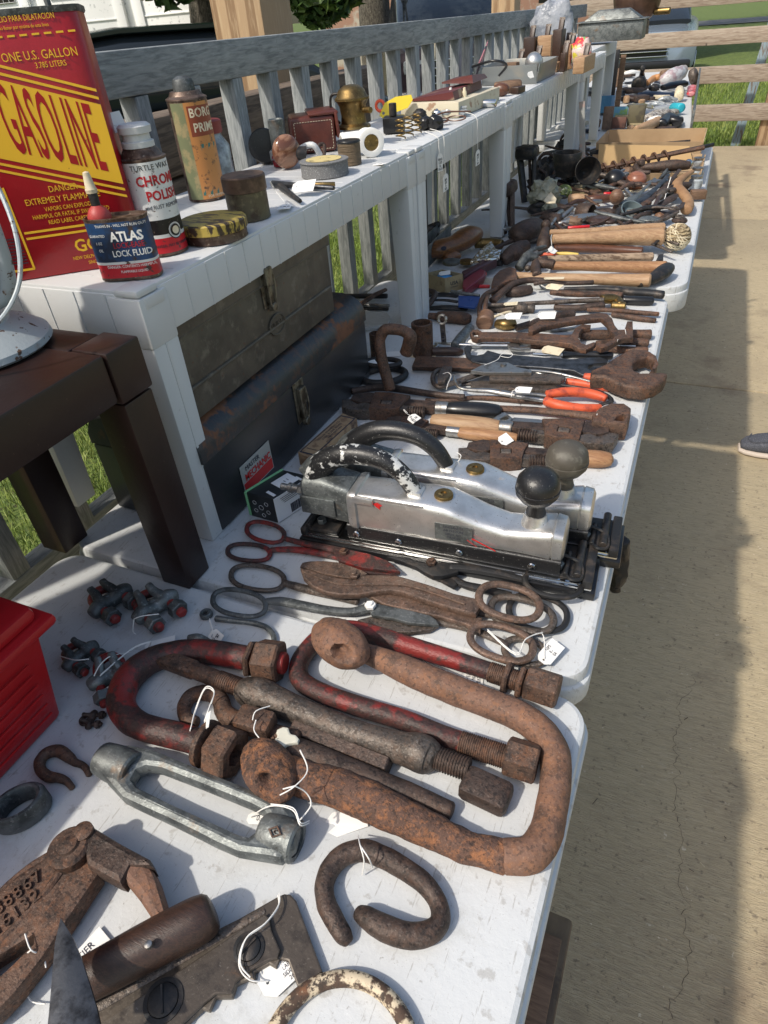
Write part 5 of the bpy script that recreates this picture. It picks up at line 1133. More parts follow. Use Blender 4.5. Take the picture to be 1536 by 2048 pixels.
for i, (pts, mt, lab) in enumerate((
        ([(860, 215, 14, .006), (1040, 222, 16, .008), (1240, 240, 17, .006), (1378, 250, 15, .004)], RU, 'long rusty tang, upper of two that reach out toward the right table edge'),
        ([(1040, 252, 16, .002), (1180, 272, 18, .002), (1280, 288, 18), (1356, 296, 16)], RU, 'long rusty tang, lower of two that reach out toward the right table edge'),
        ([(690, 66, 12, .012), (900, 62, 16, .012), (1080, 72, 20, .010), (1160, 88, 26, .008), (1300, 98, 28, .006), (1412, 110, 28, .006)], BLKM, 'blackened tool with the longer black handle below the pale hickory hammer'),
        ([(590, 92, 16, .014), (700, 98, 22, .014), (860, 105, 20, .014), (1000, 102, 22, .012), (1110, 118, 26, .010)], RU, 'brown forged tongs lying over the black handled tools'),
        ([(1120, 145, 26, .002), (1230, 150, 28, .002), (1335, 152, 26, .002)], BLK, 'short glossy black tool handle below the longer black one'),
        ([(500, 360, 10, .002), (620, 368, 12), (760, 352, 12), (800, 330, 10)], STEEL, 'slender bright file lying between two long rusty wrenches'),
        ([(470, 28, 14, .022), (560, 12, 14, .026), (700, 24, 14, .02), (900, 18, 16, .018)], RUD, 'dark flat nippers handle below the hammer with split pale handle'),
        ([(160, 150, 20, .010), (260, 70, 22, .016), (330, 25, 22, .02), (430, 2, 20, .02), (560, 5, 18, .02)], RUD, 'curved dark sickle-like tongs arching up to the hammer heads'),
        ([(270, 90, 30), (350, 85, 34), (440, 70, 30)], RUD, 'flat blackened pincers head under the curved tongs'),
        ([(620, 200, 20, .004), (760, 205, 22, .004), (880, 195, 24, .006), (975, 185, 26, .006)], RUD, 'rough dark iron piece between the brown pipe and the two tangs'),
        ([(340, 350, 22, .004), (450, 320, 24, .006), (620, 265, 24, .010), (760, 245, 24, .01)], RUD, 'dark rusty hinge strap lying under the S-shaped wrench'),
        ([(810, 405, 30, .002), (900, 400, 32), (1040, 398, 30), (1200, 398, 32), (1318, 400, 34)], RU, 'round rusty bar under the forked wrench, reaching toward the table edge'),
        ([(930, 470, 24), (1080, 452, 24), (1200, 455, 28), (1300, 462, 28)], RU, 'shorter rusty bar with rounded end just in front of the round one'),
        ([(430, 480, 22), (600, 480, 22), (760, 498, 22), (1000, 505, 24), (1295, 520, 26)], RU, 'long low rusty bar passing behind the black handled screwdriver'),
        ([(180, 268, 8, .02), (260, 240, 10, .02), (300, 232, 8, .02)], CREAM, 'small pale wooden peg beside the turned brown head'),
        ([(200, 320, 30), (260, 325, 38), (320, 320, 34)], BRASS, 'tarnished round brass lid between the turned head and a blank tag'),
        ([(0, 350, 30, 0), (-60, 420, 34, 0), (-110, 480, 30)], GALV, 'grey conduit piece lying left of the turned brown head'))):
    rodthing(('tang', 'tang', 'handled_tool', 'forged_tongs', 'black_grip_tool', 'file', 'nippers', 'sickle_tongs', 'pincers', 'iron_piece', 'hinge_strap', 'iron_bar', 'iron_bar', 'iron_bar', 'wooden_peg', 'brass_disc', 'conduit_piece')[i],
             lab, ('tang', 'tang', 'tool', 'tongs', 'handle', 'file', 'nippers', 'tongs', 'pincers', 'iron piece', 'hinge', 'bar', 'bar', 'bar', 'peg', 'lid', 'pipe')[i], rough(tu(ct, [(p[0], p[1], p[2] * 1.2, *p[3:]) for p in pts], 0, .9), .0004, 80), mt)
rodthing('tape_reel', 'small round white metal reel left of the chrome wrench', 'reel', tu(cb, [(x, y, 16) for x, y in ell(cb, 1110, 180, 80, 46)], closed=True).add(ball(cb, 1110, 185, 60, 0, .25)), PAPER)
# tags among wrenches
def tg(f, x, y, z, w_, h_, ang, tilt, label, string=(), m=None, lines=()):
    return tagat(*f(x, y), z, w_, h_, ang, tilt, [(*f(s_[0], s_[1]), s_[2]) for s_ in string], lines, label, m=m)
tg(ct, 315, 262, .045, .036, .026, 0, 12, 'blank square tag directly above the hexagonal wrench end', [(250, 262, .03), (200, 250, .02)])
tg(ct, 562, 258, .050, .038, .026, 4, 14, 'blank square tag lying on the S-shaped wrench', [(500, 262, .04), (440, 300, .03)])
tg(ct, 612, 48, .052, .040, .024, -22, 14, 'blank tag just below the lowest pale hammer handle', [(560, 60, .04), (520, 40, .03)], CREAM)
tg(ct, 298, 172, .044, .032, .018, 6, 4, 'blank cream tag lying on the brown pipe', (), CREAM)
tg(ct, 1080, 488, .012, .070, .016, 4, 4, 'white tag under the forked end of the S-shaped wrench', [(1060, 470, .03), (1080, 440, .045)])
tg(ca, 178, 535, .040, .030, .016, -4, 16, 'blank white tag tied to the bent-nose pliers', [(95, 550, .03), (88, 590, .028)])
tg(ca, 400, 232, .030, .045, .022, -20, 20, 'crumpled cream tag beside the screwdriver with black handle', [(330, 240, .02), (230, 230, .012)], CREAM)
tg(ca, 945, 208, .006, .034, .014, -5, 4, 'blank white tag behind the huge rusty wrench head', [(890, 180, .02)])
tg(cb, 585, 838, .036, .028, .018, -40, 20, 'handwritten tag on the smaller half-hidden pipe wrench', [(530, 800, .03), (500, 770, .03)], None, ('PIPE', 'WRENCH'))
tg(cb, 160, 895, .001, .022, .020, 4, 0, 'small handwritten sticker between carton and pipe wrench jaws', (), None, ('8.-', 'BOX', '30'))
tg(cb, 1365, 1020, .030, .022, .020, 60, 22, 'blank tag at the pipe wrench screw behind the sander', ())
tg(cb, 215, 370, .022, .026, .016, 50, 20, 'blank tag on the black iron loop by the toolbox', ())
tg(cb, 650, 290, .001, .070, .036, 10, 0, 'cream paper slip lying beneath the ribbed wooden cylinder', (), CREAM)
tg(cb, 385, 290, .001, .050, .026, 12, 0, 'white paper slip on the table inside the hooked bar', ())
solo('string_tie', J(knot([(*cb(835, 460), .03), (*cb(880, 448), .034), (*cb(905, 480), .034), (*cb(880, 540), .03), (*cb(865, 595), .02)])), CORD, 'white string curling over the head of the grey locking pliers', 'string')
solo('string_tie', J(knot([(*cb(1190, 385), .03), (*cb(1300, 340), .03), (*cb(1340, 290), .032), (*cb(1430, 290), .03), (*cb(1400, 320), .03), (*cb(1330, 310), .03)])), CORD, 'white string lying across the black double open-end wrench', 'string')
solo('string_tie', J(knot([(*ca(730, 800), .01), (*ca(742, 740), .034), (*ca(748, 710), .034)]), knot([(*ca(745, 700), .034), (*ca(800, 660), .03), (*ca(850, 650), .02)])), CORD, 'white string wrapped round the strap lever', 'string')
solo('string_tie', knot([(*ct(1145, 425), .03), (*ct(1140, 390), .044), (*ct(1135, 360), .044)]), CORD, 'white string around the fork of the S-shaped wrench', 'string')

# ================================================================ HAMMERS
def hammer(label, hpts, headm, mh=HICK, mt=RU, z=0.0, fl=.88, extra=(), name='hammer', cat='hammer', f=ch):
    return thing(name, label, cat, [('handle', tu(f, [(p[0], p[1], p[2] * 1.13, *p[3:]) for p in hpts], z, fl, n=14), mh), ('head', rough(headm, .0005, 70), mt)] + list(extra))
hammer('hammer nearest the wrenches, with a straight pale handle and brown hatchet-like head', [(235, 640, 26, .012), (400, 648, 27, .010), (700, 660, 34, .006), (1000, 668, 40), (1130, 670, 43)],
       J(pl2(ch, [(75, 690), (90, 640), (130, 600), (200, 575), (245, 590), (250, 660), (200, 668), (150, 690), (110, 712), (80, 710)], .004, .034, bev=.004)), HICKP, RU)
hammer('claw hammer lying second, its square dark head in front of the others', [(480, 572, 28, .018), (700, 576, 30, .014), (950, 580, 36, .006), (1150, 584, 40), (1236, 586, 43)],
       J(tu(ch, [(380, 640, 34, .012), (372, 600, 36, .014), (380, 560, 34, .02), (440, 556, 34, .022), (490, 566, 32, .02)], 0), tu(ch, [(400, 540, 26, .03), (440, 520, 18, .034)], 0)), HICK, RUD)
hammer('claw hammer with worn grey and speckled handle, third from the front', [(430, 530, 22, .024), (640, 524, 26, .020), (900, 518, 26, .012), (1150, 512, 27, .01)],
       J(tu(ch, [(262, 590, 32, .010), (285, 550, 30, .022), (320, 515, 34, .028), (380, 515, 26, .03)], 0), tu(ch, [(300, 510, 22, .035), (360, 465, 16, .04), (440, 440, 8, .044)], 0), tu(ch, [(320, 520, 20, .03), (400, 490, 12, .036), (450, 470, 7, .04)], 0)),
       mat('worn_speckled_handle', (.34, .25, .17), .7, 0, [dict(c=(.12, .075, .045), s=30, lo=.45, hi=.6, st=(1, 4, 4)), dict(c=(.42, .42, .42), s=9, lo=.56, hi=.62)], [(200, .0005)]), GALD)
hammer('hammer with slim reddish varnished handle lying behind the speckled one', [(500, 455, 24, .02), (700, 456, 28, .016), (900, 465, 27, .012), (1080, 475, 26, .012)],
       J(ball(ch, 225, 490, 60, .0, .8, .05, 1.1), tu(ch, [(160, 540, 36, .0), (200, 500, 50, .004), (260, 460, 50, .01), (310, 440, 40, .016)], 0)), WALN, RUD)
hammer('ball-peen hammer with the thickest doubled pale handle, white tag near its head', [(490, 395, 30, .040), (700, 390, 36, .036), (950, 385, 48, .026), (1150, 380, 55, .018), (1210, 378, 58, .016)],
       J(ball(ch, 440, 300, 32, .050), tu(ch, [(440, 320, 24, .045), (430, 370, 34, .035), (425, 420, 46, .02), (422, 460, 42, .01)], 0)), HICKP, RUD,
       extra=[])
hammer('hammer with straw-pale handle lying along the far side of the thick handled one', [(470, 350, 18, .058), (700, 345, 22, .054), (1000, 325, 26, .048), (1225, 315, 28, .044)],
       J(tu(ch, [(235, 395, 60, .0), (260, 370, 82, .0), (330, 335, 84, .004), (385, 310, 62, .012)], 0, .85, n=24)), HICKP, RUD)
rodthing('rubber_mallet', 'black rounded mallet head at the right ends of the front hammer handles', 'mallet', rough(tu(ch, [(1060, 690, 34, 0), (1150, 660, 44, 0), (1215, 620, 56, 0), (1255, 585, 46, .004)], 0, .8), .001, 60), BLKM)
rodthing('wedge', 'small black iron wedge standing beyond the hammer handle ends', 'wedge', pl2(ch, [(1175, 535), (1195, 495), (1225, 492), (1225, 530)], .001, .03), BLKM)
thing('rope_ball', 'tightly wound ball of straw-coloured twine at the right table edge', 'twine ball', [
    ('core', ball(ch, 1318, 372, 86, 0, .9, .03), mat('straw_twine', (.42, .33, .19), .9, 0, [dict(c=(.22, .16, .09), s=40, lo=.45, hi=.6, k='wavez', dist=9), dict(c=(.55, .46, .3), s=200, lo=.55, hi=.68)], [(45, .004, (1, 1, 1), 'wavez'), (300, .001)])),
    ('strand', J(*[(lambda c, r_, e: sweep([(*(c + Euler(e).to_matrix() @ V((r_ * math.cos(a), r_ * math.sin(a), .0))), .0018) for a in [k * .45 for k in range(14)]], 5, True, 2))(ppt(*ch(1318, 372), 86 / 3.339)[0] - V((0, 0, .004)), ppt(*ch(1318, 372), 86 / 3.339)[1] * .99, (u(-.5, .5) + (1.2 if i % 2 else .2), u(-.6, .6), u(0, 3))) for i in range(14)]), CREAM)])
for i, (pts, mt, lab) in enumerate((([(395, 498, 12, .03), (470, 500, 14, .03), (540, 502, 10, .03)], ORG, 'orange crayon stub between two hammer handles'), ([(510, 492, 10, .034), (580, 494, 14, .034), (655, 500, 12, .034)], mat('yellow_paint', (.62, .44, .10), .5), 'yellow pencil stub beside the orange one'))):
    rodthing('pencil_stub', lab, 'pencil', tu(ch, pts), mt)
tg(ch, 482, 470, .055, .026, .022, 80, 30, 'little white tag hanging off the ball-peen hammer head', [(480, 440, .065), (475, 390, .07), (480, 366, .07)])
tg(ch, 494, 655, .040, .050, .014, 3, 4, 'cream tag laid on the nearest hammer handle', (), CREAM)
solo('ball_joint', ball(ch, 318, 590, 22, .02), RUG, 'small round steel ball beside the claw hammer faces', 'ball')

# ================================================================ LEFT OF THE HAMMERS
SHOE = woodm('chestnut_varnished_wood', (.24, .10, .035), (.13, .055, .025), ro=.3)
shp = tu(cl, [(760, 560, 40, .010), (800, 520, 80, .008), (870, 500, 92, .006), (960, 470, 84, .010), (1040, 430, 96, .012), (1110, 390, 92, .016), (1170, 370, 62, .022)], 0, .85, n=24)
thing('shoe_last', 'varnished chestnut wooden shoe last lying on its side behind the white leg', 'shoe last', [('body', shp, SHOE), ('hole', lathe([(.008, 0), (.008, .001)], P(*cl(885, 500), .062), V((.1, -.5, 1)), 16), INK), ('ankle_block', tu(cl, [(900, 580, 50, .0), (960, 560, 56, .0), (1010, 560, 40, 0)], 0, .8), SHOE)])
a0 = P(*cl(728, 840)); a1_ = P(*cl(897, 882)); a2_ = P(*cl(1045, 845)); a3_ = P(*cl(890, 800))
h5 = .040
TANC = mat('tan_card_box', (.34, .27, .15), .8, 0, [dict(c=(.22, .16, .09), s=60, lo=.5, hi=.66)], [(200, .0003)])
w1 = M()
qd = [a0, a1_, a2_, a0 + a2_ - a1_]
for i in range(4):
    p, q2 = qd[i], qd[(i + 1) % 4]; d_ = (q2 - p).normalized(); w1.add(box(((p + q2) / 2) + V((0, 0, h5 / 2)), ((q2 - p).length, .0018, h5), rz=math.atan2(d_.y, d_.x)))
w1.add(hexa([V((p.x, p.y, .001)) for p in qd] + [V((p.x, p.y, .003)) for p in qd]))
mid_ = (qd[0] + qd[2]) / 2
BLU = mat('bright_blue_plastic', (.05, .30, .62), .5, 0, [], [(80, .002)])
fm = onplane((a1_ + a2_) / 2 + V((0, 0, h5 * .55)) + (a1_ - a0).normalized() * .0014, a2_ - a1_, V((0, 0, 1)))
thing('small_box', 'open tan card box holding bright blue pieces with a blank tag on top', 'box', [('box', w1, TANC, [('lettering', J(text('USA', .013, fm, th=.0001, bold=.02), text('COMPANY', .005, lambda x, y, k: fm(x, y - .010, k), th=.0001)), INK)]), ('filling', rough(blob(mid_ + V((0, 0, .022)), (.026, .024, .017), .1), .003, 60), BLU)])
tagat(0, 0, 0, .030, .018, 20, 16, [], (), 'blank white tag lying on the blue pieces in the tan box', at=mid_ + V((.004, -.002, .043)))
thing('red_hex_driver', 'bright red T-handled tool lying right of the tan box', 'tool', [('handle', tu(cl, [(1070, 870, 24), (1120, 820, 28, .004), (1180, 760, 28, .006), (1230, 715, 24, .008)]), mat('bright_red_tool_plastic', (.55, .015, .02), .3)), ('cross_bar', tu(cl, [(1160, 820, 16, .002), (1220, 822, 15), (1275, 822, 14)]), bpy.data.materials['bright_red_tool_plastic'])])
rodthing('folding_case', 'dark wine-red vinyl case behind the red T-handled tool', 'case', pl2(cl, [(1048, 770), (1190, 665), (1245, 690), (1230, 730), (1070, 850), (1045, 820)], .004, .026, bev=.003), mat('wine_red_vinyl', (.17, .015, .03), .4))
rodthing('folding_case', 'long maroon and black flat case reaching up toward the foil', 'case', pl2(cl, [(1040, 690), (1180, 620), (1300, 560), (1340, 590), (1200, 650), (1060, 730)], .010, .034, bev=.004), mat('maroon_black_cover', (.05, .012, .02), .45))
FOIL = mat('crumpled_foil', (.72, .70, .66), .22, 1.0, [], [(60, .006, (1, 1, 1), 'vor')])
rodthing('foil_wrap', 'crumpled shiny foil beside the wooden shoe last', 'foil', rough(pl2(cl, [(1120, 590), (1180, 540), (1260, 460), (1305, 428), (1310, 500), (1370, 520), (1350, 570), (1240, 590)], .03, .040, bev=.001), .008, 45, 2), FOIL)
rodthing('tin_lid', 'round brown tin lid between shoe last and wine-red case', 'lid', J(lathe([(.020, 0), (.022, .002), (.022, .008), (.019, .009)], P(*cl(1080, 625), .004), n=28)), BRASS)  # round tin lid, as is the next one
rodthing('tin_lid', 'grey round lid just behind the tan card box', 'lid', lathe([(.022, 0), (.024, .002), (.024, .010), (.021, .011)], P(*cl(950, 632), .03), n=28), GALD)
rodthing('dark_bottle', 'dark brass cylinder lying behind the foil', 'cylinder', tu(cl, [(1160, 455, 42), (1300, 455, 42), (1380, 465, 40)], 0), BRASS)
rodthing('pouch', 'crumpled black pouch under the foil', 'pouch', rough(tu(cl, [(1200, 640, 30), (1290, 610, 46), (1380, 620, 40)], 0, .7), .003, 50), BLKM)
rodthing('blue_plate', 'royal blue metal tag plate with a rivet left of the iron prongs', 'plate', J(pl2(cl, [(1008, 900), (1195, 905), (1190, 960), (1150, 1000), (1010, 985)], .016, .022), lathe([(.005, 0), (.004, .002), (.001, .003)], P(*cl(1117, 938), .0225), n=12)), mat('royal_blue_paint', (.02, .06, .22), .4))
rodthing('silver_rod', 'silver rod end resting on the royal blue plate', 'rod', tu(cl, [(950, 865, 14, .02), (1060, 885, 15, .02), (1190, 900, 13, .02)]), GALV)
for pts, lab in (([(740, 900, 30), (880, 890, 36), (1000, 905, 28)], 'black shear blade nearest the tan box'), ([(745, 1010, 30), (900, 1000, 40, .004), (1080, 1015, 40, .002)], 'broad black shear blade behind the rounded iron rammer'), ([(780, 940, 22, .012), (900, 940, 26, .012), (1000, 955, 24, .012)], 'middle black shear blade with a grey edge')):
    rodthing('shear_blade', lab, 'shear blade', tu(cl, pts, 0, .35), BLKM, 'black shear blades')
rodthing('bent_rod', 'short bent dark rod left of the black shear blades', 'rod', tu(cl, [(745, 1000, 22), (800, 920, 24, .01), (810, 880, 24, .014), (760, 860, 22, .016)]), RUD)
rodthing('rammer', 'rounded brown iron rammer lying behind the standing pipe bushing', 'rammer', rough(tu(cl, [(760, 1075, 28, .004), (840, 1080, 34, .002), (860, 1080, 46), (1000, 1090, 52), (1080, 1098, 50), (1110, 1100, 36, .004)]), .0004, 80), RU)
PLB = mat('clear_plastic_bag', (.50, .50, .48), .25, 0, [], [(25, .006)], alpha=.55)
rodthing('plastic_bag', 'clear plastic bag lying between the black toolbox and the side table leg', 'bag', rough(pl2(cl, [(120, 1040), (250, 1030), (410, 1050), (420, 1130), (300, 1160), (130, 1175)], .004, .012, sm=3), .004, 40), PLB)
for pts, mt, nm, lab, cat in (
        ([(60, 905, 26, .006), (250, 905, 30, .006), (400, 905, 28, .006)], BLKM, 'black_bar', 'black bar lying behind the white side table leg, beside the toolbox', 'bar'),
        ([(20, 1005, 16, .004), (150, 985, 24, .012), (290, 900, 24, .018), (390, 850, 20, .02)], RU, 'pry_bar', 'dark rusty pry bar slanting behind the white side table leg', 'pry bar'),
        ([(0, 960, 14), (200, 975, 16), (420, 985, 16)], STEEL, 'steel_rod', 'thin steel rod below the slanting pry bar', 'rod'),
        ([(60, 1000, 18), (250, 1010, 20), (410, 1015, 18)], BLKM, 'black_bar', 'thinner black bar in front of the slanting pry bar', 'bar')):
    rodthing(nm, lab, cat, tu(cl, pts, 0, .7), mt)
thing('metal_tray', 'grey metal tray behind the shoe last, with a black vise-like clamp in it', 'tray', [
    ('tray', J(beam(P(*cl(700, 620), .03), P(*cl(945, 375), .03), .004, .06, .001), beam(P(*cl(700, 500), .03), P(*cl(850, 370), .03), .004, .06, .001)), GALV)])
thing('bench_clamp', 'black iron bench clamp in the grey tray behind the white leg', 'clamp', [
    ('frame', J(tu(cl, [(700, 470, 36, .01), (760, 430, 40, .01), (820, 380, 30, .02)], 0), tu(cl, [(700, 370, 40, .03), (770, 330, 36, .04), (840, 290, 26, .05)], 0)), BLKM), ('screw', tu(cl, [(800, 380, 18, .02), (810, 290, 18, .06)], 0), BLKM)])
# ================================================================ FAR HALF OF THE LONG TABLE (pile of kitchen irons)
def L1(name, label, cat, m, mt=RUD): return solo(name, m, mt, label, cat, sharp=60)
def cup(f, x, y, rp, h, z, axv, mt, label, name, cat, inner=.86):
    c, r_ = ppt(*f(x, y), rp / KK[f], z)
    return solo(name, J(lathe([(r_ * inner * .9, .006), (r_ * inner, h - .001), (r_ * .97, h), (r_, h - .003), (r_ * .93, h * .4), (r_ * .6, .003), (r_ * .4, 0)][::-1], c, V(axv), 26)), mt, label, cat)
L1('cabriole_leg', 'S-curved pale wooden furniture leg at the right edge of the pile', 'wooden leg', tu(cp_, [(1395, 255, 16, .05), (1340, 290, 28, .045), (1285, 335, 38, .04), (1270, 380, 44, .03), (1310, 425, 44, .02), (1350, 475, 42, .012), (1362, 525, 44, .004), (1345, 565, 48, 0)], 0, .8), mat('tan_sanded_wood', (.36, .21, .105), .7, 0, [dict(c=(.25, .135, .065), s=20, lo=.4, hi=.65)], [(150, .0004)]))
L1('darning_ball', 'black lacquered wooden ball right of centre in the pile', 'ball', ball(cp_, 765, 325, 84, .002, .95), BLK)
L1('copper_ball', 'copper-brown ball beside the black ball', 'ball', ball(cp_, 940, 330, 80, .002, .9), mat('copper_brown_wood', (.33, .13, .075), .35, 0, [dict(c=(.20, .075, .045), s=20, lo=.4, hi=.65, st=(1, 1, 6))]))
thing('wooden_pestle', 'brown turned pestle standing on its stem in front of the balls', 'pestle', [('knob', ball(cp_, 780, 460, 54, .035, 1.1), MALT), ('stem', lathe([(.022, 0), (.018, .006), (.012, .03), (.014, .045)], P(*cp_(782, 585), .0), n=20), WDK)])
L1('wooden_handle', 'glossy reddish brown cylinder handle in front of the black ball', 'handle', tu(cp_, [(535, 482, 30, .01), (600, 482, 36, .01), (720, 472, 32, .01), (830, 468, 26, .01)]), WALN)  # loose tool handle, as are the next two
L1('wooden_handle', 'pale tan cylinder left of the reddish brown one', 'handle', tu(cp_, [(400, 478, 36, .004), (470, 475, 40, .004), (540, 478, 34, .004)]), HICKP)
L1('wooden_handle', 'dull brown turned handle in front of the plastic bag', 'handle', tu(cp_, [(205, 548, 28, .006), (270, 540, 32, .006), (350, 548, 26, .006), (425, 562, 22, .004)]), OLDW)
L1('file', 'blue flat file lying behind the reddish brown cylinder', 'file', tu(cp_, [(470, 425, 12, .01), (560, 422, 16, .01), (690, 432, 12, .01)], 0, .4), mat('faded_blue_steel', (.04, .12, .19), .5))
L1('ruler', 'white strip lying behind the blue file', 'ruler', pl2(cp_, [(530, 402), (1000, 388), (1040, 396), (1000, 412), (560, 430)], .012, .016), CREAM)
L1('red_sleeve', 'small red grip between the blue file and the copper ball', 'grip', tu(cp_, [(680, 436, 14, .016), (735, 434, 14, .016)], sm=1), bpy.data.materials['bright_red_tool_plastic'])
YG = mat('yellow_green_mesh_ball', (.34, .40, .10), .5, 0, [dict(c=(.08, .11, .03), s=50, lo=.45, hi=.55), dict(c=(.7, .7, .5), s=80, lo=.6, hi=.66)])
L1('mesh_ball', 'yellow-green ball of netting beside the plastic bag', 'ball', ball(cp_, 358, 415, 60, .012, .85, .05), YG)
L1('plastic_bag', 'cloudy greenish plastic bag full of parts, between the anvil irons and the balls', 'bag', rough(ball(cp_, 200, 450, 118, 0, 1.0, .35), .006, 30), mat('cloudy_plastic', (.33, .33, .25), .3, 0, [dict(c=(.16, .16, .11), s=18, lo=.4, hi=.6)], [(40, .006)]))
L1('paper_slip', 'crumpled cream slip stuck to the side of the cloudy bag', 'paper', rough(pl2(cp_, [(190, 480), (250, 420), (300, 470), (290, 510), (210, 510)], .08, .084), .004, 40), CREAM)
cup(cp_, 370, 300, 112, .085, 0, (0, 0, 1), BLKM, 'squat black iron pot behind the bag, blank tag on its rim', 'iron_pot', 'pot')
scp = P(*cp_(560, 160), .13)
L1('scoop', 'black funnel-shaped iron scoop with an oval mouth standing in the pile', 'scoop', J(lathe([(.004, -.10), (.022, -.075), (.040, -.02), (.047, .0), (.045, .002), (.036, -.02), (.006, -.07)], scp - V((0, .0, .035)), V((.35, -.85, .25)), 30, sx=1.0)), BLKM)
L1('iron_rod', 'grey iron rod lying between the pot and the black ball', 'rod', tu(cp_, [(520, 290, 14, .02), (600, 298, 14, .02), (690, 300, 14, .02)]), RUG)
L1('iron_hook', 'dark curled iron horn in front of the auger bits', 'horn', tu(cp_, [(990, 185, 26, .07), (950, 200, 26, .06), (945, 235, 26, .05), (980, 262, 22, .045), (1050, 262, 14, .05)], 0), RUD)
L1('small_carton', 'low open brown carton of small parts behind the yellow-green ball', 'carton', rough(pl2(cp_, [(420, 385), (470, 345), (670, 335), (680, 390)], .002, .03), .001, 40), TANC)
# shears / snip blades bundle
for i, (pts, mt, lab) in enumerate((([(830, 530, 40, .012), (900, 480, 42, .02), (980, 420, 16, .03), (1090, 310, 12, .04)], GALV, 'brightest of the grey trowel-like shears leaning across the pile'),
        ([(900, 530, 36, .012), (1000, 470, 34, .02), (1120, 370, 20, .035), (1200, 280, 16, .05)], GUN, 'dark shears lying beside the brightest pair'),
        ([(1000, 520, 34, .012), (1100, 440, 28, .02), (1200, 350, 20, .035), (1290, 240, 16, .05)], RUD, 'brown-handled shears reaching farthest back'),
        ([(1080, 560, 30, .008), (1180, 500, 36, .014), (1230, 470, 40, .018), (1260, 440, 20, .02)], RUD, 'dark spoon-shaped iron beside the pale furniture leg'),
        ([(1140, 640, 34, .002), (1200, 600, 30, .008), (1300, 540, 24, .012), (1320, 510, 18, .014)], RUD, 'brown iron with a round boss in front of the pale furniture leg'))):
    L1('shears', lab, 'shears', tu(cp_, pts, .01, .45), mt)
thing('tin_spoon', 'small dark spoon-shaped iron dish right of the pestle', 'iron dish', [('bowl', ball(cp_, 1010, 570, 62, .0, .35, .05, 1.3, -15), GUN), ('stem', tu(cp_, [(1060, 560, 10, .01), (1140, 530, 10, .02)]), GUN)])
L1('enamel_dish', 'blue-grey enamel cup lying on its side beside the pestle', 'cup', lathe([(.010, 0), (.030, .004), (.036, .024), (.037, .030), (.034, .030), (.028, .010), (.006, .006)], P(*cp_(880, 620), .02), V((.3, -.4, .8)), 26), mat('blue_grey_enamel', (.14, .18, .19), .3))
L1('enamel_dish', 'flat grey oval tin dish at the front of the pile', 'dish', ball(cp_, 1040, 640, 70, 0, .3, .04, 1.3), GALV)
L1('iron_muller', 'dark brown half-round iron mug lying on its side', 'mug', J(lathe([(.024, 0), (.030, .004), (.032, .045), (.028, .050), (.026, .046), (.026, .012)], P(*cp_(470, 590), .034), V((.9, -.35, .05)), 26)), RUD)
for x, y, r_, fl, mt, lab, st in ((250, 640, 80, .6, RUD, 'big brown rounded iron head at the front left of the pile', 1.2), (120, 560, 46, .9, BLKM, 'black bottle-shaped iron end at the left of the pile', 1.3), (435, 660, 66, .7, OLDW, 'pale rough wooden ball behind the doubled hammer handle', 1.1), (640, 650, 80, .35, WDK, 'flat leather-brown tin lying behind the hammers', 1.2), (1125, 625, 42, .9, MALT, 'small brown knob beside the oval tin dish', 1.0), (1290, 650, 50, .5, RUD, 'dark tangled iron piece with white string near the twine ball', 1.2), (690, 590, 60, .6, RUD, 'low dark iron block behind the leather-brown tin', 1.5), (870, 260, 50, .8, OLDW, 'brown wooden knob between the augers and the copper ball', 1.0), (1100, 250, 66, .7, RUD, 'dark lump of iron just in front of the auger box', 1.4), (1180, 220, 50, .7, WDK, 'dark brown wooden brace pad under the auger box', 1.3)):
    L1('iron_piece', lab, 'iron piece', ball(cp_, x, y, r_, 0, fl, .12, st), mt)
L1('red_stick', 'red painted stick just behind the straw-pale hammer handle', 'stick', tu(cp_, [(390, 710, 12, .05), (560, 700, 14, .05)]), bpy.data.materials['bright_red_tool_plastic'])
for pts, lab in (([(760, 610, 30, .01), (840, 640, 34, .01), (930, 650, 20, .01)], 'dark curved spokeshave in front of the blue-grey cup'), ([(540, 650, 20, .02), (640, 620, 26, .03), (760, 640, 22, .02)], 'black leather-like strap iron beside the spokeshave'), ([(900, 560, 28, .01), (960, 540, 32, .012), (1050, 540, 26, .01)], 'thin dark iron blade behind the blue-grey cup')):
    L1('spokeshave', lab, 'spokeshave', tu(cp_, pts, .004, .5), RUD)
GLS = mat('pale_glassy_plastic', (.42, .46, .48), .15, 0, [dict(c=(.16, .17, .18), s=30, lo=.4, hi=.6)], [])
for i, (x, y, lab) in enumerate(((1430, 235, 'farther clear jar at the right edge behind the pale furniture leg'), (1420, 320, 'middle clear jar at the right edge behind the pale furniture leg'), (1410, 390, 'nearest clear jar at the right edge behind the pale furniture leg'))):
    c = P(*cp_(x, y), .0); thing('glass_jar', lab, 'jar', [('body', lathe([(.020, 0), (.024, .003), (.024, .028), (.017, .034)], c, n=20), GLS), ('lid', lathe([(.019, .0345), (.020, .036), (.020, .042), (.018, .043)], c, n=20), STEEL)], 'clear jars at the table edge')
L1('brown_block', 'small brown wooden block at the right table edge by the jars', 'block', box(P(*cp_(1440, 440), .016), (.05, .03, .03), bev=.003, rz=.3), OLDW)
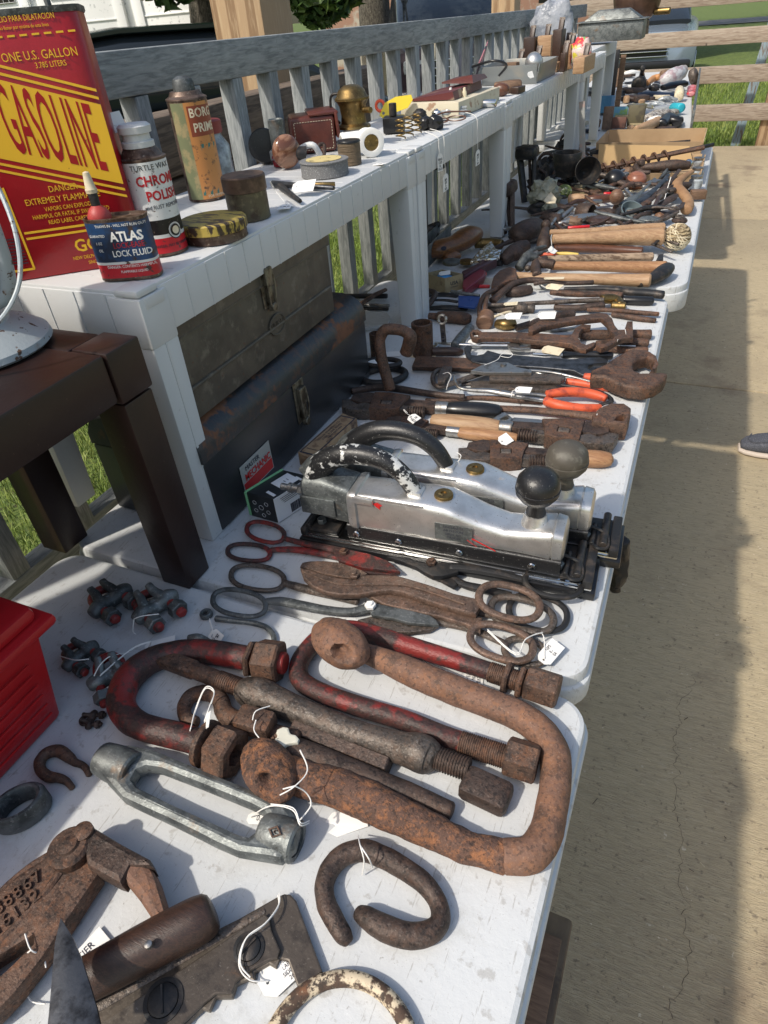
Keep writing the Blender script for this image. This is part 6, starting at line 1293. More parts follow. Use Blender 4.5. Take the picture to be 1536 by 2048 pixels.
# small look-alike irons filling the pile
random.seed(17)
for i in range(92):
    x = u(-.52, -.07); y = u(2.02, 2.92)
    if i >= 74: x = u(-.66, -.50); y = u(2.4, 3.6)
    a = u(0, 3.14); l = u(.03, .10); z = .010 + u(0, .030); dx = math.cos(a) * l; dy = math.sin(a) * l; r_ = u(.005, .012)
    k = i % 3
    m = sweep([(x - dx, y - dy, z, r_ * .6), (x - dx * .3, y - dy * .3, z + .004, r_ * (1.5 if k == 0 else .8)), (x + dx * .3, y + dy * .3, z + .01, r_), (x + dx, y + dy, z + (.02 if k == 1 else .004), r_ * (1.4 if k == 2 else .6))], 10, sm=3, fl=.8)
    if i % 4 == 1: m.add(sweep([(x + dx + .016 * math.cos(t), y + dy + .013 * math.sin(t), z + .006, r_ * .5) for t in [q * .785 for q in range(8)]], 8, True, 2))
    if i % 4 == 3: m.add(blob((x + dx, y + dy, z + .006), (.020, .014, .008), .1, rot=Matrix.Rotation(a, 3, 'Z'), sub=3))
    solo('small_iron', rough(m, .001, 50), (RUD, RU, BLKM, RUG, WDK, GALD, STEEL)[i % 7], 'small worn dark iron tool piece filling the far pile behind the hammers', 'iron piece', 'small dark iron pieces filling the far pile', sharp=60)
# auger box
bxa, bxb = P(*cp_(640, 205)), P(*cp_(1440, 190)); bxc = P(*cp_(1536, 40)); bxd = P(*cp_(640, 90))
CARD = mat('brown_corrugated_card', (.42, .29, .165), .8, 0, [dict(c=(.33, .22, .12), s=8, lo=.4, hi=.7)], [(60, .001, (1, 8, 1))])
def tray(cs4, h, t, name, label, mt, skew=.01):
    m = M(); q_ = cs4
    parts = [('bottom', hexa([V((p.x, p.y, .001)) for p in q_] + [V((p.x, p.y, .004)) for p in q_]), mt)]
    for i in range(4):
        a, b = q_[i], q_[(i + 1) % 4]; d_ = (b - a).normalized(); n_ = V((d_.y, -d_.x, 0))
        parts.append(('side', hexa([a, b, b - n_ * t, a - n_ * t] + [a + n_ * skew + V((0, 0, h)), b + n_ * skew + V((0, 0, h)), b + n_ * (skew - t) + V((0, 0, h)), a + n_ * (skew - t) + V((0, 0, h))]), mt))
    return parts
tb1 = [V((-.475, 2.93, 0)), V((-.035, 2.93, 0)), V((-.035, 3.28, 0)), V((-.475, 3.28, 0))]
thing('cardboard_tray', 'open shallow cardboard tray holding twisted auger bits', 'cardboard tray', tray(tb1, .040, .004, 'x', 'y', CARD, .014))
tb2 = [V((-.47, 3.36, 0)), V((-.045, 3.36, 0)), V((-.045, 3.70, 0)), V((-.47, 3.70, 0))]
thing('cardboard_tray', 'deeper open cardboard tray behind the auger bits, holding thin rods', 'cardboard tray', tray(tb2, .075, .004, 'x', 'y', CARD, .006))
L1('folded_paper', 'folded brown wrapping paper along the back of the auger tray', 'paper', rough(hexa([V((-.44, 3.22, .008)), V((-.06, 3.22, .008)), V((-.06, 3.24, .008)), V((-.44, 3.24, .008)), V((-.45, 3.26, .085)), V((-.09, 3.26, .075)), V((-.09, 3.265, .075)), V((-.45, 3.265, .085))]), .004, 20), mat('tan_wrapping_paper', (.45, .30, .14), .8))
def auger(a, b, r_, mt, label, turns=9, name='auger_bit'):
    a = V(a); b = V(b); L = (b - a).length; fr = frame(b - a); m = M(); n = turns * 12
    for i in range(n + 1):
        t = i / n; an = t * turns * 2 * math.pi
        for s_, rr in ((0, .22), (0, 1), (1, 1), (1, .22)):
            m.v.append(a + fr @ V((r_ * rr * math.cos(an), r_ * rr * math.sin(an), L * .72 * t + (s_ - .5) * r_ * .28)))
    for i in range(n):
        for k in range(4): m.f.append((i * 4 + k, i * 4 + (k + 1) % 4, i * 4 + 4 + (k + 1) % 4, i * 4 + 4 + k))
    m.m = [0] * len(m.f)
    m2 = rod(a, b, r_ * .3, r_ * .42, 8)
    return thing(name, label, 'auger bit', [('flute', m, mt), ('shank', m2, mt)], 'twisted auger bits')
auger((-.43, 2.99, .035), (-.03, 3.10, .095), .020, RU, 'largest rusty auger bit, lying on top with its black shank sticking out to the right', 8)
auger((-.44, 3.02, .018), (-.10, 3.08, .03), .013, RUD, 'thin auger bit lying under the largest one', 11)
auger((-.46, 3.06, .016), (-.16, 3.16, .03), .012, RUD, 'thin auger bit behind the largest one', 11)
auger((-.40, 2.97, .014), (-.13, 2.99, .03), .010, RU, 'smallest auger bit at the front of the tray', 12)
L1('iron_rod', 'long black flat rod resting on the right end of the auger tray', 'rod', rod((-.20, 3.06, .07), (.0, 3.22, .085), .009, .007), BLKM)
L1('chrome_ball', 'small bright metal knob among the augers at the right', 'knob', blob((-.075, 3.03, .052), (.016, .016, .016)), CHROME)
L1('brace_chuck', 'dark iron brace chuck lying in the front of the auger tray', 'chuck', sweep([(-.24, 2.96, .05, .012), (-.18, 2.955, .055, .018), (-.12, 2.965, .058, .020), (-.07, 2.98, .055, .014)], 14), RUD)
for i in range(3): L1('thin_rod', ('dark thin rod at the back of the deeper tray', 'brown thin rod in the middle of the deeper tray', 'thin rusty rod at the front of the deeper tray')[i], 'rod', rod((-.40 + .06 * i, 3.64 - .07 * i, .010), (-.10, 3.66 - .07 * i, .03), .006), (BLKM, RU, RU)[i])
# dark irons left of the pile
for i, (x, y, w_, h_, lab) in enumerate(((1020, 470, 42, 108, 'tall narrow rusty iron clamp frame leaning near the third table leg'), (1062, 405, 42, 112, 'tall black iron clamp just behind the narrow rusty one'))):
    a = P(x, y, 0); k = S(a); b = a + V((-.03, .05, h_ * k * .85)); ux = (b - a).normalized(); wv = V((w_ * k * .5, 0, 0))
    thing('iron_clamp', lab, 'iron clamp', [('frame', J(rough(beam(a - wv * .6, b - wv, .020, .022, .004), .001, 40), rough(beam(a + wv * .2, b + wv * .5, .016, .022, .004), .001, 40)), RUD if i == 0 else BLKM), ('head', rough(beam(b - wv * 1.1 - V((0, 0, .02)), b + wv * .8 - V((0, 0, .02)), .09, .04, .012), .002, 40), RUD if i == 0 else BLKM), ('screw', thread(a, b, .007, .004, .002, 10), RUD)])
for i, (x, y, sx, sz, lab) in enumerate(((1092, 340, .10, .09, 'black iron hook-shaped casting at the left of the far pile'), (1130, 330, .09, .06, 'black tangled iron gears beside the third table leg'), (1075, 370, .07, .10, 'black iron bracket standing behind the cloudy plastic bag'), (1150, 365, .08, .05, 'flat black iron piece before the iron pot'), (1135, 290, .10, .05, 'dark heap-like casting at the foot of the third table leg'))):
    c = P(x, y, .03)
    thing('iron_casting', lab, 'iron casting', [('body', rough(J(blob(c, (sx * .5, sx * .4, sz * .5), .4, 30), beam(c + V((-sx * .5, 0, .0)), c + V((sx * .4, .02, sz * .7)), .014, .014, .003)), .004, 50), BLKM), ('ring', sweep([(c.x + sx * .35 * math.cos(a), c.y, c.z + sz * .3 + sx * .35 * math.sin(a), .006) for a in [k * .7 for k in range(9)]], 8, True, 2, up=V((0, 1, 0))), RUD)], 'black iron castings in the far pile')
L1('wooden_level', 'tall thin pinkish wooden level leaning against the third table leg', 'level', beam(P(1165, 350, 0), P(1165, 350, 0) + V((-.035, .03, .26)), .022, .012, .001), mat('pinkish_worn_paint', (.42, .28, .24), .6, 0, [dict(c=(.3, .3, .29), s=14, lo=.45, hi=.55)], []))
L1('angle_plate', 'dark steel angle plate with holes standing behind the scoop', 'plate', beam(P(1180, 318, .02), P(1180, 318, .02) + V((.10, 0, .02)), .004, .06, .001), GUN)
tagat(1143, 330, .095, .034, .020, 5, 20, [], (), 'blank tag on the rim of the black iron pot')
solo('string_tie', knot([(*cp_(1220, 300), .08), (*cp_(1190, 400), .05), (*cp_(1165, 490), .03), (*cp_(1150, 520), .03)], .0014), CORD, 'white string tied around the dark spoon-shaped iron', 'string')
# ---------------------------------------------------------------- farthest table
def c4t(x, y): return (1180 + x / 6.144, 110 + y / 6.144)
KK[c4t] = 6.144
FT = [
 ('picture_card', 'blue and green landscape picture card standing on the far table', 'picture', 360, 720, 165, 130, .02, (.10, .28, .42), (.18, .32, .10)),
 ('old_book', 'dark green-brown old book standing on the far table', 'book', 545, 770, 195, 250, .03, (.10, .085, .045), (.06, .05, .03)),
 ('carved_bookend', 'brown carved wooden bookend beside the picture card', 'bookend', 330, 850, 190, 130, .04, (.14, .06, .04), (.08, .04, .03)),
 ('leather_case', 'tall brown worn leather case left of the picture card', 'case', 195, 800, 110, 260, .05, (.13, .085, .06), (.08, .05, .035)),
 ('blue_cooler', 'blue box with a white top behind the side table legs', 'box', 165, 640, 150, 190, .16, (.06, .20, .36), (.08, .24, .40))]
for nm, lab, cat_, x, y, w_, h_, d_, c1, c2 in FT:
    b = P(*c4t(x, y + h_ / 2), 0); k = S(b); W_ = w_ / 6.144 * k; H_ = h_ / 6.144 * k * .95
    solo(nm, box((b.x, b.y + d_ / 2, H_ / 2 + .001), (W_, d_, H_), bev=.004, rot=Euler((R(-6), 0, 0)).to_matrix()), mat(nm + '_surface', c1, .6, 0, [dict(c=c2, s=18, lo=.45, hi=.55)]), lab, cat_)
def fb(name, label, cat, pts, mt, fl=.6, lift=0.0, amp=.003):
    return solo(name, rough(tu(c4t, [(p[0], p[1], p[2] * 1.3, lift + (p[3] if len(p) > 3 else 0)) for p in pts], 0, fl), amp, 25), mt, label, cat, sharp=60)
NVY = mat('navy_vinyl', (.012, .02, .045), .35)
fb('tool_roll', 'long navy blue folded tool roll across the far table', 'tool roll', [(600, 500, 40), (750, 490, 50), (900, 500, 48), (1030, 505, 36)], NVY)
fb('tool_roll', 'black vinyl bag lying behind the navy tool roll', 'bag', [(900, 400, 40, .02), (1020, 370, 50, .02), (1160, 350, 44, .02)], BLK)
fb('leather_holster', 'brown leather holster piece left of the navy tool roll', 'leather', [(400, 540, 40), (480, 530, 50), (570, 540, 38)], WDK)
fb('leather_strap', 'coil of dark brown leather straps on the far table', 'leather', [(420, 430, 40, .01), (500, 440, 46, .01), (600, 430, 40, .01), (680, 400, 30, .01)], RUD)
fb('orange_handle', 'bright orange-brown wooden handle poking up on the far table', 'handle', [(700, 350, 22, .03), (780, 290, 28, .04), (850, 270, 26, .05)], mat('orange_wood', (.50, .24, .09), .5), 1.0)  # loose wooden tool handle
fb('black_finial', 'black iron tool standing up at the back left of the far table', 'iron tool', [(600, 370, 70, .0), (630, 300, 40, .04), (640, 220, 20, .10), (650, 160, 24, .14)], BLKM, 1.0)
fb('plastic_sack', 'clear crinkled plastic bag at the back right of the far table', 'bag', [(880, 330, 50, .0), (1000, 270, 70, .01), (1110, 220, 60, .03), (1160, 170, 30, .06)], mat('crinkled_clear_plastic', (.55, .55, .56), .2, 0, [dict(c=(.4, .3, .32), s=14, lo=.5, hi=.6)], [(30, .01)]), 1.0)
fb('iron_wheel', 'brown iron disc standing at the far right corner of the far table', 'wheel', [(1240, 280, 40, .01), (1300, 250, 44, .02)], RUG, 1.6)  # iron wheel standing on edge
fb('brown_cap', 'brown domed object before the clear plastic bag', 'cap', [(880, 250, 40, .02), (960, 240, 40, .02)], OLDW, 1.0)  # cap with a domed top
fb('pink_pack', 'pink and red printed packet at the right edge of the far table', 'packet', [(1220, 420, 40, .0), (1260, 400, 44, .01), (1240, 480, 40, .0)], mat('pink_red_print', (.62, .25, .27), .5, 0, [dict(c=(.55, .04, .05), s=30, lo=.5, hi=.56)]), .5)
fb('cream_jar', 'cream jar-like container by the pink packet', 'jar', [(1100, 440, 44, .02), (1095, 510, 44, .0)], CREAM, 1.0)
fb('cyan_tool', 'bright cyan tube end on the far table', 'tube', [(1020, 640, 34, .01), (1120, 650, 40, .01)], mat('cyan_plastic', (.03, .38, .48), .4), 1.0)
fb('white_tube', 'long white tube leading to the cyan end', 'tube', [(800, 655, 20, .012), (900, 648, 22, .012), (1020, 640, 22, .012)], PAPER, 1.0)
fb('yellow_pack', 'yellow and cream papers fanned behind the old book', 'papers', [(480, 620, 36, .03), (640, 620, 44, .03), (760, 640, 40, .02)], mat('yellow_print', (.52, .42, .16), .6, 0, [dict(c=(.5, .46, .38), s=20, lo=.45, hi=.5)]), .4)
fb('paper_pile', 'white printed papers behind the yellow ones', 'papers', [(820, 590, 44, .01), (950, 570, 46, .01), (1060, 560, 40, .01)], mat('white_grey_print', (.62, .63, .63), .7, 0, [dict(c=(.25, .28, .34), s=90, lo=.56, hi=.62)]), .35)
fb('small_parts_bag', 'bag of pale small parts right of the old book', 'bag', [(720, 780, 60), (820, 730, 70), (960, 710, 60), (1050, 700, 50)], mat('pale_parts', (.42, .38, .32), .5, 0, [dict(c=(.12, .10, .09), s=60, lo=.45, hi=.55), dict(c=(.65, .63, .6), s=40, lo=.55, hi=.6)]), .5)
fb('cork_roll', 'pale rolled tube lying diagonally in front of the black sunglasses case', 'roll', [(560, 910, 24, .03), (700, 870, 40, .02), (840, 820, 44, .01)], HICKP, 1.0)
fb('black_case', 'black camera-like case at the front right of the far table', 'case', [(870, 860, 60), (960, 790, 70), (1060, 820, 60), (1110, 790, 30)], BLK, .8)
random.seed(23)
for i in range(60):
    y = u(3.95, 7.1); x = -.20 - (y - 4) * .06 - u(.02, .62); h = u(.012, .04); k = i % 5
    cmat = [CREAM, RUD, GLS, OLDW, BLKM, TANC, GUN, PAPER, HICKP, NVY][i % 10]
    if k < 2: m = box((x, y, h / 2 + .002), (u(.03, .10), u(.03, .10), h * .8), rz=u(0, 3), bev=.002)
    elif k == 2: m = sweep([(x - .05, y, h, .010), (x, y + u(-.03, .03), h + .01, .014), (x + .06, y + u(-.04, .04), h, .008)], 10, sm=4)
    elif k == 3: m = lathe([(.015, 0), (.02, .003), (.02, h), (.012, h + .006)], (x, y, .002), n=16)
    else: m = blob((x, y, h * .6), (u(.03, .05), u(.02, .04), h * .6), .3, 30)
    solo('oddment', rough(m, .002, 30), cmat, 'small assorted hardware packet or part lying on the farthest table', 'oddment', 'small oddments on the farthest table', sharp=50)
L1('folded_tray', 'grey metal trays stacked on edge at the right side of the far table', 'tray', beam(P(1385, 240, .04), P(1398, 150, .05), .012, .09, .002), GALV)
for i, (x, y, mt, lab) in enumerate(((1222, 170, BLK, 'black upright bar between the far side table legs'), (1232, 190, OLDW, 'brown upright board between the far side table legs'), (1215, 135, OLDW, 'short brown box under the far side tables'))):
    c = P(x, y + 40, 0); L1('upright_board', lab, 'board', beam(c, c + V((0, .02, .30 if i < 2 else .12)), .03 if i < 2 else .2, .012, .001), mt)

# ================================================================ ON THE SHELF TABLES
Z1 = RZ + .001
GRED = mat('gasoline_can_red', (.36, .008, .014), .3, 0, [dict(c=(.22, .008, .012), s=9, lo=.45, hi=.75, a=.6), dict(c=(.10, .04, .03), s=110, lo=.69, hi=.73, a=.8)], [(20, .0012)], rn=0)
GYEL = mat('gasoline_can_yellow', (.78, .46, .03), .35, 0, [dict(c=(.35, .18, .03), s=130, lo=.68, hi=.73)], [], rn=0)
cb0 = P(210, 520, Z1); gx1 = -.652; gy0 = .605; gW = .185; gD = .122; gH = .255
# can stands square to the shelf; front face looks at the camera (-y, slightly turned)
gc = P(52, 563, Z1); g_r = P(196, 528, Z1)
def canm(pf):                                  # rounded rectangular body
    m = M(); n = 40
    for (w_, d_, z, e) in pf:
        for k in range(n):
            a = 2 * math.pi * (k + .5) / n
            ca = math.copysign(abs(math.cos(a)) ** (2 / e), math.cos(a)); sa = math.copysign(abs(math.sin(a)) ** (2 / e), math.sin(a))
            m.v.append(V((ca * w_ / 2, sa * d_ / 2, z)))
    for i in range(len(pf) - 1):
        for k in range(n):
            a = i * n + k; b = i * n + (k + 1) % n; m.f.append((a, b, b + n, a + n))
    m.f.append(tuple(range(n - 1, -1, -1))); m.f.append(tuple((len(pf) - 1) * n + k for k in range(n))); m.m = [0] * len(m.f)
    return m
GW_, GD_, GH_ = .205, .125, .262
gyaw = R(40)
gcen = V((-.742, .700, Z1)) + P(8, 566, Z1) - P(92, 541, Z1)
GT = Matrix.Translation(gcen) @ Matrix.Rotation(gyaw, 4, 'Z')
gb_ = canm([(GW_ * .985, GD_ * .97, 0, 9), (GW_, GD_, .003, 9), (GW_, GD_, GH_ - .004, 9), (GW_ * .985, GD_ * .97, GH_, 9)])
gr_ = J(canm([(GW_ * 1.01, GD_ * 1.01, GH_ - .004, 9), (GW_ * 1.02, GD_ * 1.02, GH_ - .002, 9), (GW_ * 1.02, GD_ * 1.02, GH_ + .002, 9), (GW_ * .97, GD_ * .96, GH_ + .002, 9)]))
cap_ = J(rod((-.07, 0, GH_), (-.07, 0, GH_ + .03), .02, n=22), sweep([(-.02, 0, GH_ + .002, .0035), (-.01, 0, GH_ + .03, .0035), (.06, 0, GH_ + .03, .0035), (.07, 0, GH_ + .002, .0035)], 8, sm=4, up=V((0, 1, 0))))
yf = -GD_ / 2
def gf(dx=0, dz=0, sl=0.0, off=.0004): return lambda x, y, w_: V((x + dx, yf - off - w_, y + dz + (x + dx) * sl))
gy = M()
def stripe(z, h, x0=-GW_ / 2 + .004, x1=GW_ / 2 - .004, sl=0.0, off=.0004): gy.add(rect(x1 - x0, h, (x0 + x1) / 2, 0, .0001, gf(0, z, sl, off)))
def vstripe(x, z0_, z1_, w_): gy.add(rect(w_, z1_ - z0_, x, (z0_ + z1_) / 2, .0001, gf()))
sl0 = -.34
stripe(.166, .082, sl=sl0)
for dz in (.047, .0545): stripe(.166 + dz, .0028, sl=sl0); stripe(.166 - dz, .0028, sl=sl0)
stripe(.053, .0026, -.03, GW_ / 2 - .012); stripe(.0465, .0026, -.03, GW_ / 2 - .012)
vstripe(-.034, .012, .104, .0026); gy.add(rect(.045, .0026, -.056, .012, .0001, gf()))
vstripe(-.082, .012, .060, .0026)
for k in range(16): gy.add(rect(.0075, .0018, -.092 + k * .0122, .2415, .0001, gf()))
gts = {}
def gtx(s_, size, x, z, sx=1.0, bold=0.0, al='CENTER', sl=0.0): gts.setdefault('a' if z > .23 and x > 0 else 'b' if z > .23 else 'c' if z > .18 else 'd' if z > .05 else 'e', M()).add(text(s_, size, gf(x, z, sl, .0006), th=.0001, sx=sx, bold=bold, align=al))
gtx('ONE U.S. GALLON', .0115, .052, .2235, .82); gtx('3.785 LITERS', .0075, .060, .2145, .8)
gtx('ESPACIO PARA DILATACION', .0072, .045, .2555, .72); gtx('No llenar por encima de esta linea', .0045, .045, .2485, .8)
gtx('EXPANSION SPACE', .0072, -.050, .2555, .72); gtx('Do not fill above this line', .0045, -.050, .2485, .8)
gtx('DANGER', .0095, .030, .096, .85); gtx('EXTREMELY FLAMMABLE', .0095, .026, .085, .82)
for k, l in enumerate(('VAPORS CAN EXPLODE', 'HARMFUL OR FATAL IF SWALLOWED', 'READ LABEL CAREFULLY')): gtx(l, .0066, .030, .0755 - k * .0072, .8)
gtx('GOTT', .020, .048, .030, 1.0, .02); gtx('NEW DELPHOS MFG. CO.', .0058, .042, .0165, .85); gtx('SINCE 1915', .0055, .042, .0095, .85)
gas = text('GASOLINE', .098, gf(-.008, .166, sl0, .0007), th=.0001, sx=.205, bold=.006, align='LEFT', res=3)
bars2 = M()
for k in range(9): bars2.add(rect(.040, .0011, -.058, .020 + k * .0036, .0001, gf(0, 0, 0, .0007)))
circ = plate([(-.068 + .017 * math.cos(a), .082 + .017 * math.sin(a)) for a in [k * .35 for k in range(18)]], 0, .0004, [[(-.068 + .0135 * math.cos(a), .082 + .0135 * math.sin(a)) for a in [k * .35 for k in range(18)]]], bev=0)
circ.v = [V((p.x, yf - .0004 - p.z, p.y)) for p in circ.v]
thing('gasoline_can', 'large red metal can lettered GASOLINE on a yellow band', 'gasoline can', [
    ('body', gb_.xf(GT), GRED, [('yellow_stripe_set', J(gy, circ).xf(GT), GYEL), *[('lettering', m_.xf(GT), GYEL) for m_ in gts.values()], ('big_lettering', gas.xf(GT), GRED), ('barcode', bars2.xf(GT), INK)]),
    ('rim', gr_.xf(GT), GALD), ('spout_and_grip', cap_.xf(GT), GALD)])

# --- lantern on the brown table
LEN = mat('chipped_pale_blue_enamel', (.36, .40, .42), .5, .1, [dict(c=(.10, .055, .035), s=95, lo=.60, hi=.64, r=.8), dict(c=(.26, .20, .16), s=28, lo=.60, hi=.68, a=.7)], [(160, .0005)])
lp = P(-25, 640, .347); lp = V((-.692, .428, .346))
lan = lathe([(.077, 0), (.0805, .003), (.079, .009), (.064, .020), (.045, .028), (.040, .040), (.042, .052), (.040, .062), (.030, .070), (.022, .076)], lp, n=40)
lan2 = lathe([(.022, .074), (.040, .080), (.052, .092), (.054, .108), (.046, .122), (.030, .130), (.034, .134), (.034, .138)], lp, n=36)
top = lathe([(.030, .232), (.034, .236), (.026, .252), (.018, .262), (.006, .266)], lp, n=28)
ev = V((.86, .51, 0))
def lq(t, z, r_, off=V((0, 0, 0))): p = lp + ev * t + off; return (p.x, p.y, lp.z + z, r_)
sidet = [sweep([lq(s_ * .036, .045, .0075), lq(s_ * .060, .062, .0085), lq(s_ * .068, .12, .0085), lq(s_ * .066, .19, .0085), lq(s_ * .052, .24, .0080), lq(s_ * .02, .255, .0075)], 12, sm=5) for s_ in (1, -1)]
fv = V((.51, -.86, 0))
bail = sweep([lq(.074, .205, .0022), lq(.096, .16, .0022, fv * .02), lq(.105, .115, .0022, fv * .045), lq(.095, .075, .0022, fv * .065), lq(.06, .045, .0022, fv * .085), lq(.0, .030, .0022, fv * .095), lq(-.06, .045, .0022, fv * .085), lq(-.1, .11, .0022, fv * .04), lq(-.074, .205, .0022)], 8, sm=6)
thing('lantern', 'chipped pale grey-blue tubular lantern, cut off by the left edge of the photo', 'lantern', [('tank', lan, LEN), ('burner', lan2, LEN), ('chimney_cap', top, LEN), ('side_tube', sidet[0], LEN), ('side_tube', sidet[1], LEN), ('bail_handle', bail, LEN), ('filler_cap', rod(lp + V((.040, -.030, .100)), lp + V((.046, -.036, .104)), .011, n=18), MREDP),
   ('globe', lathe([(.026, .137), (.038, .16), (.040, .19), (.028, .231)], lp, n=28), mat('smoky_glass', (.7, .72, .7), .08, 0, [], [], trans=.9))])

def oncyl(c, r_, a0, z0_=0.0, off=.0003):        # wrap flat art round a vertical cylinder, a0 = facing angle
    return lambda x, y, w_: V((c.x + (r_ + off + w_) * math.cos(a0 + x / r_), c.y + (r_ + off + w_) * math.sin(a0 + x / r_), c.z + z0_ + y))
FA = math.atan2(-.78, .62)                       # direction from the shelf toward the camera
def cylband(c, r_, z0_, z1_, n=36, off=.0002): return lathe([(r_ + off, z0_), (r_ + off, z1_)], c, n=n)
def cylbox(c, r_, x0, x1, z0_, z1_, a0, off=.0003): return rect(x1 - x0, z1_ - z0_, (x0 + x1) / 2, (z0_ + z1_) / 2, .0001, oncyl(c, r_, a0, 0, off), nx=14)
# --- chrome polish can
cc1 = P(352, 506, Z1); r1 = .0285; cc1 = V((cc1.x, cc1.y, Z1)) + V((-.020, .006, 0)); H1 = .113
WCAN = mat('scuffed_white_can_paint', (.68, .69, .68), .4, .1, [dict(c=(.10, .07, .055), s=130, lo=.61, hi=.65), dict(c=(.3, .24, .2), s=30, lo=.64, hi=.7, a=.6)], [(200, .0002)])
CANM = mat('rusty_can_metal', (.16, .11, .085), .45, .5, [dict(c=(.06, .035, .025), s=60, lo=.45, hi=.6), dict(c=(.35, .28, .22), s=200, lo=.6, hi=.7)])
RCAN = mat('scuffed_red_can_paint', (.48, .015, .025), .4, .1, [dict(c=(.06, .03, .03), s=120, lo=.60, hi=.66)])
KCAN = mat('scuffed_black_can_paint', (.014, .013, .014), .35, .1, [dict(c=(.15, .12, .1), s=200, lo=.64, hi=.7)])
pbody = lathe([(r1 - .001, 0), (r1 + .0006, .001), (r1 + .0006, .003), (r1, .004), (r1, H1 - .003), (r1 + .0008, H1 - .001), (r1 + .0006, H1), (r1 - .003, H1 + .001), (r1 - .008, H1 + .009), (r1 - .0125, H1 + .013)], cc1, n=40)
pcap = lathe([(.0165, H1 + .010), (.0195, H1 + .011), (.0195, H1 + .017), (.0165, H1 + .018), (.0160, H1 + .025), (.0195, H1 + .026), (.0200, H1 + .033), (.0165, H1 + .036), (.004, H1 + .0365)], cc1, n=32)
a1f = FA + .20
tire = J(lathe([(.0001, 0), (.0110, 0), (.0110, .0001)], V((0, 0, 0)), n=26))
def wrapxy(m, cx, cz, off, c=cc1, r_=r1, a0=a1f): m.v = [oncyl(c, r_, a0, 0, off)(p.x + cx, p.y + cz, p.z) for p in m.v]; return m
disc = lambda r_: plate([(r_ * math.cos(a), r_ * math.sin(a)) for a in [k * .25 for k in range(25)]], 0, .0002, bev=0)
ptx = M()
def pt_(s_, size, x, z, sx=1., bold=0., m=None, c=cc1, r_=r1, a0=a1f, al='CENTER'): (ptx if m is None else m).add(text(s_, size, lambda u_, v_, w_: oncyl(c, r_, a0, 0, .0006)(u_ + x, v_ + z, w_), th=.0001, sx=sx, bold=bold, align=al))
pt_('CHROME', .0155, .010, .089, .9, .03); pt_('POLISH', .0155, .012, .072, .9, .03)
pk = M(); pt_('and RUST REMOVER', .0066, .010, .0595, .9, 0, pk); pt_('DANGER: MAY BE HARMFUL', .0048, .008, .013, .9, 0, pk)
pg = M(); pt_('TURTLE WAX', .0085, .004, .104, 1.0, 0, pg)
thing('polish_can', 'white spray-shaped can of chrome polish with black car and red band, tall white cap', 'can', [
    ('body', pbody, CANM, [('white_panel', cylbox(cc1, r1, -.062, .062, .0445, .110, a1f), WCAN), ('black_panel', cylbox(cc1, r1, -.062, .062, .027, .0445, a1f, .00035), KCAN), ('white_band', cylbox(cc1, r1, -.062, .062, .0225, .0272, a1f), WCAN), ('red_band', cylbox(cc1, r1, -.062, .062, .004, .0226, a1f, .00035), RCAN),
                           ('tyre', wrapxy(disc(.0105), .0145, .030, .0006), KCAN), ('tyre_ring', wrapxy(disc(.0092), .0145, .030, .0009), WCAN), ('tyre_centre', wrapxy(disc(.0072), .0145, .030, .0012), KCAN), ('hub_cap', wrapxy(disc(.0048), .0145, .030, .0015), CREAM),
                           ('lettering', ptx, RCAN), ('lettering', pk, INK), ('lettering', pg, GUN)]),
    ('cap', pcap, WHT)])
# --- lock fluid tin (oval)
lc = P(258, 566, Z1); lc = V((lc.x - .012, lc.y + .022, Z1)); lw_, ld_, lh_ = .072, .034, .070; ly = R(24)
BCAN = mat('scuffed_blue_can_paint', (.018, .06, .16), .4, .1, [dict(c=(.06, .035, .025), s=70, lo=.55, hi=.62), dict(c=(.02, .03, .06), s=20, lo=.5, hi=.6)], [(120, .0004)])
LT = Matrix.Translation(lc) @ Matrix.Rotation(ly, 4, 'Z')
def ovalb(k, z0_, z1_, e=3.2):
    m = canm([(lw_ * k, ld_ * k, z0_, e), (lw_ * k, ld_ * k, z1_, e)]); return m
def ovf(dx, dz, off=.0006):
    def f(x, y, w_):
        X = x + dx; t = max(min(abs(X) / (lw_ / 2), .97), 0); Y = -(1 - t ** 3.2) ** (1 / 3.2) * ld_ / 2
        return V((X, Y - off - w_, y + dz))
    return f
lett = J(text('ATLAS', .0145, ovf(.012, .050), th=.0001, sx=.9, bold=.03), text('LOCK FLUID', .0098, ovf(.013, .0315), th=.0001, sx=.82, bold=.015), text('THAWS IN - WILL NOT RUN OUT', .0042, ovf(.008, .0625), th=.0001, sx=.9), text('DANGER: CONTENTS HARMFUL', .0044, ovf(.008, .017), th=.0001, sx=.9), text('FLAMMABLE LIQUID', .0040, ovf(.010, .011), th=.0001, sx=.9))
let2 = J(text('GUARANTEED', .0042, ovf(-.022, .052), th=.0001, sx=.7), text('1 OZ', .0042, ovf(-.022, .044), th=.0001, sx=.8), text('OIL', .0045, ovf(-.022, .036), th=.0001, sx=.8))
lred = text('LOCK-EASE', .0088, ovf(.012, .0405), th=.0001, sx=.8)
lbody = canm([(lw_ * .97, ld_ * .95, 0, 3.2), (lw_ * 1.01, ld_ * 1.02, .001, 3.2), (lw_ * 1.01, ld_ * 1.02, .003, 3.2), (lw_, ld_, .004, 3.2), (lw_, ld_, lh_ - .003, 3.2), (lw_ * 1.015, ld_ * 1.03, lh_ - .001, 3.2), (lw_ * 1.01, ld_ * 1.02, lh_, 3.2), (lw_ * .96, ld_ * .92, lh_, 3.2), (lw_ * .95, ld_ * .9, lh_ - .003, 3.2)])
nz = J(lathe([(.013, 0), (.0135, .004), (.010, .011), (.005, .015)], V((-.018, 0, lh_ - .003)), n=26))
